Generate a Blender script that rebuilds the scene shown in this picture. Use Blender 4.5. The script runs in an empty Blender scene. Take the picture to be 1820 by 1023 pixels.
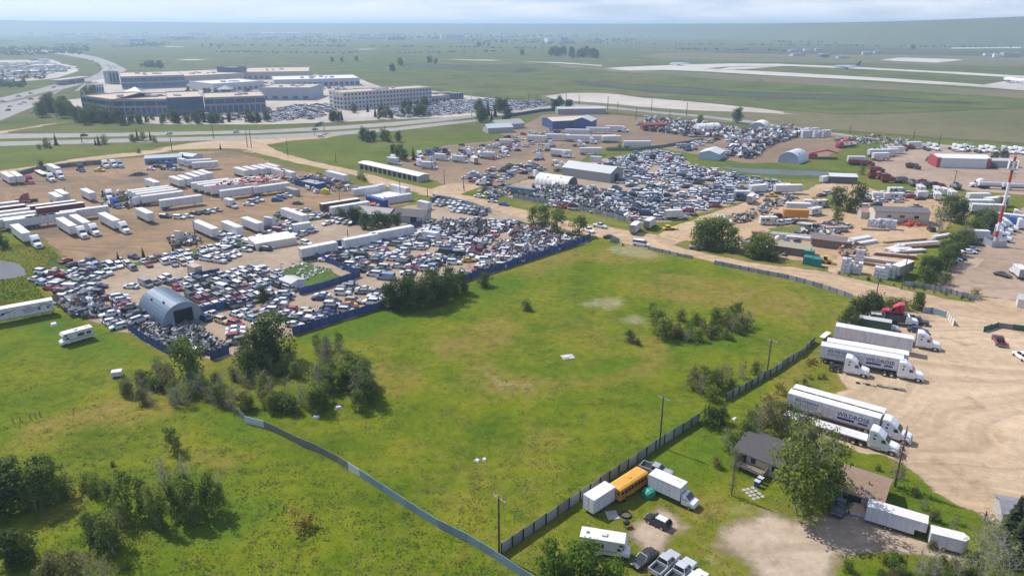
import bpy, bmesh, math, random
import numpy as np
from mathutils import Vector, Matrix
from mathutils.geometry import delaunay_2d_cdt

random.seed(7)
RNG = np.random.default_rng(7)
SC = bpy.context.scene
COL = SC.collection
R = math.radians
PI = math.pi

# ------------------------------------------------------------------ camera
CAM_H, FPX, HOR = 70.0, 1280.0, 43.0          # eye height, focal length in photo pixels, horizon row
PITCH = math.atan((511.5 - HOR) / FPX)
cam_d = bpy.data.cameras.new('camera'); cam = bpy.data.objects.new('camera', cam_d); COL.objects.link(cam)
cam.location = (0, 0, CAM_H); cam.rotation_euler = (R(90) - PITCH, 0, 0)
cam_d.sensor_width = 36.0; cam_d.lens = 36.0 * FPX / 1820.0
cam_d.clip_start = 1.0; cam_d.clip_end = 120000.0
SC.camera = cam

# ------------------------------------------------------------------ world, sun, exposure
SUN_EL, SUN_AZ = R(50), math.atan2(-0.80, 0.60)      # azimuth measured clockwise from +Y
world = bpy.data.worlds.new('World'); SC.world = world; world.use_nodes = True
wn, wl = world.node_tree.nodes, world.node_tree.links
wn.clear()
sky = wn.new('ShaderNodeTexSky'); sky.sky_type = 'NISHITA'; sky.sun_disc = False
sky.sun_elevation = SUN_EL; sky.sun_rotation = SUN_AZ
sky.altitude = 1000; sky.air_density = 1.0; sky.dust_density = 1.0; sky.ozone_density = 2.0
wbg = wn.new('ShaderNodeBackground'); wout = wn.new('ShaderNodeOutputWorld')
wtc = wn.new('ShaderNodeTexCoord'); wmap = wn.new('ShaderNodeMapping'); wmap.inputs['Scale'].default_value = (1.6, 1.6, 14.0)
wno = wn.new('ShaderNodeTexNoise'); wno.inputs['Scale'].default_value = 4.2; wno.inputs['Detail'].default_value = 7; wno.inputs['Roughness'].default_value = 0.55
wrp = wn.new('ShaderNodeValToRGB'); wrp.color_ramp.elements[0].position = 0.40; wrp.color_ramp.elements[1].position = 0.64
wmx = wn.new('ShaderNodeMixRGB'); wmx.inputs[2].default_value = (4.6, 4.8, 5.3, 1)
wml = wn.new('ShaderNodeMath'); wml.operation = 'MULTIPLY'; wml.inputs[1].default_value = 0.85
wtint = wn.new('ShaderNodeMixRGB'); wtint.blend_type = 'MULTIPLY'; wtint.inputs[0].default_value = 1.0; wtint.inputs[2].default_value = (0.47, 0.545, 0.80, 1)
wl.new(wtc.outputs['Generated'], wmap.inputs[0]); wl.new(wmap.outputs[0], wno.inputs[0]); wsx = wn.new('ShaderNodeSeparateXYZ'); wl.new(wtc.outputs['Generated'], wsx.inputs[0])
wlo = wn.new('ShaderNodeMapRange'); wlo.inputs[1].default_value = 0.0; wlo.inputs[2].default_value = 0.035; wlo.inputs[3].default_value = 0.11; wlo.inputs[4].default_value = -0.02; wl.new(wsx.outputs[2], wlo.inputs[0])
wad = wn.new('ShaderNodeMath'); wad.operation = 'ADD'; wl.new(wno.outputs[0], wad.inputs[0]); wl.new(wlo.outputs[0], wad.inputs[1]); wl.new(wad.outputs[0], wrp.inputs[0])
wl.new(wrp.outputs[0], wml.inputs[0]); wl.new(wml.outputs[0], wmx.inputs[0])
wl.new(sky.outputs[0], wtint.inputs[1]); wl.new(wtint.outputs[0], wmx.inputs[1])
wl.new(wmx.outputs[0], wbg.inputs[0]); wbg.inputs[1].default_value = 0.15; wl.new(wbg.outputs[0], wout.inputs[0])

sun_d = bpy.data.lights.new('sun', 'SUN'); sun_d.energy = 3.7; sun_d.angle = R(0.5); sun_d.color = (1.0, 0.95, 0.87)
sun = bpy.data.objects.new('sun', sun_d); COL.objects.link(sun)
to_sun = Vector((math.sin(SUN_AZ) * math.cos(SUN_EL), math.cos(SUN_AZ) * math.cos(SUN_EL), math.sin(SUN_EL)))
sun.rotation_euler = (-to_sun).to_track_quat('-Z', 'Y').to_euler(); sun.location = (0, 0, 300)
vs = SC.view_settings
vs.view_transform = 'Standard'; vs.look = 'None'; vs.exposure = 0.48; vs.gamma = 1.0; vs.use_curve_mapping = False
try:
 SC.cycles.volume_bounces = 1
 SC.cycles.transparent_max_bounces = 12
 SC.cycles.max_bounces = 6
except Exception:
 pass

# ------------------------------------------------------------------ photo pixel -> place on the ground
def G(px, py, h=0.0):
 u = (px - 910.0) / FPX; v = (py - 511.5) / FPX
 dx, dy, dz = u, math.cos(PITCH) - v * math.sin(PITCH), -math.sin(PITCH) - v * math.cos(PITCH)
 if dz > -1e-4: dz = -1e-4
 t = (CAM_H - h) / -dz
 return (dx * t, dy * t)
def tile(x0, y0, s): return lambda x, y: (x0 + x / s, y0 + y / s)
R1a, R1b, R1c, R1d = (tile(x, 0, 3.9565) for x in (0, 455, 910, 1360))
R2a, R2b, R2c, R2d = (tile(x, 220, 3.9565) for x in (0, 455, 910, 1360))
R3a, R3b, R3c, R3d = (tile(x, 420, 3.411) for x in (0, 455, 910, 1360))
R4a, R4b, R4c, R4d = (tile(x, 720, 3.376) for x in (0, 455, 910, 1360))
Z1 = tile(1390, 670, 7.309); Z2 = tile(1450, 540, 7.309); Z4 = tile(1300, 740, 6.395)
Z5 = tile(1700, 280, 5.683); Z6 = tile(1360, 300, 5.115); Z7 = tile(200, 480, 6.018); Z8 = tile(1130, 170, 5.2)
Zl = tile(300, 280, 5.353); Zo = tile(130, 110, 4.919); Zs = tile(200, 580, 3.792); Zh = tile(0, 60, 4.87)
A, B = R(45), R(-45)                                # the two street-grid headings

# gentle mounds in the near pasture
MOUNDS = [(*G(300, 740), 11, 5, R(-20), 0.9), (*G(120, 770), 9, 5, R(-25), 0.7), (*G(230, 960), 12, 8, 0, 0.5), (*G(1400, 690), 5, 3, R(40), 0.9), (*G(1380, 720), 4, 3, R(40), .8)]
def HZ(x, y):
 z = 0.0
 for mx, my, a, b, r, h in MOUNDS:
  dx, dy = x - mx, y - my
  c, s = math.cos(r), math.sin(r)
  u, v = (dx * c + dy * s) / a, (-dx * s + dy * c) / b
  q = u * u + v * v
  if q < 9: z += h * math.exp(-q)
 return z

# ------------------------------------------------------------------ materials
MATS = {}
def nmat(name):
 m = bpy.data.materials.new(name); m.use_nodes = True
 nt = m.node_tree; b = nt.nodes['Principled BSDF']
 MATS[name] = m
 return m, nt.nodes, nt.links, b
def noise(n, l, scale, detail=4, rough=0.55, vec=None):
 t = n.new('ShaderNodeTexNoise'); t.inputs['Scale'].default_value = scale; t.inputs['Detail'].default_value = detail; t.inputs['Roughness'].default_value = rough
 if vec is not None: l.new(vec, t.inputs['Vector'])
 return t.outputs[0]
def ramp(n, l, src, stops):
 r = n.new('ShaderNodeValToRGB'); e = r.color_ramp.elements
 while len(e) < len(stops): e.new(0.5)
 for k, (p, c) in enumerate(stops):
  e[k].position = p; e[k].color = (*c, 1) if len(c) == 3 else c
 l.new(src, r.inputs[0]); return r.outputs[0]
def mix(n, l, fac, a, b, mode='MIX'):
 m = n.new('ShaderNodeMixRGB'); m.blend_type = mode
 for k, v in ((0, fac), (1, a), (2, b)):
  if isinstance(v, (int, float)): m.inputs[k].default_value = v
  elif isinstance(v, tuple): m.inputs[k].default_value = (*v, 1)
  else: l.new(v, m.inputs[k])
 return m.outputs[0]
def mth(n, l, op, a, b=0.0):
 m = n.new('ShaderNodeMath'); m.operation = op
 for k, v in ((0, a), (1, b)):
  if isinstance(v, (int, float)): m.inputs[k].default_value = v
  else: l.new(v, m.inputs[k])
 return m.outputs[0]
def pos(n): return n.new('ShaderNodeNewGeometry').outputs['Position']
def bump(n, l, b, h, s=0.3, d=0.1):
 k = n.new('ShaderNodeBump'); k.inputs['Strength'].default_value = s; k.inputs['Distance'].default_value = d
 l.new(h, k.inputs['Height']); l.new(k.outputs[0], b.inputs['Normal'])

def M(name, col=(0.5, 0.5, 0.5), rough=0.6, metal=0.0, var=0.18, scale=1.5, spec=0.4):
 if name in MATS: return MATS[name]
 m, n, l, b = nmat(name)
 if var:
  tc = n.new('ShaderNodeTexCoord').outputs['Object']
  f = noise(n, l, scale, 5, 0.6, tc)
  lo = tuple(c * (1 - var) for c in col); hi = tuple(min(1, c * (1 + var * .6)) for c in col)
  l.new(ramp(n, l, f, [(0.3, lo), (0.7, hi)]), b.inputs['Base Color'])
 else:
  b.inputs['Base Color'].default_value = (*col, 1)
 b.inputs['Roughness'].default_value = rough; b.inputs['Metallic'].default_value = metal
 b.inputs['Specular IOR Level'].default_value = spec
 return m

def paint_mat():
 m, n, l, b = nmat('vehicle_paint')
 oi = n.new('ShaderNodeObjectInfo')
 f = noise(n, l, 2.3, 4, .6, n.new('ShaderNodeTexCoord').outputs['Object'])
 dirt = ramp(n, l, f, [(0.5, (0, 0, 0)), (0.8, (.35, .35, .35))])
 l.new(mix(n, l, dirt, oi.outputs['Color'], (.28, .24, .19)), b.inputs['Base Color'])
 b.inputs['Roughness'].default_value = 0.38; b.inputs['Coat Weight'].default_value = 0.25; b.inputs['Coat Roughness'].default_value = .15
 return m
def attr_mat(name, rough, coat=0.0, sub=0.0):
 m, n, l, b = nmat(name)
 a = n.new('ShaderNodeAttribute'); a.attribute_name = 'tint'
 l.new(a.outputs['Color'], b.inputs['Base Color']); b.inputs['Roughness'].default_value = rough
 b.inputs['Coat Weight'].default_value = coat
 return m
def leaf_mat(name, dark, light, accent):
 """foliage: two leaf colours mixed per leaf (tint) and per tree (object random)"""
 m, n, l, b = nmat(name)
 a = n.new('ShaderNodeAttribute'); a.attribute_name = 'tint'
 oi = n.new('ShaderNodeObjectInfo')
 c = ramp(n, l, a.outputs['Fac'], [(0.0, dark), (0.62, light), (1.0, accent)])
 h = n.new('ShaderNodeHueSaturation'); l.new(c, h.inputs['Color'])
 l.new(mth(n, l, 'ADD', mth(n, l, 'MULTIPLY', oi.outputs['Random'], 0.5), 0.72), h.inputs['Value'])
 l.new(mth(n, l, 'ADD', mth(n, l, 'MULTIPLY', oi.outputs['Random'], -0.03), 0.515), h.inputs['Hue'])
 l.new(h.outputs[0], b.inputs['Base Color']); b.inputs['Roughness'].default_value = 0.75
 b.inputs['Specular IOR Level'].default_value = 0.15
 t = n.new('ShaderNodeBsdfTranslucent'); l.new(h.outputs[0], t.inputs['Color'])
 ms = n.new('ShaderNodeMixShader'); ms.inputs[0].default_value = 0.48
 out = n['Material Output']
 l.new(b.outputs[0], ms.inputs[1]); l.new(t.outputs[0], ms.inputs[2]); l.new(ms.outputs[0], out.inputs['Surface'])
 return m

def grass_nodes(n, l):
 p = pos(n)
 big = noise(n, l, 0.018, 4, .55, p); med = noise(n, l, 0.075, 5, .6, p); fine = noise(n, l, 0.55, 5, .7, p); tiny = noise(n, l, 3.2, 3, .7, p)
 g1 = ramp(n, l, med, [(0.32, (.068, .112, .006)), (0.5, (.110, .148, .008)), (0.70, (.172, .178, .012))])
 ochre = ramp(n, l, noise(n, l, 0.16, 5, .65, p), [(0.35, (.17, .150, .022)), (0.58, (.235, .175, .045)), (0.72, (.21, .130, .065)), (0.85, (.28, .235, .11))])
 f = mth(n, l, 'ADD', mth(n, l, 'MULTIPLY', big, 0.6), mth(n, l, 'MULTIPLY', noise(n, l, 0.26, 7, .78, p), 0.62))
 da = n.new('ShaderNodeAttribute'); da.attribute_name = 'dry'; la = n.new('ShaderNodeAttribute'); la.attribute_name = 'lush'
 f = mth(n, l, 'ADD', f, mth(n, l, 'MULTIPLY', da.outputs['Fac'], .20)); f = mth(n, l, 'SUBTRACT', f, mth(n, l, 'MULTIPLY', la.outputs['Fac'], .12))
 of = ramp(n, l, f, [(0.595, (0, 0, 0)), (0.80, (.8, .8, .8))])
 g1 = mix(n, l, mth(n, l, 'MULTIPLY', la.outputs['Fac'], mth(n, l, 'MULTIPLY', fine, 1.1)), g1, (.070, .135, .012))
 c = mix(n, l, of, g1, ochre)
 c = mix(n, l, 1.0, c, ramp(n, l, fine, [(0.28, (.66, .70, .68)), (0.5, (1.0, 1.0, 1.0)), (0.72, (1.28, 1.24, 1.25))]), 'MULTIPLY')
 c = mix(n, l, 1.0, c, ramp(n, l, tiny, [(0.3, (.86, .86, .86)), (0.7, (1.12, 1.12, 1.12))]), 'MULTIPLY')
 ba = n.new('ShaderNodeAttribute'); ba.attribute_name = 'bare'
 bk = ramp(n, l, mth(n, l, 'ADD', mth(n, l, 'MULTIPLY', ba.outputs['Fac'], .62), mth(n, l, 'MULTIPLY', noise(n, l, .5, 6, .75, p), .6)), [(.56, (0, 0, 0)), (.95, (.58, .58, .58))])
 c = mix(n, l, bk, c, ramp(n, l, fine, [(.3, (.27, .22, .13)), (.7, (.42, .36, .25))]))
 return p, c, fine, tiny
def ground_mat():
 m, n, l, b = nmat('grass')
 p, c, fine, tiny = grass_nodes(n, l)
 # distance from the town edge: open prairie, drier and greyer, with long mown bands
 sx = n.new('ShaderNodeSeparateXYZ'); l.new(p, sx.inputs[0])
 far = ramp(n, l, mth(n, l, 'DIVIDE', sx.outputs['Y'], 3000.0), [(0.075, (0, 0, 0)), (0.20, (1, 1, 1))])
 mp = n.new('ShaderNodeMapping'); mp.inputs['Scale'].default_value = (0.0014, 0.0085, 1); mp.inputs['Rotation'].default_value = (0, 0, R(6)); l.new(p, mp.inputs[0])
 bands = noise(n, l, 1.0, 6, .62, mp.outputs[0])
 fc = ramp(n, l, bands, [(0.30, (.060, .095, .022)), (0.40, (.095, .125, .030)), (0.46, (.130, .130, .050)), (0.52, (.075, .115, .026)), (0.58, (.115, .140, .036)), (0.64, (.150, .140, .062)), (0.74, (.085, .125, .030))])
 fc = mix(n, l, .25, fc, (.10, .094, .043))
 fc = mix(n, l, 1.0, fc, ramp(n, l, noise(n, l, 0.022, 7, .72, p), [(0.3, (.58, .62, .60)), (0.7, (1.32, 1.30, 1.25))]), 'MULTIPLY')
 l.new(mix(n, l, far, c, fc), b.inputs['Base Color'])
 b.inputs['Roughness'].default_value = .95; b.inputs['Specular IOR Level'].default_value = .05
 bump(n, l, b, mth(n, l, 'ADD', fine, mth(n, l, 'MULTIPLY', tiny, .5)), .4, .25)
 return m
def sheet_mat(name, cols, s1=.05, s2=.6, edge=True, rough=.9, track=0.0, cut=(0.22, 0.60), trackrot=-45, weeds=0.0):
 """bare ground: cols = dark, mid, light; the rim breaks up over what lies below"""
 m, n, l, b = nmat(name)
 p = pos(n)
 a, f, t = noise(n, l, s1, 5, .6, p), noise(n, l, s2, 5, .7, p), noise(n, l, 4.0, 3, .7, p)
 c = ramp(n, l, a, [(0.30, cols[0]), (0.5, cols[1]), (0.70, cols[2])])
 c = mix(n, l, 1.0, c, ramp(n, l, f, [(0.28, (.80, .80, .80)), (0.72, (1.14, 1.14, 1.14))]), 'MULTIPLY')
 c = mix(n, l, 1.0, c, ramp(n, l, t, [(0.3, (.90, .90, .90)), (0.7, (1.08, 1.08, 1.08))]), 'MULTIPLY')
 if track:                                       # wheel tracks drawn out along the driving direction
  mp = n.new('ShaderNodeMapping'); mp.inputs['Rotation'].default_value = (0, 0, R(-trackrot)); mp.inputs['Scale'].default_value = (.012, .38, 1);
  wz = n.new('ShaderNodeTexNoise'); wz.inputs['Scale'].default_value = .022; wz.inputs['Detail'].default_value = 1; l.new(p, wz.inputs['Vector'])
  wv = n.new('ShaderNodeVectorMath'); wv.operation = 'MULTIPLY_ADD'; wv.inputs[1].default_value = (60, 60, 0); l.new(wz.outputs['Color'], wv.inputs[0]); l.new(p, wv.inputs[2]); l.new(wv.outputs[0], mp.inputs[0])
  tr = noise(n, l, 1.0, 4, .6, mp.outputs[0])
  c = mix(n, l, track, c, ramp(n, l, tr, [(0.35, (.66, .64, .62)), (0.55, (1.0, 1.0, 1.0)), (0.7, (1.14, 1.12, 1.10))]), 'MULTIPLY')
 c = mix(n, l, 1.0, c, ramp(n, l, noise(n, l, .14, 6, .75, p), [(.30, (.70, .66, .62)), (.44, (1, 1, 1)), (.62, (1, 1, 1)), (.75, (1.13, 1.12, 1.1))]), 'MULTIPLY')
 if weeds:
  w = ramp(n, l, mth(n, l, 'ADD', mth(n, l, 'MULTIPLY', noise(n, l, .11, 5, .7, p), .6), mth(n, l, 'MULTIPLY', f, .4)), [(0.60 - .12 * weeds, (0, 0, 0)), (0.70 - .12 * weeds, (1, 1, 1))])
  c = mix(n, l, w, c, (.105, .125, .035))
 l.new(c, b.inputs['Base Color']); b.inputs['Roughness'].default_value = rough; b.inputs['Specular IOR Level'].default_value = .15
 bump(n, l, b, f, .35, .12)
 if edge:
  at = n.new('ShaderNodeAttribute'); at.attribute_name = 'inner'
  k = mth(n, l, 'ADD', at.outputs['Fac'], mth(n, l, 'MULTIPLY', mth(n, l, 'SUBTRACT', noise(n, l, .4, 6, .78, p), .5), 1.5))
  k = ramp(n, l, k, [(cut[0], (0, 0, 0)), (cut[1], (1, 1, 1))])
  tr = n.new('ShaderNodeBsdfTransparent'); ms = n.new('ShaderNodeMixShader')
  l.new(k, ms.inputs[0]); l.new(tr.outputs[0], ms.inputs[1]); l.new(b.outputs[0], ms.inputs[2])
  l.new(ms.outputs[0], n['Material Output'].inputs['Surface'])
 return m

PAINT = paint_mat()
CARTINT = attr_mat('car_tint', .38, .25)
JUNKTINT = attr_mat('scrap_tint', .6)
TUFT = attr_mat('grass_tuft', .95)
def _tuft():
 n, l = TUFT.node_tree.nodes, TUFT.node_tree.links; b = n['Principled BSDF']; b.inputs['Specular IOR Level'].default_value = .05
 t = n.new('ShaderNodeBsdfTranslucent'); a = [q for q in n if q.type == 'ATTRIBUTE'][0]; l.new(a.outputs['Color'], t.inputs['Color'])
 ms = n.new('ShaderNodeMixShader'); ms.inputs[0].default_value = .55; l.new(b.outputs[0], ms.inputs[1]); l.new(t.outputs[0], ms.inputs[2]); l.new(ms.outputs[0], n['Material Output'].inputs['Surface'])
_tuft()
GLASS = M('glass', (.018, .022, .028), .08, 0, 0, spec=.9)
RUBBER = M('rubber', (.022, .022, .022), .85, 0, .2)
CHROME = M('chrome', (.55, .56, .58), .25, .9, .1)
STEEL = M('steel', (.32, .33, .34), .45, .7, .25)
DARK = M('dark_metal', (.035, .035, .038), .6, .2, .3)
def _white():
 m, n, l, b = nmat('white_panel')
 tc = n.new('ShaderNodeTexCoord').outputs['Object']; mp = n.new('ShaderNodeMapping'); mp.inputs['Scale'].default_value = (2.6, 2.6, .22); l.new(tc, mp.inputs[0])
 st = ramp(n, l, noise(n, l, 1.0, 5, .7, mp.outputs[0]), [(.35, (.52, .50, .465)), (.5, (.64, .645, .65)), (.7, (.70, .705, .71))])
 l.new(mix(n, l, 1.0, st, ramp(n, l, noise(n, l, .5, 4, .6, tc), [(.3, (.90, .89, .87)), (.6, (1, 1, 1))]), 'MULTIPLY'), b.inputs['Base Color']); b.inputs['Roughness'].default_value = .45
 return m
WHITEV = _white()
ROOFV = M('white_roof', (.66, .64, .595), .55, 0, .10, .5)
LAMP = M('lamp_glass', (.75, .75, .72), .12, 0, 0)
TAIL = M('tail_lamp', (.32, .01, .01), .2, 0, 0)
LEAF_A = leaf_mat('leaf_green', (.095, .142, .022), (.19, .25, .042), (.31, .34, .085))
LEAF_D = leaf_mat('leaf_dark', (.042, .072, .018), (.10, .145, .034), (.17, .215, .06))
LEAF_P = leaf_mat('leaf_pale', (.10, .115, .03), (.21, .205, .065), (.34, .31, .13))
LEAF_B = leaf_mat('leaf_bright', (.070, .130, .014), (.150, .245, .028), (.25, .32, .05))
NEEDLE = leaf_mat('needle', (.026, .046, .024), (.06, .085, .036), (.10, .13, .055))
DEADN = leaf_mat('dead_needle', (.06, .045, .03), (.12, .09, .06), (.18, .14, .10))
BARK = M('bark', (.12, .095, .07), .9, 0, .35, 3)
PALEBARK = M('pale_bark', (.36, .33, .27), .85, 0, .25, 3)
WOOD = M('weathered_wood', (.30, .25, .19), .85, 0, .25, 2)
POLEW = M('pole_wood', (.10, .075, .055), .85, 0, .3, 2)
CONCRETE = M('concrete', (.42, .40, .37), .85, 0, .15, .8)

# ------------------------------------------------------------------ mesh helpers
class MB:
 def __init__(s): s.v, s.f, s.m, s.mats = [], [], [], []
 def mi(s, mat):
  if mat not in s.mats: s.mats.append(mat)
  return s.mats.index(mat)
 def add(s, vs, fs, mat):
  o = len(s.v); s.v += [tuple(q) for q in vs]; i = s.mi(mat)
  for f in fs: s.f.append([o + k for k in f]); s.m.append(i)
 def box(s, x0, x1, y0, y1, z0, z1, mat):
  s.add([(x0, y0, z0), (x1, y0, z0), (x1, y1, z0), (x0, y1, z0), (x0, y0, z1), (x1, y0, z1), (x1, y1, z1), (x0, y1, z1)],
              [(0, 3, 2, 1), (4, 5, 6, 7), (0, 1, 5, 4), (1, 2, 6, 5), (2, 3, 7, 6), (3, 0, 4, 7)], mat); return s
 def loft(s, secs, mat, c=.12, tw=.9):
  """secs: (x, half width, z bottom, z top[, top width factor]) along x"""
  vs, fs = [], []
  for q in secs:
   x, w, zb, zt = q[:4]; t = q[4] if len(q) > 4 else tw
   cc = min(c, (zt - zb) * .4)
   vs += [(x, -w * .94, zb), (x, -w, zb + (zt - zb) * .3), (x, -w, zt - cc), (x, -w * t, zt), (x, w * t, zt), (x, w, zt - cc), (x, w, zb + (zt - zb) * .3), (x, w * .94, zb)]
  k = len(secs)
  for i in range(k - 1):
   a, b = i * 8, i * 8 + 8
   for j in range(8):
    j2 = (j + 1) % 8; fs.append((a + j, b + j, b + j2, a + j2) if secs[1][0] < secs[0][0] else (a + j, a + j2, b + j2, b + j))
  fs.append(tuple(range(8))); fs.append(tuple(range(8 * k - 1, 8 * k - 9, -1)))
  s.add(vs, fs, mat); return s
 def frus(s, lo, hi, mat):
  """lo, hi: (x0, x1, halfwidth, z)"""
  (a0, a1, aw, az), (b0, b1, bw, bz) = lo, hi
  s.add([(a0, -aw, az), (a1, -aw, az), (a1, aw, az), (a0, aw, az), (b0, -bw, bz), (b1, -bw, bz), (b1, bw, bz), (b0, bw, bz)],
              [(0, 3, 2, 1), (4, 5, 6, 7), (0, 1, 5, 4), (1, 2, 6, 5), (2, 3, 7, 6), (3, 0, 4, 7)], mat); return s
 def tube(s, p, q, r0, r1, mat, n=6, cap=True):
  p, q = Vector(p), Vector(q); d = q - p
  if d.length < 1e-6: return s
  z = d.normalized(); u = z.orthogonal().normalized(); w = z.cross(u)
  vs, fs = [], []
  for c, r in ((p, r0), (q, r1)):
   for k in range(n):
    a = 2 * PI * k / n; vs.append(c + (u * math.cos(a) + w * math.sin(a)) * r)
  for k in range(n): fs.append((k, (k + 1) % n, n + (k + 1) % n, n + k))
  if cap: fs += [tuple(range(n - 1, -1, -1)), tuple(range(n, 2 * n))]
  s.add(vs, fs, mat); return s
 def prism(s, poly, z0, z1, mat, top=None):
  n = len(poly); vs = [(x, y, z0) for x, y in poly] + [(x, y, z1) for x, y in poly]
  s.add(vs, [(k, (k + 1) % n, n + (k + 1) % n, n + k) for k in range(n)], mat)
  s.add([(x, y, z1) for x, y in poly], [tuple(range(n))], top or mat); return s
 def extr(s, prof, y0, y1, mat):
  """profile in x,z extruded along y"""
  n = len(prof); vs = [(x, y0, z) for x, z in prof] + [(x, y1, z) for x, z in prof]
  s.add(vs, [(k, (k + 1) % n, n + (k + 1) % n, n + k) for k in range(n)] + [tuple(range(n - 1, -1, -1)), tuple(range(n, 2 * n))], mat); return s
 def quad(s, a, b, c, d, mat): s.add([a, b, c, d], [(0, 1, 2, 3)], mat); return s
 def mesh(s, name, smooth=False):
  me = bpy.data.meshes.new(name); me.from_pydata(s.v, [], s.f)
  for m in s.mats: me.materials.append(m)
  if len(s.mats) > 1: me.polygons.foreach_set('material_index', s.m)
  if smooth: me.polygons.foreach_set('use_smooth', [True] * len(s.f))
  me.update(); return me

LABELS = {}
def tag(o, label=None, cat=None, group=None, kind=None):
 if label: o['label'] = label; LABELS[label] = LABELS.get(label, 0) + 1
 if cat: o['category'] = cat
 if group: o['group'] = group
 if kind: o['kind'] = kind
 return o
def empty(name, x, y, z=0, rz=0, scale=None):
 o = bpy.data.objects.new(name, None); COL.objects.link(o); o.empty_display_size = .2
 o.location = (x, y, z); o.rotation_euler = (0, 0, rz)
 if scale: o.scale = scale
 return o
def part(name, me, parent, loc=None, rot=None, color=None, scale=None, label=None):
 o = bpy.data.objects.new(name, me); COL.objects.link(o); o.parent = parent
 if loc: o.location = loc
 if rot: o.rotation_euler = rot
 if scale: o.scale = scale
 if color: o.color = (*color, 1)
 if label: o['label'] = label
 return o
def solo(name, me, label, cat, group=None, loc=(0, 0, 0), rz=0, color=None, kind=None, scale=None):
 o = bpy.data.objects.new(name, me); COL.objects.link(o); o.location = loc; o.rotation_euler = (0, 0, rz)
 if color: o.color = (*color, 1)
 if scale: o.scale = scale
 return tag(o, label, cat, group, kind)
def inst(rec, name, label, cat, xy, rz, group=None, color=(.7, .7, .7), z=None, scale=None, part_labels=None):
 """one thing from a recipe: [(part name, mesh, loc, rot, [sub-parts])]; meshes are shared"""
 r = empty(name, xy[0], xy[1], HZ(*xy) if z is None else z, rz, scale)
 tag(r, label, cat, group)
 for pn, me, loc, rot, subs in rec:
  o = part(pn, me, r, loc, rot, color)
  if part_labels and pn in part_labels: o['label'] = part_labels[pn]
  for sn, sm, sl, sr in subs: part(sn, sm, o, sl, sr, color)
 return r
ORD = ['leftmost', 'second from the left', 'third from the left', 'fourth from the left', 'fifth from the left', 'sixth from the left', 'seventh from the left', 'eighth from the left', 'ninth from the left', 'tenth from the left', 'eleventh from the left', 'twelfth from the left', 'thirteenth from the left', 'fourteenth from the left', 'fifteenth from the left', 'sixteenth from the left']
def structure(name, me, loc=(0, 0, 0)):
 o = bpy.data.objects.new(name, me); COL.objects.link(o); o.location = loc; o['kind'] = 'structure'; return o
def inpoly(pts, x, y):
 """numpy point-in-polygon"""
 x = np.asarray(x); y = np.asarray(y); r = np.zeros(x.shape, bool); n = len(pts)
 for i in range(n):
  (x0, y0), (x1, y1) = pts[i], pts[i - 1]
  c = ((y0 > y) != (y1 > y))
  with np.errstate(divide='ignore', invalid='ignore'):
   r ^= c & (x < (x1 - x0) * (y - y0) / ((y1 - y0) if y1 != y0 else 1e-9) + x0)
 return r
def W(pts): return [G(*p) for p in pts]

BARE = []                                           # bare-ground outlines where no grass tufts grow
NSHEET = [0]
def sheet(name, pts, mat, z=.004, inset=2.6, step=3.0, jit=.7, bare=True, world_pts=None):
 P = world_pts or W(pts)
 out = []
 for i in range(len(P)):
  a, b = Vector(P[i]), Vector(P[(i + 1) % len(P)])
  k = max(1, min(60, int((b - a).length / step)))
  nrm = Vector((-(b - a).y, (b - a).x)); nrm = nrm.normalized() if nrm.length > 0 else nrm
  for j in range(k):
   q = a.lerp(b, j / k)
   if j: q = q + nrm * random.gauss(0, jit)
   out.append((q.x, q.y))
 O = np.array(out); E = np.roll(O, -1, 0) - O; LL = np.maximum(1e-9, (E * E).sum(1))
 def dist(q):
  d = q[:, None, :] - O[None]; t = np.clip((d * E[None]).sum(2) / LL, 0, 1)
  return np.sqrt(((d - E[None] * t[..., None]) ** 2).sum(2)).min(1)
 ex = np.zeros((0, 2))
 if inset:
  tn = np.roll(O, -1, 0) - np.roll(O, 1, 0); tn /= np.maximum(1e-9, np.hypot(tn[:, 0], tn[:, 1]))[:, None]; nr = np.stack([-tn[:, 1], tn[:, 0]], 1)
  q = np.concatenate([O + nr * inset * k for k in (1, .5, -.5, -1)]); w = np.repeat([1, .5, .5, 1], len(O))
  ex = q[inpoly(out, q[:, 0], q[:, 1]) & (dist(q) > inset * w * .85)]
 r = delaunay_2d_cdt([Vector(q) for q in np.concatenate([O, ex]).tolist()], [], [list(range(len(O)))], 1, 1e-4)
 me = bpy.data.meshes.new(name); vv = np.array([(v.x, v.y) for v in r[0]])
 me.from_pydata([(x, y, 0) for x, y in vv.tolist()], [], r[2])
 if me.polygons and me.polygons[0].normal.z < 0: me.flip_normals()
 a = me.attributes.new('inner', 'FLOAT', 'POINT'); a.data.foreach_set('value', (np.clip(dist(vv) / inset, 0, 1) if inset else np.ones(len(vv))).astype(np.float32))
 me.materials.append(mat); me.update()
 if bare: BARE.append(P)
 NSHEET[0] += 1; z += NSHEET[0] * .0005
 return structure(name, me, (0, 0, z))
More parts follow.
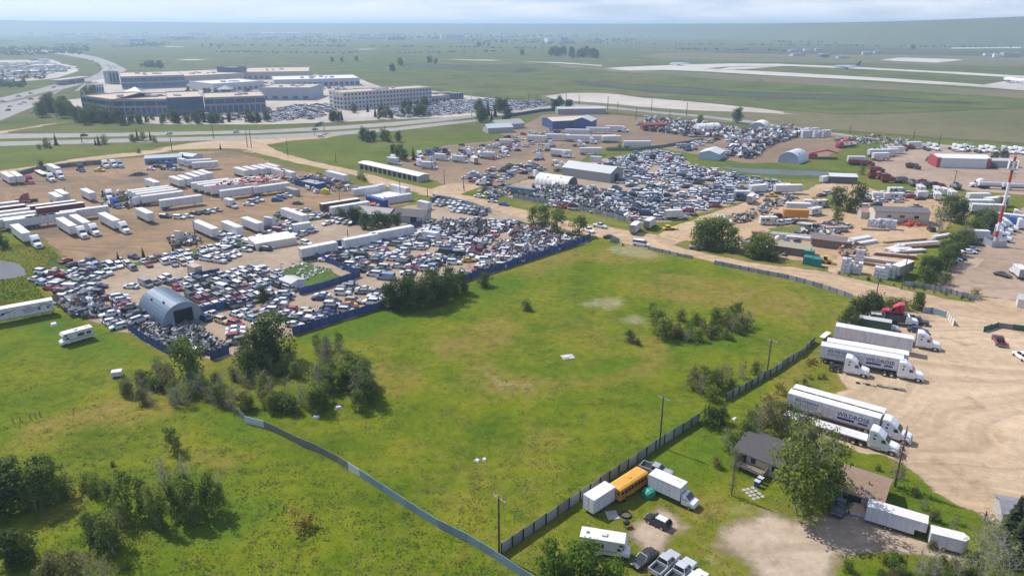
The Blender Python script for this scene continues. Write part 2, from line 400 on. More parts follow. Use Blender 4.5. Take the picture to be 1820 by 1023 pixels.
# ------------------------------------------------------------------ ground, hills, haze
def arc(c, rx, ry, a0, a1, w, n=10):
 o = [(c[0] + rx * math.cos(R(a)), c[1] + ry * math.sin(R(a))) for a in np.linspace(a0, a1, n)]
 return o + [(c[0] + (rx - w * 1.6) * math.cos(R(a)), c[1] + (ry - w * .55) * math.sin(R(a))) for a in np.linspace(a1, a0, n)]
DRY = [arc((1010, 628), 185, 62, -30, 200, 26), [(1070, 440), (1180, 452), (1190, 466), (1100, 470), (1040, 462), (990, 472), (970, 486), (960, 478), (1010, 458)], [(965, 440), (1060, 446), (1020, 470), (940, 500), (900, 505)], [(1120, 478), (1250, 490), (1330, 510), (1300, 520), (1180, 505)], [(880, 560), (930, 585), (900, 620), (850, 640), (790, 640), (760, 610), (820, 580)], [(660, 650), (740, 665), (760, 690), (700, 700), (660, 690)], [(940, 760), (1010, 770), (1000, 790), (950, 790)], [(1100, 500), (1400, 520), (1440, 545), (1360, 560), (1150, 530)], [(820, 660), (960, 670), (980, 700), (860, 700)],
       [(360, 800), (420, 815), (400, 835), (350, 825)], [(230, 700), (330, 730), (250, 755), (150, 760), (60, 790), (0, 800), (40, 760), (140, 725)], [(120, 855), (160, 865), (120, 905), (95, 900)], [(1240, 940), (1275, 970), (1310, 1010), (1290, 1040), (1250, 1000)], [(1150, 880), (1230, 870), (1330, 890), (1300, 920), (1250, 935)], [(1090, 880), (1160, 875), (1120, 905)], [(1380, 890), (1440, 870), (1430, 905), (1400, 915)], [(1385, 690), (1425, 640), (1445, 635), (1420, 680), (1360, 735), (1340, 745)], [(60, 430), (130, 470), (100, 478), (30, 440)], [(80, 905), (130, 900), (110, 935)]]
BARESOIL = [[(1022, 541), (1060, 528), (1108, 526), (1114, 540), (1088, 554), (1060, 548), (1035, 545)], [(1095, 566), (1130, 556), (1150, 565), (1150, 582), (1120, 578)], [(1120, 430), (1150, 440), (1180, 455), (1150, 462), (1090, 452), (1070, 440)], [(845, 650), (900, 676), (960, 684), (940, 690), (880, 684)], [(1240, 960), (1275, 985), (1290, 1010), (1260, 1000)], [(1290, 905), (1320, 890), (1340, 895), (1310, 920)]]
LUSH = [arc((1000, 628), 130, 40, 20, 165, 14), [(530, 600), (700, 548), (860, 500), (1000, 460), (1010, 475), (880, 530), (720, 575), (580, 620)], [(240, 900), (330, 880), (430, 850), (480, 900), (430, 960), (300, 990), (220, 950)], [(1110, 850), (1190, 800), (1260, 770), (1300, 800), (1260, 840), (1180, 860)], [(1180, 600), (1330, 590), (1300, 625), (1200, 625)], [(1600, 840), (1660, 880), (1720, 915), (1690, 950), (1600, 930), (1590, 860)], [(60, 560), (230, 600), (300, 640), (200, 640), (60, 600)], [(1160, 770), (1290, 700), (1300, 720), (1210, 790)], [(300, 720), (450, 740), (480, 780), (380, 780)]]
def soft(polys, x, y, w=3.0, px=True):
 """0..1 mask of photo outlines, fading over w metres"""
 m = np.zeros(len(x))
 for p in polys:
  P = np.array(W(p) if px else p); ins = inpoly(P.tolist(), x, y); d = np.full(len(x), 1e9)
  for a, b in zip(P, np.roll(P, -1, 0)):
   e = b - a; t = np.clip(((x - a[0]) * e[0] + (y - a[1]) * e[1]) / max(1e-6, e @ e), 0, 1)
   d = np.minimum(d, np.hypot(x - a[0] - e[0] * t, y - a[1] - e[1] * t))
  m = np.maximum(m, np.clip(.5 + np.where(ins, d, -d) / (2 * w), 0, 1))
 return m
def make_ground():
 rings = [6 * 1.03 ** k for k in range(78)]
 while rings[-1] < 330: rings.append(rings[-1] * 1.012)
 while rings[-1] < 52000: rings.append(rings[-1] * 1.035)
 na = 480; vs = [(0, 0, 0)]
 for r in rings:
  for k in range(na):
   a = 2 * PI * k / na; x, y = r * math.sin(a), r * math.cos(a)
   vs.append((x, y, HZ(x, y) if r < 260 and y > 0 else 0))
 fs = [(0, 1 + (k + 1) % na, 1 + k) for k in range(na)]
 for i in range(len(rings) - 1):
  o = 1 + i * na; q = o + na
  for k in range(na):
   k2 = (k + 1) % na; fs.append((o + k, o + k2, q + k2, q + k))
 me = bpy.data.meshes.new('ground'); me.from_pydata(vs, [], fs); me.materials.append(ground_mat())
 me.polygons.foreach_set('use_smooth', [True] * len(fs))
 V = np.array(vs); near = (np.hypot(V[:, 0], V[:, 1]) < 400) & (V[:, 1] > 20)
 rim = soft(BARE, V[near, 0], V[near, 1], 3.5, False)
 for nm, polys in (('dry', DRY), ('lush', LUSH), ('bare', BARESOIL)):
  m = np.zeros(len(V)); m[near] = soft(polys, V[near, 0], V[near, 1], 2.0 if nm == 'bare' else 3.0)
  if nm == 'dry': m[near] = np.maximum(m[near], rim * .9)
  if nm == 'bare': m[near] = np.maximum(m[near], rim * .75)
  at = me.attributes.new(nm, 'FLOAT', 'POINT'); at.data.foreach_set('value', m.astype(np.float32))
 return structure('ground', me)

HILLM = sheet_mat('hill_grass', ((.07, .10, .035), (.10, .12, .04), (.13, .13, .055)), .0016, .012, edge=False)
def ridge(name, prof, mat):
 """prof: (photo x, photo y of the skyline, metres away): low hills closing the plain"""
 vs, fs = [], []
 for px, py, dist in prof:
  h = max(0.0, CAM_H + (HOR - py) / FPX * dist); x = (px - 910) / FPX * dist * 1.065
  for t, hh in ((-.16, -3), (-.10, h * .30), (-.04, h * .80), (0, h), (.12, h * .85), (.4, -3)): vs.append((x * (1 + t), dist * (1 + t), hh))
 for i in range(len(prof) - 1):
  for j in range(5):
   a = i * 6 + j; fs.append((a, a + 6, a + 7, a + 1))
 me = bpy.data.meshes.new(name); me.from_pydata(vs, [], fs); me.materials.append(mat)
 me.polygons.foreach_set('use_smooth', [True] * len(fs))
 return structure(name, me)
ridge('hills', [(-900, 39, 6500), (-400, 38, 6500), (-150, 37, 6500), (0, 36.5, 6500), (90, 37, 6500), (110, 36.4, 6500), (160, 38.2, 6500), (260, 38.5, 6500), (330, 39.6, 6500), (480, 41, 6500), (620, 42, 6500), (800, 42.3, 6300), (1000, 42.5, 5900), (1180, 42.4, 5000), (1300, 42.1, 4200), (1400, 41, 3600), (1500, 38.8, 3200), (1600, 35.5, 3050), (1700, 31.5, 3000), (1800, 29, 3000), (1900, 28.2, 3000), (2050, 28, 3000), (2300, 28, 3050), (2700, 29, 3200)], HILLM)

HAZE_TOP = 113.0
def make_haze():
 X, Y0, Y1 = 30000.0, -2500.0, 51000.0
 mb = MB(); m = bpy.data.materials.new('haze_air'); m.use_nodes = True
 nt = m.node_tree; nt.nodes.clear(); out = nt.nodes.new('ShaderNodeOutputMaterial'); v = nt.nodes.new('ShaderNodeVolumePrincipled')
 v.inputs['Color'].default_value = (.60, .80, 1.0, 1); v.inputs['Density'].default_value = 0.00019; v.inputs['Anisotropy'].default_value = 0.25
 nt.links.new(v.outputs[0], out.inputs['Volume'])
 mb.box(-X, X, Y0, Y1, -4, HAZE_TOP, m)
 o = bpy.data.objects.new('haze', mb.mesh('haze')); COL.objects.link(o); o['kind'] = 'stuff'
make_haze()

# ------------------------------------------------------------------ bare ground, roads, water (sheets, each a few mm above the one below)
TAN = ((.37, .25, .145), (.44, .305, .18), (.50, .36, .225))
BROWN = ((.15, .11, .075), (.265, .175, .095), (.33, .22, .125))
GREY = ((.24, .21, .18), (.29, .25, .21), (.35, .30, .25))
PINK = ((.31, .225, .16), (.36, .265, .19), (.41, .305, .22))
m_lot = sheet_mat('lot_gravel', ((.41, .30, .19), (.49, .365, .235), (.55, .42, .28)), .035, .5, track=.6, trackrot=-25)
m_road = sheet_mat('road_gravel', ((.41, .29, .175), (.46, .33, .205), (.51, .375, .24)), .05, .4, track=.5, trackrot=-45, cut=(.2, .45))
m_yard = sheet_mat('yard_dirt', BROWN, .022, .22, track=.7, trackrot=-35)
m_scrap = sheet_mat('scrap_dirt', ((.28, .212, .145), (.345, .266, .185), (.40, .315, .225)), .05, .5)
m_yardg = sheet_mat('yard_grey', ((.175, .13, .088), (.24, .172, .108), (.30, .215, .135)), .02, .3, track=.5, trackrot=-35)
m_stor = sheet_mat('storage_dirt', TAN, .05, .5, weeds=.35)
m_pink = sheet_mat('pink_gravel', PINK, .03, .4, track=.4, trackrot=0)
m_drive = sheet_mat('drive_gravel', ((.33, .25, .175), (.42, .325, .23), (.50, .40, .295)), .06, .7, track=.4, trackrot=-20, cut=(.1, .8))
m_asph = sheet_mat('asphalt', ((.17, .16, .15), (.205, .19, .175), (.24, .225, .205)), .01, .2, track=.35, trackrot=0, cut=(.1, .3))
m_hwy = sheet_mat('highway', ((.26, .245, .225), (.31, .29, .265), (.35, .33, .30)), .01, .2, cut=(.05, .2))
m_conc = sheet_mat('runway', ((.42, .39, .35), (.50, .46, .41), (.55, .51, .46)), .004, .05, cut=(.05, .2))
m_burn = sheet_mat('dark_field', ((.05, .065, .03), (.07, .085, .04), (.10, .095, .05)), .006, .05, cut=(.3, .95))
m_pale = sheet_mat('dry_lake', ((.36, .31, .255), (.45, .40, .34), (.52, .475, .42)), .008, .06, cut=(.3, .8))
m_dry = sheet_mat('dry_grass', ((.17, .145, .05), (.235, .19, .075), (.21, .14, .075)), .12, .9, cut=(.35, 1.0))
m_bare = sheet_mat('bare_soil', ((.30, .25, .17), (.37, .31, .22), (.42, .36, .27)), .2, 1.2, cut=(.35, .95))
m_dryv = sheet_mat('verge_grass', ((.10, .125, .012), (.16, .16, .03), (.21, .18, .05)), .12, .9, cut=(.2, .8))
m_lush = sheet_mat('lush_grass', ((.045, .085, .014), (.075, .125, .02), (.10, .15, .028)), .1, .8, cut=(.3, 1.0))
m_conr = sheet_mat('dry_field', ((.105, .115, .042), (.145, .135, .06), (.175, .15, .075)), .006, .06, cut=(.3, .9))

def water_mat():
 m, n, l, b = nmat('water')
 b.inputs['Base Color'].default_value = (.10, .10, .085, 1); b.inputs['Roughness'].default_value = .35; b.inputs['Specular IOR Level'].default_value = .32
 bump(n, l, b, noise(n, l, .8, 3, .5, pos(n)), .05, .05)
 return m
WATER = water_mat()

# far first
sheet('field', [(1000, 196), (1150, 212), (1300, 225), (1500, 238), (1820, 262), (2100, 285), (2100, 200), (1820, 190), (1500, 200), (1250, 178), (1000, 165), (900, 160), (930, 180)], m_conr, .01, 25, 60, 8, bare=False)
sheet('field', [(900, 108), (1060, 128), (1400, 150), (1820, 178), (2200, 205), (2200, 180), (1820, 160), (1400, 135), (1080, 118)], m_conr, .01, 25, 60, 8, bare=False)
sheet('field', [(1180, 92), (1500, 96), (2200, 100), (2200, 118), (1820, 120), (1400, 112), (1100, 104)], m_conr, .012, 30, 100, 10, bare=False)
sheet('taxiway', [(1068, 121), (1140, 118), (1210, 115), (1300, 113), (1380, 113.5), (1560, 121), (1700, 128), (1820, 135), (2100, 150), (2100, 155), (1820, 139), (1700, 132), (1560, 124.5), (1400, 117.5), (1360, 117.5), (1300, 118), (1250, 122), (1210, 124), (1100, 126)], m_conc, .03, 2, 80, .5, bare=False)
sheet('runway', [(1070, 123), (1150, 120.5), (1250, 121.5), (1360, 127), (1450, 132), (1560, 138), (1700, 147), (1820, 156), (2100, 176), (2100, 185), (1820, 161.5), (1700, 152), (1560, 143.5), (1450, 138), (1360, 133.5), (1250, 127), (1180, 124.5), (1090, 125)], m_conc, .035, 2, 80, .5, bare=False)
sheet('taxiway', [(1300, 119), (1400, 117.8), (1330, 124), (1268, 124)], m_conc, .04, 2, 80, .5, bare=False)
sheet('taxiway', [(1740, 152), (1770, 147), (1800, 142), (2000, 140), (2000, 164), (1820, 157)], m_conc, .04, 2, 80, .5, bare=False)
sheet('apron', [(1560, 107), (1600, 102.5), (1640, 103.5), (1715, 106), (1670, 112), (1640, 110.5)], m_conc, .04, 2, 80, .5, bare=False)
sheet('apron', [(1625, 125), (1660, 121.5), (1790, 127), (1775, 132)], m_conr, .042, 5, 80, .5, bare=False)
sheet('taxiway', [(1690, 85), (2200, 80), (2200, 82), (1690, 87)], m_conc, .04, 2, 200, .5, bare=False)
sheet('taxiway', [(910, 107.5), (1000, 111), (1070, 116), (1070, 118), (1000, 113), (910, 109.5)], m_conc, .04, 2, 80, .5, bare=False)
sheet('dirt_track', [(1295, 153), (1340, 146), (1352, 139), (1356, 139), (1358, 144), (1340, 148.5), (1300, 155)], m_conr, .045, 1, 30, .5, bare=False)
sheet('dry_lake', [(962, 171), (990, 167), (1030, 163.5), (1080, 165.5), (1150, 174), (1240, 181), (1330, 190), (1400, 199), (1440, 206), (1330, 200), (1230, 197), (1130, 190), (1040, 182), (980, 177)], m_pale, .05, 6, 20, 2, bare=False)
for k, pts in enumerate(([(300, 105), (340, 105.5), (385, 105), (385, 107.5), (300, 107.5)], [(620, 87), (680, 87), (680, 88.5), (620, 88.5)], [(290, 82), (330, 83), (330, 84.5), (290, 83.5)], [(780, 105), (905, 107), (905, 109), (780, 106.5)])):
 sheet('bare_field', pts, m_pale, .05 + k * .004, 6, 40, 2, bare=False)
sheet('field', [(1180, 86), (1480, 84), (1820, 90), (2200, 92), (2200, 101), (1720, 100), (1500, 97), (1300, 95)], m_burn, .05, 40, 100, 12, bare=False)
sheet('field', [(700, 112), (880, 116), (1000, 124), (960, 132), (820, 126), (700, 120)], m_burn, .05, 25, 60, 12, bare=False)
sheet('field', [(1000, 140), (1300, 160), (1820, 184), (1820, 192), (1250, 172), (1000, 152)], m_burn, .05, 25, 60, 12, bare=False)
for q_ in ([(640, 104), (760, 126), (800, 131), (760, 128), (640, 106)], [(790, 122), (830, 140), (845, 150), (848, 149), (834, 138), (794, 121)], [(855, 125), (848, 118), (856, 116), (862, 126)], [(400, 98), (560, 118), (640, 124), (560, 120), (400, 100)]): sheet('dirt_track', q_, m_conr, .06, 1, 30, 1, bare=False)
# town to the left: parking ground, highway, cross streets
sheet('parking_lot', [(-40, 107), (95, 106), (115, 114), (140, 118), (145, 126), (110, 138), (80, 142), (-40, 150)], m_pale, .03, 6, 30, 2, bare=False)
sheet('highway', [(-60, 196), (0, 174), (60, 160), (110, 147), (150, 140), (175, 130), (183, 122), (175, 112), (150, 104), (110, 97), (60, 92), (20, 90), (20, 87.5), (70, 89), (130, 94), (175, 102), (205, 113), (226, 124), (215, 131), (185, 140), (150, 148), (110, 160), (60, 190), (0, 215), (-60, 240)], m_hwy, .04, 1.5, 30, .2, bare=False)
sheet('median', [(-60, 208), (0, 186), (70, 171), (120, 158), (115, 157), (60, 168), (0, 181), (-60, 200)], m_conr, .055, 1.5, 20, .3, bare=False)
sheet('median', [(150, 140), (188, 130), (202, 121), (192, 113), (188, 115), (195, 122), (183, 130), (152, 138)], m_conr, .055, 1.5, 20, .3, bare=False)
sheet('street', [(130, 163), (150, 148), (155, 149), (140, 163)], m_hwy, .05, .5, 20, .2, bare=False)
sheet('parking_lot', [(95, 182), (150, 172), (155, 195), (100, 190)], m_pale, .032, 2, 20, .8, bare=False)
sheet('parking_lot', [(150, 140), (250, 128), (430, 122), (560, 132), (640, 140), (700, 160), (760, 160), (850, 172), (960, 183), (905, 200), (840, 208), (700, 213), (600, 218), (480, 222), (300, 222), (215, 218), (180, 190), (160, 165)], m_pale, .034, 4, 30, 1, bare=False)
sheet('path', [(-40, 237), (10, 232), (70, 222), (135, 213), (135, 216), (75, 225), (15, 236), (-40, 242)], m_road, .03, .5, 20, .3, bare=False)
sheet('road', [(-80, 236), (0, 238), (200, 236.5), (460, 231.5), (600, 224), (700, 217), (800, 208), (845, 204), (850, 208), (800, 214), (700, 224), (600, 230.5), (460, 237), (200, 243), (0, 247), (-80, 247)], m_hwy, .04, .8, 20, .2)
sheet('road', [(-80, 251), (0, 252), (200, 247), (460, 240.5), (600, 234), (700, 227), (850, 211), (850, 216), (700, 233), (600, 241), (500, 246), (460, 248), (200, 254), (0, 260), (-80, 260)], m_hwy, .045, .8, 20, .2)
sheet('road', [(-80, 320), (0, 303), (120, 284), (250, 268), (340, 254), (400, 248), (440, 248), (520, 243), (600, 239), (640, 236), (580, 246), (520, 250), (470, 258), (480, 266), (430, 276), (400, 264), (330, 266), (250, 276), (120, 290), (0, 312), (-80, 332)], m_road, .034, .8, 20, .4)
sheet('road', [(860, 203), (960, 189), (1010, 184), (1090, 190), (1180, 199), (1260, 206), (1330, 214), (1380, 222), (1500, 238), (1640, 254), (1820, 270), (2100, 300), (2100, 306), (1820, 275), (1640, 258), (1500, 242), (1370, 225), (1260, 210), (1180, 203), (1090, 194), (1010, 189), (970, 194), (870, 208)], m_hwy, .036, .6, 20, .3)
# yards
sheet('gravel_yard', [(-120, 335), (0, 315), (130, 292), (260, 277), (340, 268), (420, 268), (520, 297), (640, 327), (735, 362), (690, 372), (610, 392), (560, 392), (470, 416), (387, 437), (300, 452), (264, 459), (211, 468), (132, 477), (95, 445), (70, 425), (0, 408), (-120, 395)], m_yard, .012)
sheet('gravel_yard', [(690, 292), (735, 276), (790, 258), (880, 250), (900, 243), (870, 232), (930, 222), (960, 205), (1010, 200), (1120, 206), (1230, 219), (1340, 230), (1410, 222), (1500, 240), (1530, 252), (1480, 276), (1400, 290), (1320, 290), (1220, 272), (1130, 258), (1080, 262), (1010, 300), (880, 336), (790, 330), (758, 318)], m_yardg, .012, 2.0)
sheet('gravel_yard', [(1550, 318), (1540, 290), (1590, 268), (1640, 258), (1740, 264), (1830, 272), (2100, 300), (2100, 420), (1900, 372), (1830, 348), (1700, 338), (1610, 322)], m_pink, .012, 2.0)
sheet('scrap_yard_ground', [(870, 335), (960, 312), (1010, 308), (1050, 285), (1150, 268), (1210, 272), (1235, 297), (1310, 312), (1390, 322), (1400, 338), (1350, 352), (1290, 368), (1195, 396), (1140, 398), (1118, 396), (1060, 381), (1000, 369), (912, 353), (875, 346)], m_scrap, .014)
sheet('scrap_yard_ground', [(60, 500), (110, 480), (180, 466), (264, 462), (330, 450), (400, 434), (470, 416), (560, 392), (640, 388), (720, 366), (770, 356), (900, 378), (1000, 400), (1050, 428), (980, 452), (860, 490), (690, 545), (520, 597), (400, 640), (300, 635), (228, 592), (170, 575), (112, 545), (88, 512)], m_scrap, .014, 1.0)
sheet('grass_island', [(486, 480), (552, 466), (617, 492), (545, 516)], m_lush, .02, 1.2, bare=False)
sheet('storage_yard_ground', [(1195, 428), (1205, 404), (1300, 376), (1400, 347), (1480, 322), (1525, 326), (1560, 338), (1630, 342), (1720, 352), (1740, 375), (1690, 402), (1650, 440), (1610, 485), (1560, 498), (1480, 484), (1440, 468), (1380, 458), (1310, 444)], m_stor, .012, 2.0)
sheet('road', [(470, 256), (506, 273), (562, 288), (632, 303), (707, 323), (757, 334), (839, 349), (915, 369), (1016, 394), (1087, 404), (1130, 412), (1200, 421), (1320, 446), (1457, 480), (1606, 513), (1706, 532), (1753, 528), (1830, 536), (2150, 600), (2150, 690), (1900, 590), (1820, 582), (1690, 558), (1638, 546), (1524, 528), (1433, 500), (1370, 488), (1232, 458), (1127, 437), (1019, 412), (910, 384), (834, 361), (758, 346), (657, 326), (629, 311), (531, 291), (455, 272), (440, 262)], m_road, .022, .8, 6, .3)
sheet('driveway', [(1160, 424), (1190, 404), (1260, 380), (1345, 352), (1420, 332), (1500, 318), (1510, 326), (1430, 345), (1350, 366), (1270, 392), (1215, 412), (1200, 432)], m_road, .026, .8, 6, .4)
sheet('driveway', [(1486, 490), (1560, 490), (1620, 470), (1560, 440), (1620, 430), (1660, 420), (1640, 410), (1600, 415), (1560, 430), (1500, 445), (1470, 470), (1470, 486)], m_road, .028, .8, 6, .4)
sheet('driveway', [(735, 345), (800, 325), (860, 330), (800, 352)], m_road, .028, .8, 6, .4)
sheet('gravel_lot', [(1712, 560), (1690, 556), (1640, 553), (1590, 546), (1545, 552), (1500, 570), (1470, 602), (1462, 640), (1488, 672), (1500, 690), (1470, 700), (1420, 705), (1396, 735), (1400, 765), (1490, 788), (1573, 812), (1606, 830), (1627, 847), (1659, 877), (1689, 895), (1736, 915), (1772, 933), (1880, 985), (2100, 1000), (2300, 800), (2200, 620), (1860, 585), (1790, 566)], m_lot, .012, 1.5)
sheet('parking_lot', [(1655, 482), (1700, 452), (1745, 417), (1785, 387), (1830, 362), (2000, 380), (2200, 480), (2150, 598), (1900, 550), (1753, 528), (1732, 534), (1690, 522), (1660, 500)], m_pink, .016, 1.5)
sheet('concrete_pad', [(1692, 470), (1712, 456), (1757, 457), (1734, 480)], m_drive, .024, .6, 3, .1)
sheet('driveway', [(1258, 968), (1290, 920), (1334, 894), (1372, 902), (1406, 916), (1458, 902), (1512, 908), (1548, 950), (1535, 990), (1508, 998), (1496, 1023), (1480, 1090), (1350, 1090), (1322, 1010), (1270, 982)], m_drive, .010, 3.2, 2.5, .7)
sheet('driveway', [(1440, 912), (1530, 910), (1618, 950), (1745, 992), (1745, 1018), (1656, 994), (1585, 982), (1500, 990), (1450, 962)], m_drive, .011, 1.3, 2.5, .4)
sheet('driveway', [(1165, 891), (1237, 933), (1188, 978), (1190, 1000), (1150, 1000), (1128, 972), (1114, 936)], m_drive, .012, 2.2, 2)
def pond(pts, z=.03):
 sheet('water', pts, WATER, z, 0, 4, .3)
pond([(-80, 466), (0, 462), (28, 467), (44, 478), (46, 489), (20, 495), (-80, 504)], .02)
sheet('bank', [(1268, 290), (1330, 293), (1440, 297), (1515, 306), (1495, 320), (1400, 318), (1300, 308)], m_lush, .016, 2, 5, .6, bare=False)
pond([(1278, 296), (1330, 300), (1400, 302), (1450, 304), (1500, 309), (1478, 313), (1400, 311), (1340, 308), (1300, 302)], .03)
sheet('verge', [(905, 387), (960, 400), (1019, 415), (1060, 424), (1042, 428), (1000, 420), (930, 404), (895, 394)], m_lush, .02, 1.0, 3, .4, bare=False)
sheet('verge', [(915, 355), (1000, 371), (1060, 383), (1118, 398), (1128, 405), (1110, 405), (1060, 396), (1000, 386), (930, 370), (905, 362)], m_dryv, .03, 1.0, 3, .4, bare=False)
sheet('verge', [(1190, 436), (1260, 453), (1350, 469), (1470, 485), (1478, 476), (1440, 466), (1370, 455), (1290, 440), (1216, 426)], m_dryv, .03, 1.0, 3, .5, bare=False)
sheet('verge', [(1484, 482), (1500, 478), (1560, 492), (1600, 500), (1650, 508), (1740, 528), (1738, 540), (1680, 532), (1600, 514), (1495, 491)], m_dryv, .03, 1.0, 3, .5, bare=False)
sheet('verge', [(95, 445), (132, 477), (211, 469), (264, 461), (330, 447), (387, 436), (470, 417), (530, 400), (520, 412), (470, 428), (400, 445), (330, 457), (264, 470), (190, 480), (140, 492), (90, 494), (60, 490)], m_lush, .03, 1.0, 3, .5, bare=False)
for q_ in ([(1360, 405), (1430, 396), (1450, 412), (1400, 425), (1365, 418)], [(1440, 350), (1490, 345), (1500, 365), (1450, 375)], [(1560, 345), (1640, 338), (1650, 350), (1570, 356)], [(1385, 335), (1420, 325), (1470, 322), (1440, 338), (1390, 345)], [(1655, 345), (1720, 340), (1740, 352), (1680, 362)], [(1230, 395), (1290, 382), (1330, 376), (1300, 392), (1250, 402)]): sheet('verge', q_, m_dryv, .03, 1.5, 3, .7, bare=False)
make_ground()
# ------------------------------------------------------------------ vehicle recipes (x forward, metres)
def wheel_mesh(r=.34, w=.24, rim=CHROME):
 t = MB(); t.tube((0, -w / 2, 0), (0, w / 2, 0), r, r, RUBBER, 12)
 k = MB(); k.tube((0, -w / 2 - .012, 0), (0, w / 2 + .012, 0), r * .58, r * .58, rim, 9)
 return t.mesh('tyre'), k.mesh('rim')
WH = {n: wheel_mesh(*a) for n, a in {'car': (.34, .23), 'truck': (.52, .34), 'dual': (.52, .62), 'small': (.3, .2)}.items()}
def wheels(pts, kind):
 t, k = WH[kind]; return [('wheel', t, p, None, [('rim', k, None, None)]) for p in pts]
def wheels1(pts, kind):
 t, k = WH[kind]; return [('wheel', t, p, None, []) for p in pts]

CARS = {   # L, W, hood z, sill, greenhouse (x0, x1, roof x0, roof x1), belt z, roof z
 'sedan':   (4.7, 1.80, .95, (-1.75, 1.0, -1.05, .25), .96, 1.44),
 'hatch':   (4.1, 1.72, .98, (-1.95, 1.0, -1.60, .25), 1.0, 1.48),
 'suv':     (4.7, 1.88, 1.08, (-2.2, 1.05, -1.95, .40), 1.10, 1.74),
 'minivan': (5.0, 1.92, 1.05, (-2.35, 1.55, -2.15, .75), 1.08, 1.75),
 'van':     (5.6, 2.0, 1.15, (-2.75, 1.9, -2.7, 1.15), 1.25, 2.15),
 'pickup':  (5.6, 1.95, 1.12, (-.75, 1.15, -.60, .55), 1.14, 1.82)}
def car_recipe(kind, far=False, wrecked=False):
 L, Wd, hz, (g0, g1, r0, r1), bz, rz = CARS[kind]
 h, w = L / 2, Wd / 2
 b = MB()
 if kind == 'pickup':
  b.loft([(-.85, w, .38, bz, .94), (-.8, w, .32, bz, .94), (1.2, w, .32, bz, .92), (h - .35, w * .97, .34, hz - .04, .9), (h - .1, w * .93, .4, hz - .16, .9), (h, w * .86, .48, hz - .35, .9)], PAINT)
  b.box(-h, -.86, -w, -w + .12, .55, bz - .02, PAINT); b.box(-h, -.86, w - .12, w, .55, bz - .02, PAINT)
  b.box(-h, -h + .1, -w + .12, w - .12, .55, bz - .03, PAINT); b.box(-h + .1, -.86, -w + .12, w - .12, .52, .66, DARK)
  b.box(-h - .06, -h, -w * .9, w * .9, .45, .6, CHROME)
 else:
  rb = .92 if kind in ('van', 'minivan', 'suv', 'hatch') else .97
  b.loft([(-h, w * .86, .45, bz * .86, .9), (-h + .12, w * .94, .32, bz * rb, .9), (-h + .9, w, .26, bz, .93), (0, w, .24, bz, .93), (h - 1.25, w, .26, hz - .02, .92), (h - .45, w * .96, .3, hz - .12, .9), (h - .1, w * .88, .36, hz - .24, .9), (h, w * .78, .42, hz - .38, .9)], PAINT)
 gw, rw = w * .90, w * .70
 if kind == 'van': rw = w * .82
 # roof slab and pillars belong to the painted body
 b.frus((r0 - .04, r1 + .04, rw + .03, rz - .05), (r0 + .08, r1 - .1, rw - .1, rz + .02), PAINT)
 def at(t, u, s):     # corner rods between belt and roof
  return (g0 + (r0 - g0) * t, s * (gw + (rw - gw) * t), bz + (rz - bz) * t) if u == 0 else (g1 + (r1 - g1) * t, s * (gw + (rw - gw) * t), bz + (rz - bz) * t)
 for s in (-1, 1):
  b.tube(at(0, 0, s), at(1, 0, s), .07, .06, PAINT, 4, False); b.tube(at(0, 1, s), at(1, 1, s), .05, .05, PAINT, 4, False)
  mx = (g0 + g1) / 2 - .1; b.tube((mx, s * gw, bz), (mx, s * rw, rz - .03), .05, .05, PAINT, 4, False)
  if kind == 'van':    # blind panel sides
   b.quad((g0, s * (gw + .012), bz), (.55, s * (gw + .012), bz), (.55, s * (rw + .02), rz), (r0, s * (rw + .02), rz), PAINT)
 body = b.mesh('body')
 g = MB(); g.frus((g0, g1, gw, bz - .02), (r0, r1, rw, rz - .04), GLASS); glass = g.mesh('windows')
 fx, rx = h - .95, -h + .95
 rec = [('body', body, None, None, []), ('windows', glass, None, None, [])]
 wp = [(fx, -w + .1, .34), (fx, w - .1, .34), (rx, -w + .1, .34), (rx, w - .1, .34)]
 rec += wheels1(wp, 'car') if far else wheels(wp, 'car')
 if not far:
  for s in (-1, 1):
   q = MB(); q.box(h - .16, h - .02, s * w * .55 - .16, s * w * .55 + .16, hz - .42, hz - .28, LAMP); rec.append(('headlight', q.mesh('headlight'), None, None, []))
   q = MB(); q.box(-h - .01, -h + .1, s * w * .72 - .12, s * w * .72 + .12, bz * .68, bz * .86, TAIL); rec.append(('tail_light', q.mesh('tail_light'), None, None, []))
   q = MB(); q.box(g1 - .35, g1 - .2, s * (w + .02), s * (w + .2), bz + .02, bz + .18, PAINT); rec.append(('mirror', q.mesh('mirror'), None, None, []))
  q = MB(); q.box(h - .03, h + .02, -w * .5, w * .5, .42, .6, DARK); rec.append(('grille', q.mesh('grille'), None, None, []))
 return rec
CARREC = {k: car_recipe(k) for k in CARS}
CARFAR = {k: car_recipe(k, True) for k in CARS}

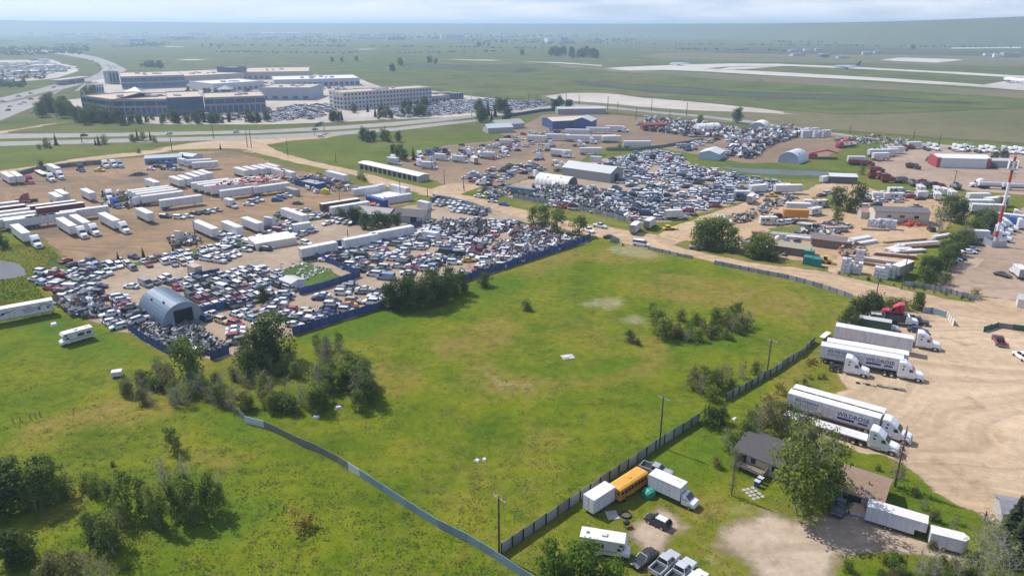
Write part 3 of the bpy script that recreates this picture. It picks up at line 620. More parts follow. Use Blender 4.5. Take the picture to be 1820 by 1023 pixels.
def trailer_recipe(L=16.15, Wd=2.6, H=4.1, fl=1.2, landing=True, ribs=True, text=None, doors=True, wheelset=2, skirt=False, roof=ROOFV, side=WHITEV):
 h, w = L / 2, Wd / 2; rec = []
 b = MB(); b.box(-h, h, -w, w, fl, H - .06, side)
 for s in (-1, 1):
  b.box(-h, h, s * w - .02 * (s < 0), s * w + .02 * (s > 0), fl - .02, fl + .16, STEEL)
  if ribs:
   k = int(L / 1.22)
   for i in range(1, k):
    x = -h + L * i / k; b.box(x - .02, x + .02, s * w - .015, s * w + .015, fl + .16, H - .15, side)
 subs = []
 if text: subs = text(h, w, H, fl)
 rec.append(('box_body', b.mesh('box_body'), None, None, subs))
 q = MB(); q.box(-h - .01, h + .01, -w - .015, w + .015, H - .06, H, roof)
 for i in range(1, 7): x = -h + L * i / 7; q.box(x - .03, x + .03, -w, w, H, H + .02, roof)
 rec.append(('roof', q.mesh('roof'), None, None, []))
 if doors:
  q = MB()
  for s in (-1, 1):
   q.box(-h - .04, -h, min(s * .02, s * (w - .05)), max(s * .02, s * (w - .05)), fl + .1, H - .15, side)
   for y in (.35, .85): q.box(-h - .07, -h - .04, s * y - .02, s * y + .02, fl + .1, H - .2, STEEL)
  rec.append(('rear_doors', q.mesh('rear_doors'), None, None, []))
 q = MB(); q.box(-h + .2, -h + 4.4, -.55, .55, .75, fl, DARK); q.box(h - 1.8, h - .4, -.6, .6, fl - .14, fl, DARK); q.box(-h + 4.4, h - 1.8, -.1, .1, fl - .1, fl, DARK)
 q.box(-h, -h + .1, -w + .1, w - .1, .5, .62, STEEL); q.box(-h, -h + .1, -.5, -.4, .5, fl, STEEL); q.box(-h, -h + .1, .4, .5, .5, fl, STEEL)
 rec.append(('chassis', q.mesh('chassis'), None, None, []))
 if landing:
  q = MB()
  for s in (-1, 1): q.box(h - 3.2, h - 3.0, s * .9 - .08, s * .9 + .08, .12, fl, STEEL); q.box(h - 3.3, h - 2.9, s * .9 - .15, s * .9 + .15, .02, .12, STEEL)
  rec.append(('landing_gear', q.mesh('landing_gear'), None, None, []))
 xs = [-h + 1.3 + 1.25 * i for i in range(wheelset)]
 rec += wheels([(x, s * (w - .33), .52) for x in xs for s in (-1, 1)], 'dual')
 return rec

def text_mesh(txt, size, mat, bold=0.0, shear=0.0, ext=.004):
 c = bpy.data.curves.new('lettering', 'FONT'); c.body = txt; c.size = size; c.extrude = ext; c.offset = bold; c.shear = shear
 c.align_x = 'CENTER'; c.align_y = 'CENTER'; c.resolution_u = 2
 o = bpy.data.objects.new('lettering', c); COL.objects.link(o)
 dg = bpy.context.evaluated_depsgraph_get(); me = bpy.data.meshes.new_from_object(o.evaluated_get(dg))
 bpy.data.objects.remove(o); me.materials.clear(); me.materials.append(mat); me.name = 'lettering'
 return me
NAVY = M('navy_print', (.03, .035, .12), .5, 0, .05)
GREYP = M('grey_print', (.16, .17, .20), .5, 0, .05)
PINKP = M('faded_print', (.55, .33, .28), .5, 0, .05)
SIDE_R = (R(90), 0, 0)            # lettering standing on the side that faces -y
def wildrose(h, w, H, fl):
 y = -w - .02; z0 = fl + (H - fl) * .5; S = []
 S.append(('lettering', text_mesh('403.978.0266', .80, NAVY, .012), (-h + 3.6, y, z0 + .55), SIDE_R))
 q = MB()
 for i in range(13): q.box(-2.1 + i * .32, -2.1 + i * .32 + .2, -.003, .003, -.14, .16 - .05 * (i % 3), GREYP)
 for i in range(16): q.box(-1.9 + i * .24, -1.9 + i * .24 + .15, -.003, .003, -.5, -.32 - .03 * (i % 2), GREYP)
 S.append(('small_print', q.mesh('small_print'), (-h + 3.6, y, z0 - .08), None))
 S.append(('lettering', text_mesh('WILDROSE', 1.12, NAVY, .02), (h - 4.3, y, z0 + .15), SIDE_R))
 q = MB(); q.box(-1.55, 1.35, -.004, .004, -.22, .22, NAVY); q.box(2.0, 3.6, -.004, .004, -.18, .18, NAVY)
 S.append(('stripe_print', q.mesh('stripe_print'), (h - 5.4, y, z0 - .62), None))
 q = MB()
 for i in range(3):
  q.box(-1.3 + i * .2, 1.3 - i * .15, -.003, .003, .42 - i * .42, .54 - i * .42, PINKP)
 S.append(('faded_print', q.mesh('faded_print'), (-.6, y, z0 - .1), None))
 return S
def swoosh(h, w, H, fl):
 y = -w - .02; z0 = fl + (H - fl) * .5; S = []
 q = MB(); q.add([(-3, -.004, -.75), (-.4, -.004, -.25), (.2, -.004, .1), (3.2, -.004, .75), (.3, -.004, .45), (-.5, -.004, .15)], [(0, 1, 2, 3, 4, 5)], GREYP)
 q.tube((-.2, -.01, .1), (-.2, .004, .1), .34, .34, NAVY, 10)
 S.append(('arrow_print', q.mesh('arrow_print'), (-2.6, y, z0), None))
 q = MB()
 for i, ww in enumerate((1.0, 3.1, 2.7, 2.1)): q.box(-ww / 2, ww / 2, -.004, .004, .62 - i * .42, .80 - i * .42, GREYP)
 S.append(('text_lines_print', q.mesh('text_lines_print'), (h - 5.4, y, z0), None))
 q = MB(); pts = [(-1.5, -.35), (-1.3, .1), (-.7, .25), (-.1, .72), (.8, .72), (1.3, .25), (1.7, .12), (1.7, -.3)]
 for a, b_ in zip(pts, pts[1:]): q.tube((a[0], 0, a[1]), (b_[0], 0, b_[1]), .09, .09, NAVY, 4)
 q.tube((-.9, -.01, -.25), (-.9, .01, -.25), .32, .32, NAVY, 8); q.tube((1.0, -.01, -.25), (1.0, .01, -.25), .32, .32, NAVY, 8)
 S.append(('car_emblem', q.mesh('car_emblem'), (h - 2.3, y, z0 + .1), None))
 return S
PURPLE = M('purple_print', (.10, .02, .22), .5, 0, 0); ORANGEP = M('orange_print', (.62, .13, .02), .5, 0, 0)
def parcel(h, w, H, fl):
 y = -w - .02; z0 = fl + (H - fl) * .55
 return [('lettering', text_mesh('Fed', 1.5, PURPLE, .03), (1.0, y, z0), SIDE_R), ('lettering', text_mesh('Ex', 1.5, ORANGEP, .03), (3.2, y, z0), SIDE_R)]

TR53 = trailer_recipe()
TR40 = trailer_recipe(12.2)
TR28 = trailer_recipe(8.8, wheelset=1)
TRWILD = trailer_recipe(text=wildrose)
TRSWOOSH = trailer_recipe(text=swoosh)
TRFED = trailer_recipe(12.2, text=parcel)
MAROON = M('maroon_panel', (.13, .025, .025), .5, 0, .15); BRNROOF = M('brown_roof', (.16, .07, .05), .6, 0, .2)
TRMAROON = trailer_recipe(side=MAROON)
TRBROWNROOF = trailer_recipe(roof=BRNROOF)
DARKBROWN = M('dark_brown_panel', (.07, .04, .03), .6, 0, .2)
TRBROWN = trailer_recipe(side=DARKBROWN)

def flatbed_recipe(L=14.6):
 h, w = L / 2, 1.28; rec = []
 d = MB()
 for i in range(9): y = -w + i * 2 * w / 9; d.box(-h, h, y + .01, y + 2 * w / 9 - .01, 1.35, 1.45, ROOFV if i % 4 else WHITEV)
 d.box(-h, h, -w - .03, -w, 1.25, 1.47, WHITEV); d.box(-h, h, w, w + .03, 1.25, 1.47, WHITEV)
 rec.append(('deck', d.mesh('deck'), None, None, []))
 q = MB(); q.box(-h, h - 1, -.5, -.35, .9, 1.34, DARK); q.box(-h, h - 1, .35, .5, .9, 1.34, DARK)
 for i in range(10): x = -h + .5 + i * (L - 1) / 9; q.box(x - .05, x + .05, -w, w, 1.15, 1.34, DARK)
 rec.append(('frame', q.mesh('frame'), None, None, []))
 q = MB()
 for s in (-1, 1): q.box(h - 3.2, h - 3.0, s * .9 - .08, s * .9 + .08, .02, 1.2, STEEL)
 rec.append(('landing_gear', q.mesh('landing_gear'), None, None, []))
 rec += wheels([(-h + 1.2 + 1.3 * i, s * .95, .52) for i in range(2) for s in (-1, 1)], 'dual')
 return rec
FLATBED = flatbed_recipe()

def tractor_recipe(sleeper=True, far=False):
 rec = []
 b = MB()
 b.loft([(3.72, .86, .55, 1.42, .9), (3.6, .95, .48, 1.62, .88), (3.2, 1.0, .75, 1.78, .86), (1.95, 1.08, .8, 2.02, .84)], PAINT, .2)
 if sleeper:
  b.loft([(2.0, 1.14, .62, 2.05, .95), (1.35, 1.18, .6, 2.86, .92), (.95, 1.2, .6, 3.22, .9), (.1, 1.22, .6, 3.86, .88), (-.5, 1.24, .6, 3.98, .9), (-1.05, 1.24, .6, 3.98, .9), (-1.15, 1.2, .7, 3.9, .9)], PAINT, .16)
 else:
  b.loft([(2.0, 1.12, .62, 2.05, .95), (1.4, 1.15, .6, 2.75, .92), (1.15, 1.15, .6, 2.92, .92), (.25, 1.15, .6, 2.95, .9), (.2, 1.12, .7, 2.9, .9)], PAINT, .16)
 for s in (-1, 1):      # front fenders and side skirts
  b.loft([(3.5, .2, .75, 1.12), (3.1, .22, .95, 1.28), (2.2, .22, .95, 1.25), (1.85, .2, .5, 1.0)], PAINT)
  n = len(b.v); b.v[n - 32:] = [(x, y + s * .98, z) for x, y, z in b.v[n - 32:]]
 rec.append(('cab', b.mesh('cab'), None, None, []))
 q = MB(); q.quad((2.02, -.98, 2.1), (2.02, .98, 2.1), (1.42, .92, 2.84), (1.42, -.92, 2.84), GLASS)
 if sleeper is False: pass
 rec.append(('windshield', q.mesh('windshield'), (.03, 0, .03), None, []))
 for s in (-1, 1):
  q = MB(); y = s * 1.215
  q.add([(1.75, y, 2.0), (.85, y, 2.0), (.85, y, 2.62), (1.42, y, 2.62)], [(0, 1, 2, 3)], GLASS); rec.append(('side_window', q.mesh('side_window'), None, None, []))
  if sleeper and not far:
   q = MB(); q.box(-.5, -.1, y * 1.012 - .01, y * 1.012 + .01, 2.25, 2.6, GLASS); q.box(-.45, 0, y * 1.012 - .01, y * 1.012 + .01, 3.0, 3.25, GLASS); rec.append(('sleeper_window', q.mesh('sleeper_window'), None, None, []))
  q = MB(); q.tube((.9, s * .95, .72), (-.6, s * .95, .72), .32, .32, CHROME, 8); rec.append(('fuel_tank', q.mesh('fuel_tank'), None, None, []))
  if not far:
   q = MB(); q.box(1.6, 1.7, s * 1.42 - .12, s * 1.42 + .12, 1.95, 2.55, WHITEV); q.box(1.6, 1.66, min(s * 1.15, s * 1.32), max(s * 1.15, s * 1.32), 2.3, 2.36, DARK); rec.append(('mirror', q.mesh('mirror'), None, None, []))
   q = MB(); q.box(3.55, 3.73, s * .78 - .16, s * .78 + .16, 1.0, 1.22, LAMP); rec.append(('headlight', q.mesh('headlight'), None, None, []))
   q = MB(); q.tube((-1.3, s * .95, .9), (-1.3, s * .95, 3.6), .08, .08, CHROME, 6); rec.append(('exhaust_stack', q.mesh('exhaust_stack'), None, None, []))
 q = MB(); q.box(3.66, 3.76, -.55, .55, .8, 1.45, CHROME)
 for k in range(4): q.box(3.755, 3.77, -.5, .5, .9 + k * .13, .95 + k * .13, DARK)
 rec.append(('grille', q.mesh('grille'), None, None, []))
 q = MB(); q.box(3.6, 3.85, -1.1, 1.1, .42, .72, WHITEV); rec.append(('bumper', q.mesh('bumper'), None, None, []))
 q = MB(); q.box(-4.1, 3.4, -.5, -.32, .7, .98, DARK); q.box(-4.1, 3.4, .32, .5, .7, .98, DARK); q.box(-4.1, -1.2, -.3, .3, .75, .9, DARK)
 rec.append(('frame', q.mesh('frame'), None, None, []))
 q = MB(); q.tube((-2.85, 0, 1.0), (-2.85, 0, 1.2), .55, .55, DARK, 8); rec.append(('fifth_wheel', q.mesh('fifth_wheel'), None, None, []))
 wf = wheels1 if far else wheels
 rec += wf([(2.75, s * 1.02, .52) for s in (-1, 1)], 'truck') + wf([(x, s * .93, .52) for x in (-2.2, -3.5) for s in (-1, 1)], 'dual')
 return rec
TRACTOR = tractor_recipe(); DAYCAB = tractor_recipe(False); TRACTORF = tractor_recipe(True, True); DAYCABF = tractor_recipe(False, True)

def boxtruck_recipe(Lb=5.6, H=3.3, far=False):
 rec = []; w = 1.15; x0 = -Lb + .5
 b = MB(); b.box(x0, .5, -w, w, 1.0, H, WHITEV); b.box(x0 - .03, x0, -w, w, .98, H + .02, STEEL)
 rec.append(('cargo_box', b.mesh('cargo_box'), None, None, []))
 q = MB(); q.box(x0 - .02, .52, -w - .02, w + .02, H, H + .05, ROOFV)
 for x in (-.4, -.9): q.box(x - .25, x + .1, .25, .65, H + .05, H + .1, WHITEV)
 rec.append(('roof', q.mesh('roof'), None, None, []))
 c = MB(); c.loft([(.7, 1.0, .5, 1.5, .95), (.75, 1.0, .5, 2.15, .82), (1.25, 1.0, .5, 2.2, .8), (1.95, 1.0, .5, 1.5, .9), (2.0, .98, .5, 1.42, .9), (2.75, .92, .5, 1.25, .88), (2.92, .82, .55, 1.0, .9)], PAINT)
 rec.append(('cab', c.mesh('cab'), None, None, []))
 q = MB(); q.quad((1.95, -.84, 1.55), (1.95, .84, 1.55), (1.33, .76, 2.16), (1.33, -.76, 2.16), GLASS); rec.append(('windshield', q.mesh('windshield'), (.05, 0, .04), None, []))
 for s in (-1, 1):
  q = MB(); y = s * .99; q.add([(1.8, y, 1.5), (.85, y, 1.5), (.9, y * .9, 2.05), (1.35, y * .9, 2.05)], [(0, 1, 2, 3)], GLASS); rec.append(('side_window', q.mesh('side_window'), (0, s * .03, 0), None, []))
  if not far:
   q = MB(); q.box(2.7, 2.9, s * .62 - .15, s * .62 + .15, .78, .98, LAMP); rec.append(('headlight', q.mesh('headlight'), None, None, []))
 q = MB(); q.box(x0, 2.6, -.5, .5, .6, .95, DARK); rec.append(('chassis', q.mesh('chassis'), None, None, []))
 rec += wheels([(2.05, s * .9, .4) for s in (-1, 1)], 'car') + wheels([(x0 + 1.4, s * .85, .42) for s in (-1, 1)], 'car')
 return rec
BOXTRUCK = boxtruck_recipe(); BOXTRUCKF = boxtruck_recipe(6.5, 3.6, True)

BUSY = M('bus_yellow', (.62, .27, .02), .5, 0, .12); BUSR = M('bus_roof', (.66, .33, .05), .6, 0, .12)
def bus_recipe():
 rec = []; w = 1.15
 b = MB(); b.box(-4.2, 2.8, -w, w, .75, 2.55, BUSY); b.box(-4.2, 2.8, -w - .02, w + .02, 1.15, 1.22, DARK); b.box(-4.2, 2.8, -w - .02, w + .02, 1.45, 1.5, DARK)
 b.loft([(2.8, 1.05, .7, 1.75, .9), (3.7, .98, .65, 1.6, .88), (4.1, .9, .6, 1.35, .88)], BUSY)
 rec.append(('body', b.mesh('body'), None, None, []))
 q = MB(); q.loft([(-4.25, w, 2.5, 2.78, .8), (-4.0, w + .03, 2.5, 2.92, .72), (2.7, w + .03, 2.5, 2.92, .72), (2.9, w, 2.5, 2.78, .8)], BUSR, .18)
 for x in (-2.9, -1.2, .5): q.box(x - .02, x + .02, -w * .75, w * .75, 2.91, 2.95, BUSR)
 q.box(-.9, -.3, -.3, .3, 2.92, 3.02, BUSR)
 rec.append(('roof', q.mesh('roof'), None, None, []))
 for s in (-1, 1):
  for i in range(8):
   x = -3.9 + i * .82; q = MB(); q.box(x, x + .66, s * (w + .015) - .012, s * (w + .015) + .012, 1.62, 2.3, GLASS); rec.append(('window', q.mesh('window'), None, None, []))
 q = MB(); q.box(2.8, 2.83, -1.0, 1.0, 1.85, 2.5, GLASS); rec.append(('windshield', q.mesh('windshield'), None, None, []))
 q = MB(); q.box(-4.24, -4.2, -.45, .45, 1.0, 2.4, BUSY); q.box(-4.25, -4.235, -.35, .35, 1.7, 2.3, GLASS); q.box(-4.25, -4.2, -1.05, -.6, 1.7, 2.2, GLASS); q.box(-4.25, -4.2, .6, 1.05, 1.7, 2.2, GLASS)
 rec.append(('rear_door', q.mesh('rear_door'), None, None, []))
 q = MB(); q.box(-4.4, -4.22, -w, w, .55, .8, DARK); rec.append(('rear_bumper', q.mesh('rear_bumper'), None, None, []))
 for s in (-1, 1):
  q = MB(); q.box(-4.25, -4.2, s * .95 - .12, s * .95 + .12, 2.3, 2.46, TAIL); rec.append(('tail_light', q.mesh('tail_light'), None, None, []))
 rec += wheels([(3.1, s * .98, .48) for s in (-1, 1)], 'truck') + wheels([(-2.6, s * .88, .48) for s in (-1, 1)], 'dual')
 return rec
BUS = bus_recipe()

CREAM = M('cream_panel', (.68, .64, .55), .5, 0, .08)
def motorhome_recipe(L=7.0):
 rec = []; h, w = L / 2, 1.15
 b = MB(); b.box(-h, h - 1.75, -w, w, .7, 3.0, WHITEV); b.extr([(h - 1.76, 2.05), (h - .55, 2.2), (h - .45, 2.55), (h - .8, 3.0), (h - 1.76, 3.0)], -w, w, WHITEV)
 for s in (-1, 1): b.box(-h, h - 1.8, s * (w + .004) - .006, s * (w + .004) + .006, 1.3, 1.42, GREYP); b.box(-h + 1, h - 1.9, s * (w + .004) - .006, s * (w + .004) + .006, 1.12, 1.2, M('tan_stripe', (.45, .33, .2), .5, 0, 0))
 rec.append(('coach_body', b.mesh('coach_body'), None, None, []))
 q = MB(); q.loft([(h - 1.9, .98, .5, 1.5, .95), (h - 1.85, .98, .5, 2.1, .85), (h - 1.5, .98, .5, 2.12, .85), (h - .85, .98, .5, 1.45, .9), (h - .2, .93, .5, 1.25, .88), (h, .85, .55, 1.0, .9)], PAINT); rec.append(('cab', q.mesh('cab'), None, None, []))
 q = MB(); q.quad((h - .85, -.85, 1.5), (h - .85, .85, 1.5), (h - 1.42, .78, 2.06), (h - 1.42, -.78, 2.06), GLASS); rec.append(('windshield', q.mesh('windshield'), (.05, 0, .05), None, []))
 for s in (-1, 1):
  for x0, x1, z0, z1 in ((-h + .5, -h + 1.5, 1.75, 2.35), (-h + 2.0, -h + 3.4, 1.7, 2.4), (h - 1.5, h - .9, 2.35, 2.7)):
   q = MB(); q.box(x0, x1, s * (w + .01) - .012, s * (w + .01) + .012, z0, z1, GLASS); rec.append(('window', q.mesh('window'), None, None, []))
  q = MB(); y = s * .99; q.add([(h - .95, y, 1.45), (h - 1.75, y, 1.45), (h - 1.75, y, 1.98), (h - 1.42, y, 1.98)], [(0, 1, 2, 3)], GLASS); rec.append(('side_window', q.mesh('side_window'), None, None, []))
 q = MB(); q.box(-h - .02, h - .75, -w - .02, w + .02, 3.0, 3.05, ROOFV); rec.append(('roof', q.mesh('roof'), None, None, []))
 q = MB(); q.box(-.5, .2, -.35, .35, 3.05, 3.28, WHITEV); rec.append(('air_conditioner', q.mesh('air_conditioner'), None, None, []))
 q = MB(); q.box(-h + .8, -h + 1.2, -.2, .2, 3.05, 3.15, GREYP); rec.append(('roof_vent', q.mesh('roof_vent'), None, None, []))
 rec += wheels([(h - .95, s * .92, .38) for s in (-1, 1)], 'car') + wheels([(-h + 1.9, s * .95, .38) for s in (-1, 1)], 'car')
 return rec
MOTORHOME = motorhome_recipe()

def cargo_trailer_recipe(L=4.8, w=1.05, H=2.9, fl=.5, vnose=False, goose=0.0, axles=1):
 rec = []; h = L / 2; b = MB()
 if vnose: b.prism([(-h, -w), (h - .6, -w), (h, -.25), (h, .25), (h - .6, w), (-h, w)], fl, H, WHITEV)
 elif goose:
  b.extr([(-h, fl), (h - goose, fl), (h - goose, fl + .95), (h, fl + .95), (h, H), (-h, H)], -w, w, WHITEV)
 else: b.box(-h, h, -w, w, fl, H, WHITEV)
 for s in (-1, 1):
  b.box(-h, h - (.6 if vnose else goose), s * (w + .01) - .012, s * (w + .01) + .012, fl - .02, fl + .08, STEEL)
  k = int(L / 1.2)
  for i in range(1, k): x = -h + L * i / k; b.box(x - .015, x + .015, s * (w + .004) - .008, s * (w + .004) + .008, fl + .98 if goose else fl + .1, H - .1, WHITEV)
 rec.append(('box_body', b.mesh('box_body'), None, None, []))
 q = MB()
 if vnose: q.prism([(-h - .02, -w - .02), (h - .58, -w - .02), (h + .02, -.26), (h + .02, .26), (h - .58, w + .02), (-h - .02, w + .02)], H, H + .05, ROOFV)
 else: q.box(-h - .02, h + .02, -w - .02, w + .02, H, H + .05, ROOFV)
 rec.append(('roof', q.mesh('roof'), None, None, []))
 q = MB(); q.box(-h - .03, -h, -w + .08, w - .08, fl + .08, H - .1, WHITEV); q.box(-h - .05, -h - .03, -.02, .02, fl + .1, H - .15, STEEL); rec.append(('rear_doors', q.mesh('rear_doors'), None, None, []))
 q = MB(); q.box(h * .1, h * .1 + .75, -w - .03, -w, fl + .1, H - .3, WHITEV); q.box(h * .1 + .1, h * .1 + .16, -w - .05, -w - .03, fl + .9, fl + 1.05, STEEL); rec.append(('side_door', q.mesh('side_door'), None, None, []))
 q = MB(); q.tube((h - .3, -.6, fl - .08), (h + 1.2, 0, fl - .08), .05, .05, DARK, 4); q.tube((h - .3, .6, fl - .08), (h + 1.2, 0, fl - .08), .05, .05, DARK, 4); q.tube((h + 1.0, 0, .02), (h + 1.0, 0, fl + .3), .04, .04, STEEL, 5)
 if goose: q = MB(); q.box(h - goose + .5, h - goose + .6, -.6, .6, .02, fl + .95, DARK)
 rec.append(('hitch', q.mesh('hitch'), None, None, []))
 rec += wheels([(-.5 - .8 * i, s * (w - .02), .33) for i in range(axles) for s in (-1, 1)], 'small')
 return rec
CARGO = cargo_trailer_recipe(5.0, 1.08, 3.0, .55)
CARGOV = cargo_trailer_recipe(4.7, 1.0, 2.5, .45, vnose=True)
CARGOG = cargo_trailer_recipe(8.8, 1.15, 3.1, .55, goose=1.6, axles=2)

def container_recipe(L=12.2, mat=None, H=2.9, roof=None):
 h, w = L / 2, 1.22; mat = mat or WHITEV; b = MB(); b.box(-h + .06, h - .06, -w + .04, w - .04, .12, H - .06, mat)
 k = int(L / .55)
 for i in range(k):
  x = -h + .15 + (L - .3) * i / k
  for s in (-1, 1): b.box(x, x + (L - .3) / k * .5, s * (w - .02) - .02, s * (w - .02) + .02, .25, H - .18, mat)
 for s in (-1, 1):
  for x in (-h + .07, h - .07): b.box(x - .07, x + .07, s * (w - .07) - .07, s * (w - .07) + .07, 0, H, mat)
  b.box(-h, h, s * (w - .05) - .05, s * (w - .05) + .05, 0.02, .2, mat)
 rec = [('shell', b.mesh('shell'), None, None, [])]
 q = MB(); q.box(-h + .02, h - .02, -w + .02, w - .02, H - .06, H - .02, roof or mat); rec.append(('roof', q.mesh('roof'), None, None, []))
 q = MB()
 for s in (-1, 1):
  q.box(-h - .02, -h + .05, min(s * .02, s * (w - .12)), max(s * .02, s * (w - .12)), .2, H - .15, mat)
  for y in (.35, .8): q.box(-h - .05, -h - .02, s * y - .02, s * y + .02, .2, H - .15, STEEL)
 rec.append(('doors', q.mesh('doors'), None, None, []))
 return rec
TEAL = M('teal_panel', (.02, .20, .17), .55, 0, .15); DKGREEN = M('dark_green_panel', (.035, .09, .065), .6, 0, .2); GREYROOF = M('grey_roof', (.46, .46, .44), .6, 0, .12)
BLUEP = M('blue_panel', (.022, .06, .22), .55, 0, .2); GREYP2 = M('grey_panel', (.33, .33, .31), .6, 0, .15); BLUEGREY = M('blue_grey_panel', (.12, .20, .26), .6, 0, .15); LTBLUE = M('light_blue_panel', (.12, .26, .48), .5, 0, .12)
CON40 = container_recipe(12.2); CON20 = container_recipe(6.1); CONGREEN = container_recipe(7.2, DKGREEN, 2.6, GREYROOF); CONTEAL = container_recipe(3.0, TEAL, 2.6); CONGREY = container_recipe(9, GREYP2); CONBLUE = container_recipe(12.2, BLUEP); CONBG = container_recipe(14, BLUEGREY)

def dump_recipe():
 rec = []
 b = MB(); b.extr([(-4.0, 1.2), (.3, 1.2), (.4, 2.6), (-3.6, 2.6)], -1.2, -1.1, PAINT); b.extr([(-4.0, 1.2), (.3, 1.2), (.4, 2.6), (-3.6, 2.6)], 1.1, 1.2, PAINT); b.box(-3.8, .3, -1.1, 1.1, 1.15, 1.3, DARK); b.box(.3, .42, -1.1, 1.1, 1.2, 2.9, PAINT); b.box(.3, 1.0, -1.1, 1.1, 2.8, 2.9, PAINT); b.box(-3.95, -3.8, -1.1, 1.1, 1.25, 2.4, PAINT)
 rec.append(('dump_body', b.mesh('dump_body'), None, None, []))
 c = MB(); c.loft([(.7, 1.1, .7, 2.6, .92), (1.6, 1.1, .7, 2.65, .88), (2.1, 1.08, .7, 1.95, .9), (3.4, .98, .7, 1.75, .88), (3.6, .9, .7, 1.5, .9)], PAINT); rec.append(('cab', c.mesh('cab'), None, None, []))
 q = MB(); q.quad((2.08, -.95, 2.0), (2.08, .95, 2.0), (1.66, .88, 2.58), (1.66, -.88, 2.58), GLASS); rec.append(('windshield', q.mesh('windshield'), (.04, 0, .04), None, []))
 q = MB(); q.box(-3.9, 3.4, -.5, .5, .65, 1.1, DARK); rec.append(('chassis', q.mesh('chassis'), None, None, []))
 rec += wheels1([(2.7, s * 1.0, .52) for s in (-1, 1)], 'truck') + wheels1([(x, s * .92, .52) for x in (-1.4, -2.7) for s in (-1, 1)], 'dual')
 return rec
DUMP = dump_recipe()
def tanker_recipe(L=12):
 rec = []; b = MB(); b.tube((-L / 2, 0, 2.3), (L / 2, 0, 2.3), 1.1, 1.1, WHITEV, 14); rec.append(('tank', b.mesh('tank'), None, None, []))
 q = MB()
 for x in (-3, 0, 3): q.tube((x, 0, 3.35), (x, 0, 3.55), .3, .3, STEEL, 8)
 q.box(-L / 2 + .5, L / 2 - .5, -.3, .3, 3.38, 3.42, STEEL); rec.append(('hatch_walkway', q.mesh('hatch_walkway'), None, None, []))
 q = MB(); q.box(-L / 2, L / 2, -.5, .5, .9, 1.25, DARK); rec.append(('chassis', q.mesh('chassis'), None, None, []))
 rec += wheels1([(-L / 2 + 1 + 1.3 * i, s * .93, .52) for i in range(2) for s in (-1, 1)], 'dual')
 return rec
TANKER = tanker_recipe()
def mixer_recipe():
 rec = []; b = MB(); b.tube((-3.6, 0, 2.9), (-1.8, 0, 2.5), .55, 1.2, WHITEV, 12); b.tube((-1.8, 0, 2.5), (-.2, 0, 2.2), 1.2, .95, WHITEV, 12); rec.append(('drum', b.mesh('drum'), None, None, []))
 c = MB(); c.loft([(.9, 1.1, .7, 2.6, .92), (1.8, 1.1, .7, 2.6, .88), (2.2, 1.08, .7, 1.9, .9), (3.2, .98, .7, 1.7, .88)], PAINT); rec.append(('cab', c.mesh('cab'), None, None, []))
 q = MB(); q.box(-3.9, 3.0, -.5, .5, .65, 1.1, DARK); rec.append(('chassis', q.mesh('chassis'), None, None, []))
 rec += wheels1([(2.5, s * 1.0, .52) for s in (-1, 1)], 'truck') + wheels1([(x, s * .92, .52) for x in (-1.4, -2.7) for s in (-1, 1)], 'dual')
 return rec
MIXER = mixer_recipe()
HEIGHT = {'tr': 4.1, 'tractor': 3.9, 'car': 1.5}
def C(pt, h): return G(pt[0], pt[1], h / 2)           # photo centre of a thing h metres tall -> its place on the ground
def rail_heading(p, q):
 a, b = G(*p), G(*q); return math.atan2(b[1] - a[1], b[0] - a[0])
WHT = (.76, .77, .78)
# ------------------------------------------------------------------ fences, poles, buildings, trees
def corr_panel(mat, k=8, amp=.03):
 """unit corrugated sheet: x 0..1, z 0..1, 2 cm core"""
 vs, fs = [], []; n = k * 2
 for i in range(n + 1):
  x = i / n; y = amp if i % 2 else -amp
  vs += [(x, y, 0), (x, y, 1), (x, y - .02, 0), (x, y - .02, 1)]
 for i in range(n):
  a = i * 4; b = a + 4
  fs += [(a, b, b + 1, a + 1), (a + 2, a + 3, b + 3, b + 2), (a + 1, b + 1, b + 3, a + 3)]
 me = bpy.data.meshes.new('panel'); me.from_pydata(vs, [], fs); me.materials.append(mat); me.update(); return me
def flat_panel(mat):
 return MB().box(0, 1, -.03, .03, 0, 1, mat).mesh('panel')
def slat_panel_pair(mat): return flat_panel(mat)
POSTM = MB().box(-.07, .07, -.07, .07, 0, 1, DARK).mesh('post')
RAILM = MB().box(0, 1, -.04, .04, -.05, .05, WOOD).mesh('rail')
def fence(name, pts, h, pw, mats, label, cat='fence', post_side=0, wob=0.0, skip=(), sag=None, post=True, group=None, rails=False):
 P = [Vector(G(*p)) for p in pts]; root = empty(name, P[0].x, P[0].y, 0); tag(root, label, cat, group)
 k = 0
 for a, b in zip(P, P[1:]):
  d = b - a; n = max(1, round(d.length / pw)); ang = math.atan2(d.y, d.x); nrm = Vector((-math.sin(ang), math.cos(ang)))
  for i in range(n):
   q = a + d * (i / n); k += 1
   if k in skip: continue
   me = mats[k % len(mats)] if not callable(mats) else mats(k)
   z = HZ(q.x, q.y); w1 = random.gauss(0, wob)
   hh = h * (1 + random.gauss(0, wob * .6)) * (sag(k) if sag else 1)
   part('panel', me, root, (q.x - P[0].x, q.y - P[0].y, z - .03), (w1 * .6, 0, ang + random.gauss(0, wob * .2)), None, (d.length / n * .995, 1, hh))
   if post:
    o = q + nrm * post_side * .12; part('post', POSTM, root, (o.x - P[0].x, o.y - P[0].y, z - .05), (w1 * .3, 0, ang), None, (1, 1, h * 1.06))
   if rails: part('rail', RAILM, root, (q.x - P[0].x + nrm.x * post_side * .08, q.y - P[0].y + nrm.y * post_side * .08, z + h * .75), (0, 0, ang), None, (d.length / n, 1, 1))
 return root

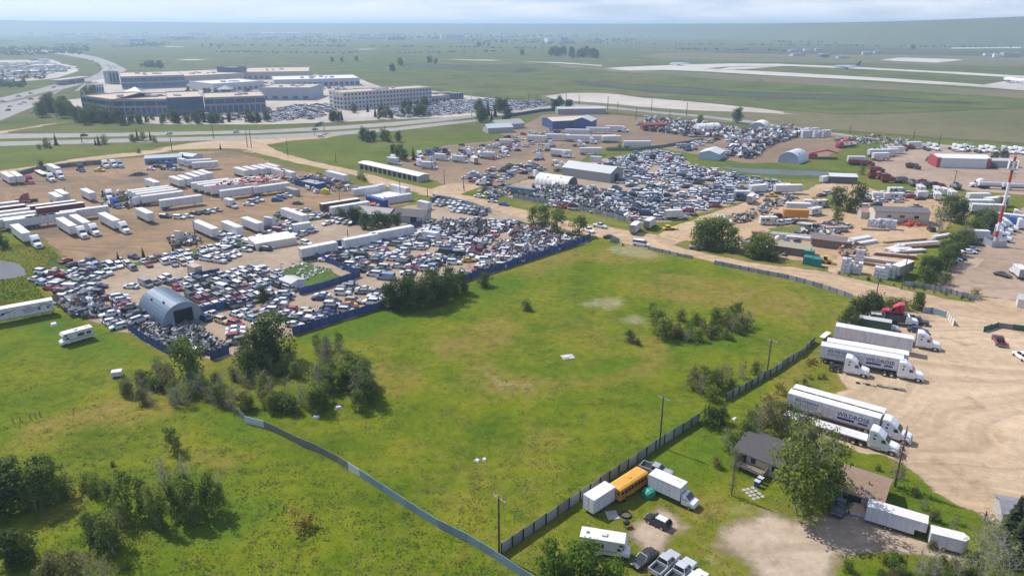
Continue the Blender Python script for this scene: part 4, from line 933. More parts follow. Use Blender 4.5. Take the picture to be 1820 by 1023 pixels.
def pole(px, py, top, label, arms=1, name='utility_pole', group=None, lamp=False, mat=None, rz=B, lean=0):
 x, y = G(px, py); d = math.hypot(x, y)
 # height from the photo: the pole's top pixel row
 v = (top - 511.5) / FPX; dy, dz = math.cos(PITCH) - v * math.sin(PITCH), -math.sin(PITCH) - v * math.cos(PITCH)
 h = max(3.0, CAM_H + dz * y / dy); mat = mat or POLEW; s = max(1.0, d / 330)
 r = empty(name, x, y, HZ(x, y), rz); tag(r, label, 'pole', group)
 m = MB(); m.tube((0, 0, 0), (lean, 0, h), .17 * s, .11 * s, mat, 8); part('mast', m.mesh('mast'), r)
 if arms:
  for i in range(arms):
   m = MB(); m.box(-1.25, 1.25, -.07, .07, h - .35 - i * .9, h - .2 - i * .9, PALEBARK)
   o = part('crossarm', m.mesh('crossarm'), r, (0, .15, 0))
   for q in (-1.15, -.55, .55, 1.15):
    t = MB(); t.tube((q, 0, h - .2 - i * .9), (q, 0, h + .02 - i * .9), .05, .04, WHITEV, 5); part('insulator', t.mesh('insulator'), o)
 if lamp:
  m = MB(); m.tube((0, 0, h - .2), (1.4, 0, h + .1), .05, .05, STEEL, 5); m.box(1.2, 1.9, -.15, .15, h, h + .14, STEEL); part('lamp_head', m.mesh('lamp_head'), r)
 return r

def gable(name, label, ctr, L, Wd, wall, ridge_h, rz, wm, rm, over=.4, z=0, cat='building', group=None, windows=(), doors=(), chim=(), end_door=None, ribs=0):
 """long axis x; windows/doors: (side, x centre, width, z0, z1)"""
 h, w = L / 2, Wd / 2; r = empty(name, ctr[0], ctr[1], z, rz); tag(r, label, cat, group)
 b = MB(); b.box(-h, h, -w, w, 0, wall, wm)
 b.add([(-h, -w, wall), (-h, w, wall), (-h, 0, ridge_h), (h, -w, wall), (h, w, wall), (h, 0, ridge_h)], [(0, 2, 1), (3, 4, 5)], wm)
 part('wall', b.mesh('wall'), r)
 q = MB(); sl = (ridge_h - wall) / w; t = .12
 for s in (-1, 1):
  e = w + over; ez = wall - over * sl
  vs = [(-h - over, s * e, ez), (h + over, s * e, ez), (h + over, 0, ridge_h), (-h - over, 0, ridge_h)]
  q.add(vs + [(x, y, zz + t) for x, y, zz in vs], [(0, 1, 2, 3), (4, 7, 6, 5), (0, 4, 5, 1), (1, 5, 6, 2), (3, 2, 6, 7), (0, 3, 7, 4)], rm)
  if ribs:
   for i in range(ribs + 1):
    x = -h - over + (L + 2 * over) * i / ribs; q.add([(x - .03, s * e, ez + t), (x + .03, s * e, ez + t), (x + .03, 0, ridge_h + t), (x - .03, 0, ridge_h + t), (x, s * e, ez + t + .05), (x, 0, ridge_h + t + .05)], [(0, 1, 4), (0, 4, 5, 3), (1, 2, 5, 4)], rm)
 ro = part('roof', q.mesh('roof'), r)
 for x, y in chim:
  q = MB(); zz = ridge_h - abs(y) * sl; q.tube((x, y, zz - .1), (x, y, zz + .7), .12, .12, STEEL, 7); part('chimney', q.mesh('chimney'), ro)
 for sd, x, wd, z0, z1 in windows:
  q = MB(); y = sd * (w + .02); q.box(x - wd / 2 - .08, x + wd / 2 + .08, y - .03, y + .03, z0 - .08, z1 + .08, WHITEV); f = part('window', q.mesh('window'), r)
  q = MB(); q.box(x - wd / 2, x + wd / 2, y - .05, y + .05, z0, z1, GLASS); part('pane', q.mesh('pane'), f)
 for sd, x, wd, z0, z1 in doors:
  q = MB(); y = sd * (w + .02); q.box(x - wd / 2, x + wd / 2, y - .04, y + .04, z0, z1, DARK); part('door', q.mesh('door'), r)
 if end_door:
  sx, wd, hh = end_door; q = MB(); x = sx * (h + .02); q.box(x - .04, x + .04, -wd / 2, wd / 2, 0, hh, DARK); part('door', q.mesh('door'), r)
 return r
def quonset(name, label, ctr, L, Wd, H, rz, rm, em, door=None, ribs=14, dmat=None, cat='arched shed'):
 h, w = L / 2, Wd / 2; r = empty(name, ctr[0], ctr[1], 0, rz); tag(r, label, cat)
 n = 18; q = MB()
 def ring(x, g): return [(x, -w * g * math.cos(PI * k / n), H * g * math.sin(PI * k / n) ** .85) for k in range(n + 1)]
 xs = []
 for i in range(ribs):
  x = -h + L * i / ribs; xs += [(x, 1.0), (x + L / ribs * .5, 1.022)]
 xs.append((h, 1.0)); vs, fs = [], []
 for x, g in xs: vs += ring(x, g)
 for i in range(len(xs) - 1):
  for k in range(n): a = i * (n + 1) + k; fs.append((a, a + 1, a + n + 2, a + n + 1))
 q.add(vs, fs, rm); part('arched_roof', q.mesh('arched_roof'), r)
 for s in (-1, 1):
  q = MB(); q.add(ring(s * (h - .15), .995), [tuple(range(n + 1))], em); part('end_wall', q.mesh('end_wall'), r)
 if door:
  q = MB(); y0, y1, hh = door; q.box(h - .13, h - .02, y0, y1, 0, hh, dmat or M('dark_opening', (.012, .012, .014), .9, 0, 0)); part('door_opening', q.mesh('door_opening'), r)
  q = MB(); q.box(h - .13, h + .05, y0 - .15, y0, 0, hh + .15, em); q.box(h - .13, h + .05, y1, y1 + .15, 0, hh + .15, em); q.box(h - .13, h + .05, y0, y1, hh, hh + .15, em); part('door_frame', q.mesh('door_frame'), r)
 for x, k in ((-h * .3, 5), (h * .45, 6)):
  a = PI * k / n; y, z = -w * math.cos(a), H * math.sin(a) ** .85
  q = MB(); q.tube((x, y, z), (x, y * 1.02, z + .5), .2, .26, DARK, 7); part('roof_vent', q.mesh('roof_vent'), r)
 return r

PANE = MB().box(0, 1, -.06, .06, 0, 1, M('facade_glass', (.035, .085, .18), .2, 0, .15, .1, spec=.7)).mesh('window')
def facade(root, p, q, z0, z1, n, gap=.12):
 """a row of n windows along the wall p-q, standing 6 cm proud"""
 p, q = Vector(p), Vector(q); d = q - p; ang = math.atan2(d.y, d.x); L = d.length
 for i in range(n):
  a = p + d * ((i + gap / 2) / n); part('window', PANE, root, (a.x, a.y, z0), (0, 0, ang), None, (L / n * (1 - gap), 1, z1 - z0))
def block(name, label, poly, H, wm, rm, rows=(), cat='office building', parapet=.7, units=0, group=None):
 """flat-roofed building on a world footprint; rows: (edge, z0, z1, n, gap)"""
 cx, cy = sum(p[0] for p in poly) / len(poly), sum(p[1] for p in poly) / len(poly)
 P = [(x - cx, y - cy) for x, y in poly]
 ar = sum(P[i - 1][0] * P[i][1] - P[i][0] * P[i - 1][1] for i in range(len(P)))
 r = empty(name, cx, cy, 0); tag(r, label, cat, group)
 b = MB(); n = len(P); b.add([(x, y, 0) for x, y in P] + [(x, y, H) for x, y in P], [(k, (k + 1) % n, n + (k + 1) % n, n + k) for k in range(n)], wm); part('wall', b.mesh('wall'), r)
 b = MB(); b.add([(x, y, H - parapet) for x, y in P], [tuple(range(n))], rm); ro = part('roof', b.mesh('roof'), r)
 b = MB()
 for k in range(n):
  p, q = Vector(P[k]), Vector(P[(k + 1) % n]); d = (q - p).normalized() * .25; nn = Vector((-d.y, d.x)) * (1 if ar > 0 else -1)
  b.add([(*p, H), (*q, H), (*(q + nn * 2), H), (*(p + nn * 2), H), (*(p + nn * 2), H - parapet), (*(q + nn * 2), H - parapet)], [(0, 1, 2, 3), (3, 2, 5, 4)], wm)
 part('parapet', b.mesh('parapet'), r)
 for i in range(units):
  u, v = random.uniform(.25, .75), random.uniform(.3, .7); k = random.randrange(n)
  x, y = P[k][0] * (1 - u) * .8 + P[(k + 2) % n][0] * u * .8, P[k][1] * (1 - v) * .8 + P[(k + 2) % n][1] * v * .8
  s = random.uniform(1.2, 2.6); b = MB(); b.box(x - s, x + s, y - s * .7, y + s * .7, H - parapet, H + random.uniform(.3, 1.2), GREYROOF); part('roof_unit', b.mesh('roof_unit'), ro)
 for e, z0, z1, k, gap in rows: facade(r, P[e], P[(e + 1) % n], z0, z1, k, gap)
 return r

# ---- trees
def leaf_cloud(name, lobes, n, size, mat, seed, shell=.5, up=.85, flat=1.0, stretch=1.0):
 """lobes: (x, y, z, rx, ry, rz); n small leaf-clump faces spread through them"""
 g = np.random.default_rng(seed); lob = np.array(lobes, float)
 vol = np.prod(lob[:, 3:], axis=1) ** .75; pick = g.choice(len(lob), n, p=vol / vol.sum())
 d = g.normal(size=(n, 3)); d /= np.linalg.norm(d, axis=1)[:, None]
 rad = (shell + (1 - shell) * g.random(n)) ** .8 * (1 + g.normal(0, .10, n))
 c = lob[pick, :3] + d * rad[:, None] * lob[pick, 3:]
 nr = d + g.normal(0, .75, (n, 3)); nr[:, 2] += up; nr /= np.linalg.norm(nr, axis=1)[:, None]
 u = np.cross(nr, g.normal(size=(n, 3))); u /= np.linalg.norm(u, axis=1)[:, None]; w = np.cross(nr, u)
 s = size * (0.55 + .9 * g.random(n))[:, None]
 v = np.empty((n, 4, 3)); v[:, 0] = c - u * s; v[:, 1] = c - w * s * .55 + nr * s * .18; v[:, 2] = c + u * s * stretch; v[:, 3] = c + w * s * .55 + nr * s * .18
 tint = np.clip(g.random(len(lob))[pick] * .45 + g.random(n) * .55, 0, 1)
 return quads_mesh(name, v, np.repeat(tint, 4), mat)
def quads_mesh(name, v, tint, mat):
 n = len(v); me = bpy.data.meshes.new(name); k = v.shape[1]
 me.vertices.add(n * k); me.vertices.foreach_set('co', v.reshape(-1).astype(np.float32))
 me.loops.add(n * k); me.loops.foreach_set('vertex_index', np.arange(n * k, dtype=np.int32))
 me.polygons.add(n); me.polygons.foreach_set('loop_start', np.arange(0, n * k, k, dtype=np.int32))
 try: me.polygons.foreach_set('loop_total', np.full(n, k, dtype=np.int32))
 except Exception: pass
 tint = np.asarray(tint, np.float32)
 rgba = np.ones((n * k, 4), np.float32); rgba[:, :3] = tint[:, None] if tint.ndim == 1 else tint
 a = me.attributes.new('tint', 'FLOAT_COLOR', 'POINT'); a.data.foreach_set('color', rgba.reshape(-1))
 me.materials.append(mat); me.update(); me.validate(); return me
def limbs(name, h, r, seed, nb=7, spread=.45, mat=BARK, start=.3, multi=1, twig=0, rise=.5):
 g = random.Random(seed); m = MB(); tips = []
 for s in range(multi):
  x, y = (0, 0) if multi == 1 else (g.uniform(-.5, .5) * spread * h * .25, g.uniform(-.5, .5) * spread * h * .25)
  px, py, pz, pr = x, y, -.2, r / math.sqrt(multi)
  k = 5
  for i in range(k):
   nz = h * .92 * (i + 1) / k; nx = px + g.gauss(0, .035) * h + x * .25; ny = py + g.gauss(0, .035) * h + y * .25; nr = r / math.sqrt(multi) * (1 - .85 * (i + 1) / k)
   m.tube((px, py, pz), (nx, ny, nz), pr, nr, mat, 6, False)
   for b in range(max(1, nb // k + (g.random() < (nb % k) / k))):
    if nz < h * start: continue
    t = g.random(); a = g.uniform(0, 2 * PI); l = h * spread * g.uniform(.45, 1) * (1.15 - nz / h * .7)
    sx, sy, sz = px + (nx - px) * t, py + (ny - py) * t, pz + (nz - pz) * t
    ex, ey, ez = sx + math.cos(a) * l * .8, sy + math.sin(a) * l * .8, sz + l * g.uniform(.2, .9) * rise * 1.6
    br = max(.012 * h * .3, pr * .42); m.tube((sx, sy, sz), (ex, ey, ez), br, br * .3, mat, 4, False); tips.append((ex, ey, ez))
    for q in range(twig):
     tt = g.uniform(.35, 1); a2 = a + g.gauss(0, .9); l2 = l * g.uniform(.25, .55)
     qx, qy, qz = sx + (ex - sx) * tt, sy + (ey - sy) * tt, sz + (ez - sz) * tt
     fx, fy, fz = qx + math.cos(a2) * l2, qy + math.sin(a2) * l2, qz + l2 * g.uniform(-.1, .8)
     m.tube((qx, qy, qz), (fx, fy, fz), br * .4, br * .15, mat, 3, False); tips.append((fx, fy, fz))
   px, py, pz, pr = nx, ny, nz, nr
 return m.mesh(name), tips
TREES = {}
def mk_tree(kind, seed):
 """unit trees are 10 m tall (bushes 4 m); returns (part recipe, height)"""
 g = random.Random(seed * 13 + 5)
 if kind in ('poplar', 'leafy', 'dark', 'pale', 'bright'):
  h = 10.0; wide = {'poplar': .26, 'leafy': .36, 'dark': .42, 'pale': .36, 'bright': .42}[kind]
  mat = {'poplar': LEAF_A, 'leafy': LEAF_A, 'dark': LEAF_D, 'pale': LEAF_P, 'bright': LEAF_B}[kind]
  tr, tips = limbs('trunk', h * .9, .22, seed, 14, wide * .95, PALEBARK if kind in ('pale', 'leafy') else BARK, .14, 1 if kind == 'poplar' else g.choice((1, 2, 3)), 1)
  lobes = []
  for t in tips:
   if g.random() < .85: s = g.uniform(.75, 1.5) * (1.25 if kind in ('dark', 'bright') else 1); lobes.append((t[0], t[1], max(1.6, t[2]), s, s, s * .85))
  for k in range(14): a = g.uniform(0, 6.28); q = g.uniform(.1, wide * .8) * h; z = g.uniform(.14, .92) * h; s = g.uniform(.9, 1.6); q *= 1.15 - abs(z / h - .5); lobes.append((q * math.cos(a), q * math.sin(a), z, s, s, s))
  n = {'poplar': 1250, 'leafy': 1450, 'dark': 2200, 'pale': 1100, 'bright': 2300}[kind]
  return [('trunk', tr), ('crown', leaf_cloud('crown', lobes, n, .30, mat, seed))], h
 if kind == 'big':
  h = 10.0; tr, tips = limbs('trunk', h * .97, .2, seed, 26, .36, PALEBARK, .2, 3, 3)
  lobes = []
  for t in tips:
   if g.random() < (.6 if t[2] < 6.8 else .12): s = g.uniform(.45, 1.0); lobes.append((t[0], t[1], max(1.2, t[2] - .3), s, s, s * .9))
  for k in range(12): a = g.uniform(0, 6.28); q = g.uniform(.05, .33) * h; z = g.uniform(.14, .6) * h; s = g.uniform(.7, 1.25); lobes.append((q * math.cos(a), q * math.sin(a), z, s, s, s))
  return [('trunk', tr), ('crown', leaf_cloud('crown', lobes, 3900, .18, LEAF_A, seed))], h
 if kind in ('bush', 'darkbush', 'palebush', 'brightbush'):
  h = 4.0; mat = {'bush': LEAF_A, 'darkbush': LEAF_D, 'palebush': LEAF_P, 'brightbush': LEAF_B}[kind]
  tr, tips = limbs('stems', h * .75, .08, seed, 10, .5, BARK, .1, 4, 0)
  lobes = [(t[0], t[1], max(.5, t[2]), g.uniform(.5, .9), g.uniform(.5, .9), g.uniform(.45, .8)) for t in tips]
  for k in range(6): a = g.uniform(0, 6.28); q = g.uniform(0, 1.5); lobes.append((q * math.cos(a), q * math.sin(a), g.uniform(.4, 2.2), g.uniform(.6, 1), g.uniform(.6, 1), .7))
  return [('stems', tr), ('foliage', leaf_cloud('foliage', lobes, 760, .17, mat, seed))], h
 if kind == 'spruce':
  h = 10.0; tr, _ = limbs('trunk', h, .16, seed, 0, .1, BARK, 2); v = []; ti = []
  for k in range(620):
   t = g.random() ** 1.25; z = h * (.06 + .94 * t); rr = (1 - t) * h * .2 * g.uniform(.55, 1.1) + .06; a = g.uniform(0, 6.28)
   c, s = math.cos(a), math.sin(a); w = .14 + rr * .2
   v.append([(c * .05, s * .05, z), (c * rr * .6 - s * w, s * rr * .6 + c * w, z - rr * .22), (c * rr, s * rr, z - rr * .35), (c * rr * .6 + s * w, s * rr * .6 - c * w, z - rr * .22)]); ti += [g.random()] * 4
  return [('trunk', tr), ('needles', quads_mesh('needles', np.array(v), ti, NEEDLE))], h
 if kind == 'deadspruce':
  h = 10.0; m = MB(); m.tube((0, 0, -.2), (0, 0, h), .15, .02, BARK, 6, False)
  for k in range(230):
   t = g.random() ** .9; z = h * (.10 + .88 * t); rr = (1 - t) * h * .155 * g.uniform(.6, 1.1) + .1; a = g.uniform(0, 6.28); c, s = math.cos(a), math.sin(a)
   m.tube((0, 0, z), (c * rr, s * rr, z - rr * g.uniform(-.05, .35)), .025, .008, M('dead_branch', (.20, .155, .12), .9, 0, .2), 3, False)
  tr = m.mesh('trunk'); v = []; ti = []
  for k in range(260):
   t = g.random(); z = h * (.1 + .85 * t); rr = (1 - t) * h * .14 * g.uniform(.3, 1.0); a = g.uniform(0, 6.28); c, s = math.cos(a), math.sin(a); w = .09
   v.append([(c * rr * .7, s * rr * .7, z), (c * rr * .85 - s * w, s * rr * .85 + c * w, z - .1), (c * rr * 1.05, s * rr * 1.05, z - .12), (c * rr * .85 + s * w, s * rr * .85 - c * w, z - .1)]); ti += [g.random()] * 4
  return [('trunk', tr), ('twigs', quads_mesh('twigs', np.array(v), ti, DEADN))], h
 if kind in ('bare', 'halfbare'):
  h = 6.0; tr, tips = limbs('branches', h, .09, seed, 20, .42, PALEBARK, .08, 4, 4, .75)
  lobes = [(t[0], t[1], t[2], .32, .32, .3) for t in tips if g.random() < (.25 if kind == 'bare' else .7)] or [(0, 0, 2, .5, .5, .5)]
  lobes += [(g.gauss(0, .8), g.gauss(0, .8), g.uniform(.3, 1.6), .6, .6, .5) for k in range(5)]
  return [('branches', tr), ('foliage', leaf_cloud('foliage', lobes, 320 if kind == 'bare' else 900, .13, LEAF_P if g.random() < .6 else LEAF_A, seed))], h
 if kind == 'yellowbush':
  h = 2.0; lobes = [(g.gauss(0, .8), g.gauss(0, .6), g.uniform(.2, 1.2), .5, .5, .45) for k in range(9)]
  mat = MATS.get('leaf_yellow') or leaf_mat('leaf_yellow', (.15, .13, .03), (.33, .25, .05), (.48, .36, .09))
  return [('foliage', leaf_cloud('foliage', lobes, 420, .14, mat, seed))], h
NVAR = {'big': 2, 'spruce': 3, 'deadspruce': 2, 'yellowbush': 2}
def tree(kind, px, py, h, label, group=None, cat=None, spread=1.0, name=None, xy=None):
 nv = NVAR.get(kind, 4); s = random.randrange(nv); key = (kind, s)
 if key not in TREES: TREES[key] = mk_tree(kind, 31 + s * 7 + len(kind) * 101)
 rec, h0 = TREES[key]; x, y = xy or G(px, py); f = h / h0
 nm = name or {'spruce': 'spruce_tree', 'deadspruce': 'dead_spruce_tree', 'bare': 'bare_shrub', 'halfbare': 'bare_shrub', 'bush': 'shrub', 'darkbush': 'shrub', 'palebush': 'shrub', 'brightbush': 'shrub', 'yellowbush': 'shrub', 'poplar': 'poplar_tree'}.get(kind, 'leafy_tree')
 r = empty(nm, x, y, HZ(x, y) - .05, random.uniform(0, 6.28), (f * spread, f * spread, f)); tag(r, label, cat or ('tree' if 'tree' in nm else 'shrub'), group)
 for pn, me in rec: part(pn, me, r)
 return r
# ------------------------------------------------------------------ fences
P_CORR = corr_panel(M('galvanised_sheet', (.40, .43, .47), .5, .35, .18, .8)); P_CORR2 = corr_panel(M('dull_galvanised_sheet', (.33, .36, .40), .55, .3, .2, .8))
P_CORR3 = corr_panel(M('bright_galvanised_sheet', (.46, .49, .53), .5, .35, .18, .8)); P_RUSTC = corr_panel(M('rusting_sheet', (.30, .27, .25), .7, .1, .3, .8))
P_BLUE = corr_panel(M('blue_sheet', (.040, .085, .25), .55, 0, .2, .5)); P_BLUE2 = corr_panel(M('faded_blue_sheet', (.055, .10, .26), .6, 0, .2, .5))
P_STEELB = flat_panel(M('pale_blue_sheet', (.24, .34, .40), .5, .25, .14, .6)); P_STEELB2 = flat_panel(M('bluish_sheet', (.20, .29, .35), .5, .25, .14, .6)); P_RUSTY = flat_panel(M('brown_sheet', (.16, .13, .13), .7, 0, .2)); P_WSHEET = flat_panel(M('bright_sheet', (.58, .64, .68), .45, .2, .1))
P_TIMBER = flat_panel(M('grey_timber', (.20, .19, .17), .9, 0, .3, 1)); P_GREENF = corr_panel(M('green_sheet', (.03, .12, .075), .6, 0, .2)); P_LATT = flat_panel(M('silver_timber', (.33, .32, .30), .9, 0, .25, 1))
P_WHITE = flat_panel(M('white_gate_panel', (.66, .64, .58), .6, 0, .15))

fence('metal_fence', [(890, 984), (948, 945), (1030, 889), (1115, 832), (1180, 788), (1243, 748)], 1.9, 2.6, lambda k: P_RUSTC if k % 13 == 6 else (P_CORR, P_CORR, P_CORR2, P_CORR3)[k * 7 % 4], 'grey corrugated metal fence with dark posts between the pasture and the house yard', post_side=-1, wob=.03)
fence('metal_fence', [(1290, 712), (1335, 686), (1368, 668), (1400, 646), (1425, 630), (1448, 607)], 1.6, 2.6, [P_CORR2, P_TIMBER, P_CORR2], 'weathered grey fence, leaning, between the pasture and the gravel truck lot', post_side=-1, wob=.08)
fence('metal_fence', [(436, 752), (470, 760), (495, 771), (530, 789), (560, 801), (600, 822), (660, 860), (720, 900), (780, 938), (830, 962), (878, 992), (925, 1023), (960, 1046)], 1.5, 2.8, lambda k: P_WSHEET if k in (1, 10, 2) else (P_TIMBER if 2 < k < 10 else (P_RUSTY if k == 37 else (P_STEELB if k % 3 else P_STEELB2))), 'pale blue grey sheet metal fence running across the foreground pasture', wob=.02, post=False)
fence('metal_fence', [(345, 682), (352, 694), (368, 703), (400, 722), (436, 748)], 1.3, 2.6, lambda k: P_TIMBER, 'dark sagging fence lost among the bushes left of the pasture', wob=.15)
fence('blue_fence', [(521, 596), (600, 571), (688, 545)], 2.1, 2.5, [P_BLUE, P_BLUE2, P_BLUE], 'blue metal fence between the pasture and the wrecking yard, left of the dark trees', wob=.05)
fence('blue_fence', [(826, 500), (860, 489), (920, 470), (985, 449), (1030, 434), (1050, 424)], 2.1, 2.5, [P_BLUE, P_BLUE2, P_BLUE], 'blue metal fence between the pasture and the wrecking yard, right of the dark trees', wob=.05)
fence('blue_fence', [(229, 588), (252, 604), (282, 621), (307, 634)], 2.2, 2.5, [P_BLUE], 'short bright blue fence in front of the arched shed, facing the left pasture', wob=.02)
fence('blue_fence', [(375, 640), (408, 628)], 2.2, 2.5, [P_BLUE2], 'short blue fence section seen between the two big trees by the wrecking yard', wob=.02)
fence('blue_fence', [(352, 560), (400, 549), (450, 540)], 2.2, 2.5, [P_BLUE, P_BLUE2], 'blue fence between the arched shed and the row of wrecked cars on its right', wob=.02)
fence('blue_fence', [(533, 524), (580, 512), (640, 492), (592, 471), (545, 454), (590, 440), (650, 428), (735, 405), (750, 401)], 2.1, 2.5, [P_BLUE, P_BLUE2], 'blue fence round the small grassy corner inside the wrecking yard', wob=.02)
fence('blue_fence', [(344, 500), (392, 491)], 2.6, 2.5, [P_BLUE], 'short tall blue wall behind the wrecked cars, left of the grassy corner', wob=.01)
fence('roadside_fence', [(1085, 430), (1100, 431), (1105, 437)], 1.7, 2.6, [P_LATT], 'short silver timber fence at the corner of the pasture and the dirt road', wob=.08)
fence('roadside_fence', [(1152, 443), (1190, 452), (1232, 461)], 1.2, 2.8, [P_LATT, P_CORR2], 'low grey fence along the dirt road, in front of the parked white van', wob=.08)
fence('roadside_fence', [(1270, 470), (1330, 482), (1400, 496), (1460, 512), (1515, 531)], 1.4, 2.8, [P_CORR2, P_LATT], 'long grey fence between the pasture and the dirt road', wob=.06)
fence('roadside_fence', [(1638, 556), (1655, 557), (1681, 565)], 1.7, 2.6, [P_STEELB, P_CORR2], 'grey blue fence by the red truck at the mouth of the gravel lot', wob=.04)
fence('gate', [(1681, 563), (1694, 579)], 1.8, 1.6, [P_WHITE], 'white timber gate panels swung open at the mouth of the gravel lot', cat='gate', wob=.04)
fence('roadside_fence', [(1748, 590), (1772, 582), (1800, 586), (1850, 592)], 1.5, 2.6, [P_TIMBER, P_GREENF, P_GREENF], 'dark green fence behind the purple car at the right edge', wob=.04)
fence('roadside_fence', [(1606, 508), (1640, 512)], 1.6, 2.6, [P_CORR], 'pale grey corrugated fence section beside the lumber yard hedge', wob=.04)
fence('picket_fence', [(1642, 513), (1690, 523), (1740, 536)], 1.6, 1.3, [P_LATT], 'long fence of spaced silver pickets along the dirt road at the right', wob=.12)
fence('roadside_fence', [(912, 352), (960, 361), (1016, 371), (1070, 383), (1120, 396)], 2.0, 3.0, [P_LATT, P_CORR2], 'long grey fence between the roadside grass and the far car wrecking yard', wob=.04)
fence('roadside_fence', [(770, 353), (800, 358), (840, 368), (873, 380)], 2.0, 3.0, [P_STEELB], 'bluish sheet fence curving round the row of dark parked cars by the road', wob=.02)
fence('roadside_fence', [(22, 318), (60, 305), (110, 298), (182, 292)], 2.2, 4, [P_TIMBER, flat_panel(M('slate_sheet', (.10, .14, .16), .7))], 'dark fence along the top of the left truck yard', wob=.02)
fence('roadside_fence', [(640, 300 + 0), (640, 301)], 1.5, 3, [P_TIMBER], 'low dark fence stub at the corner of the long storage building', wob=.02)
fence('roadside_fence', [(1078, 268), (1130, 268), (1180, 262), (1250, 250)], 1.8, 5, [P_TIMBER], 'dark fence between the brown dirt lot and the far wrecking yard', wob=.02)
fence('roadside_fence', [(893, 212), (905, 208), (960, 199), (1000, 196)], 2.4, 6, [flat_panel(M('navy_sheet', (.04, .06, .10), .7))], 'dark blue fence along the road by the auction lot', wob=.0)
# scattered posts of an old wire fence at the far left
for k, (px, py) in enumerate(((24, 752), (37, 750), (55, 746), (64, 744), (72, 741))):
 solo('fence_post', MB().box(-.06, .06, -.06, .06, 0, 1.3, WOOD).mesh('fence_post'), 'thin weathered post of an old wire fence standing in the left pasture', 'post', 'old fence posts in the left pasture', (*G(px, py), HZ(*G(px, py))))
solo('sheet_panel', MB().box(-2.2, 2.2, -.6, .6, .3, .36, M('bright_white_sheet', (.7, .7, .66), .5)).mesh('sheet_panel'), 'white sheet panel leaning on the end of the grey fence by the truck lot', 'panel', None, (*G(1466, 600), .5), R(48))

# ------------------------------------------------------------------ poles and mast
pole(887, 986, 884, 'tall utility pole with one crossarm at the meeting of the two pasture fences')
pole(1172, 794, 706, 'utility pole with a crossarm behind the yellow school bus, on the fence line')
pole(1363, 664, 604, 'utility pole by the leaning grey fence, behind the pale shrubs')
pole(1602, 514, 452, 'thin roadside utility pole in front of the stacked white pallets', 0)
pole(1557, 527, 502, 'short dark pole on the roadside by the dark green bushes', 0)
pole(1706, 440, 388, 'floodlight pole with a red box top beside the hedge of the car park', 0, 'light_pole', lamp=True, mat=STEEL)
pole(1345, 458, 436, 'street lamp at the edge of the dirt road by the leafy trees', 0, 'light_pole', lamp=True, mat=STEEL)
for k, (px, py, t) in enumerate(((712, 356, 319), (605, 374, 342), (676, 362, 350), (350, 440, 391), (119, 356, 332), (620, 440, 408), (750, 408, 387), (760, 350, 334), (824, 336, 315), (790, 328, 302), (768, 303, 280), (597, 288, 273), (512, 278, 250), (146, 254, 240), (306, 268, 240), (380, 246, 222), (440, 262, 232), (447, 262, 232), (684, 232, 224), (395, 440, 425), (825, 340, 330), (1694, 335, 303), (1130, 214, 190), (1220, 206, 182), (1080, 196, 172), (1158, 196, 176), (1029, 186, 170), (1006, 184, 166), (940, 180, 166), (1098, 192, 180), (1190, 212, 195), (1510, 238, 222), (1622, 255, 230), (1668, 262, 240))):
 pole(px, py, t, ['slender utility pole standing by the truck yards', 'thin dark utility pole along the road'][k % 2], 1 if k % 3 == 0 else 0, group='utility poles along the yards and roads')
pole(838, 208, 160, 'tall white highway light mast beside the cross road', 0, 'light_pole', mat=M('pale_mast', (.6, .62, .62), .4))
x, y = G(1767, 436); d = math.hypot(x, y)
tw = empty('cell_tower', x, y, 0); tag(tw, 'tall red and white striped cell tower with antennas at its top', 'tower')
Hh = CAM_H + y * (-math.sin(PITCH) - (278 - 511.5) / FPX * math.cos(PITCH)) / (math.cos(PITCH) - (278 - 511.5) / FPX * math.sin(PITCH))
TRED = M('tower_red', (.50, .055, .025), .5, 0, .08); TWHT = M('tower_white', (.78, .78, .76), .5, 0, .05)
bands = [(0, .10, TWHT), (.10, .17, TRED), (.17, .27, TWHT), (.27, .46, TRED), (.46, .72, TWHT), (.72, .86, TRED), (.86, .95, STEEL), (.95, 1.0, TRED)]
for a, b_, m_ in bands:
 q = MB(); q.tube((0, 0, Hh * a), (0, 0, Hh * b_), .55 - .15 * a, .55 - .15 * b_, m_, 12); part('mast_section', q.mesh('mast_section'), tw)
for k in range(6):
 a = k * PI / 3; q = MB(); q.box(1.3, 1.6, -.25, .25, 0, 2.6, TWHT); q.box(.3, 1.35, -.05, .05, 1.2, 1.3, DARK); part('antenna_panel', q.mesh('antenna_panel'), tw, (0, 0, Hh * .865), (0, 0, a))
q = MB(); q.tube((0, 0, Hh * .86), (0, 0, Hh * .862), 1.7, 1.7, STEEL, 12); part('antenna_ring', q.mesh('antenna_ring'), tw)
q = MB(); q.tube((.5, -.6, 0), (.9, -1.0, 0), .9, .9, TWHT, 12); part('dish_antenna', q.mesh('dish_antenna'), tw, (0, 0, Hh * .80))
q = MB()
for s in (-1, 1): q.box(-2.4, 2.4, s * 2.4 - .04, s * 2.4 + .04, 0, 2.2, P_CORR.materials[0]); q.box(s * 2.4 - .04, s * 2.4 + .04, -2.35, 2.35, 0, 2.2, P_CORR.materials[0])
part('base_fence', q.mesh('base_fence'), tw)

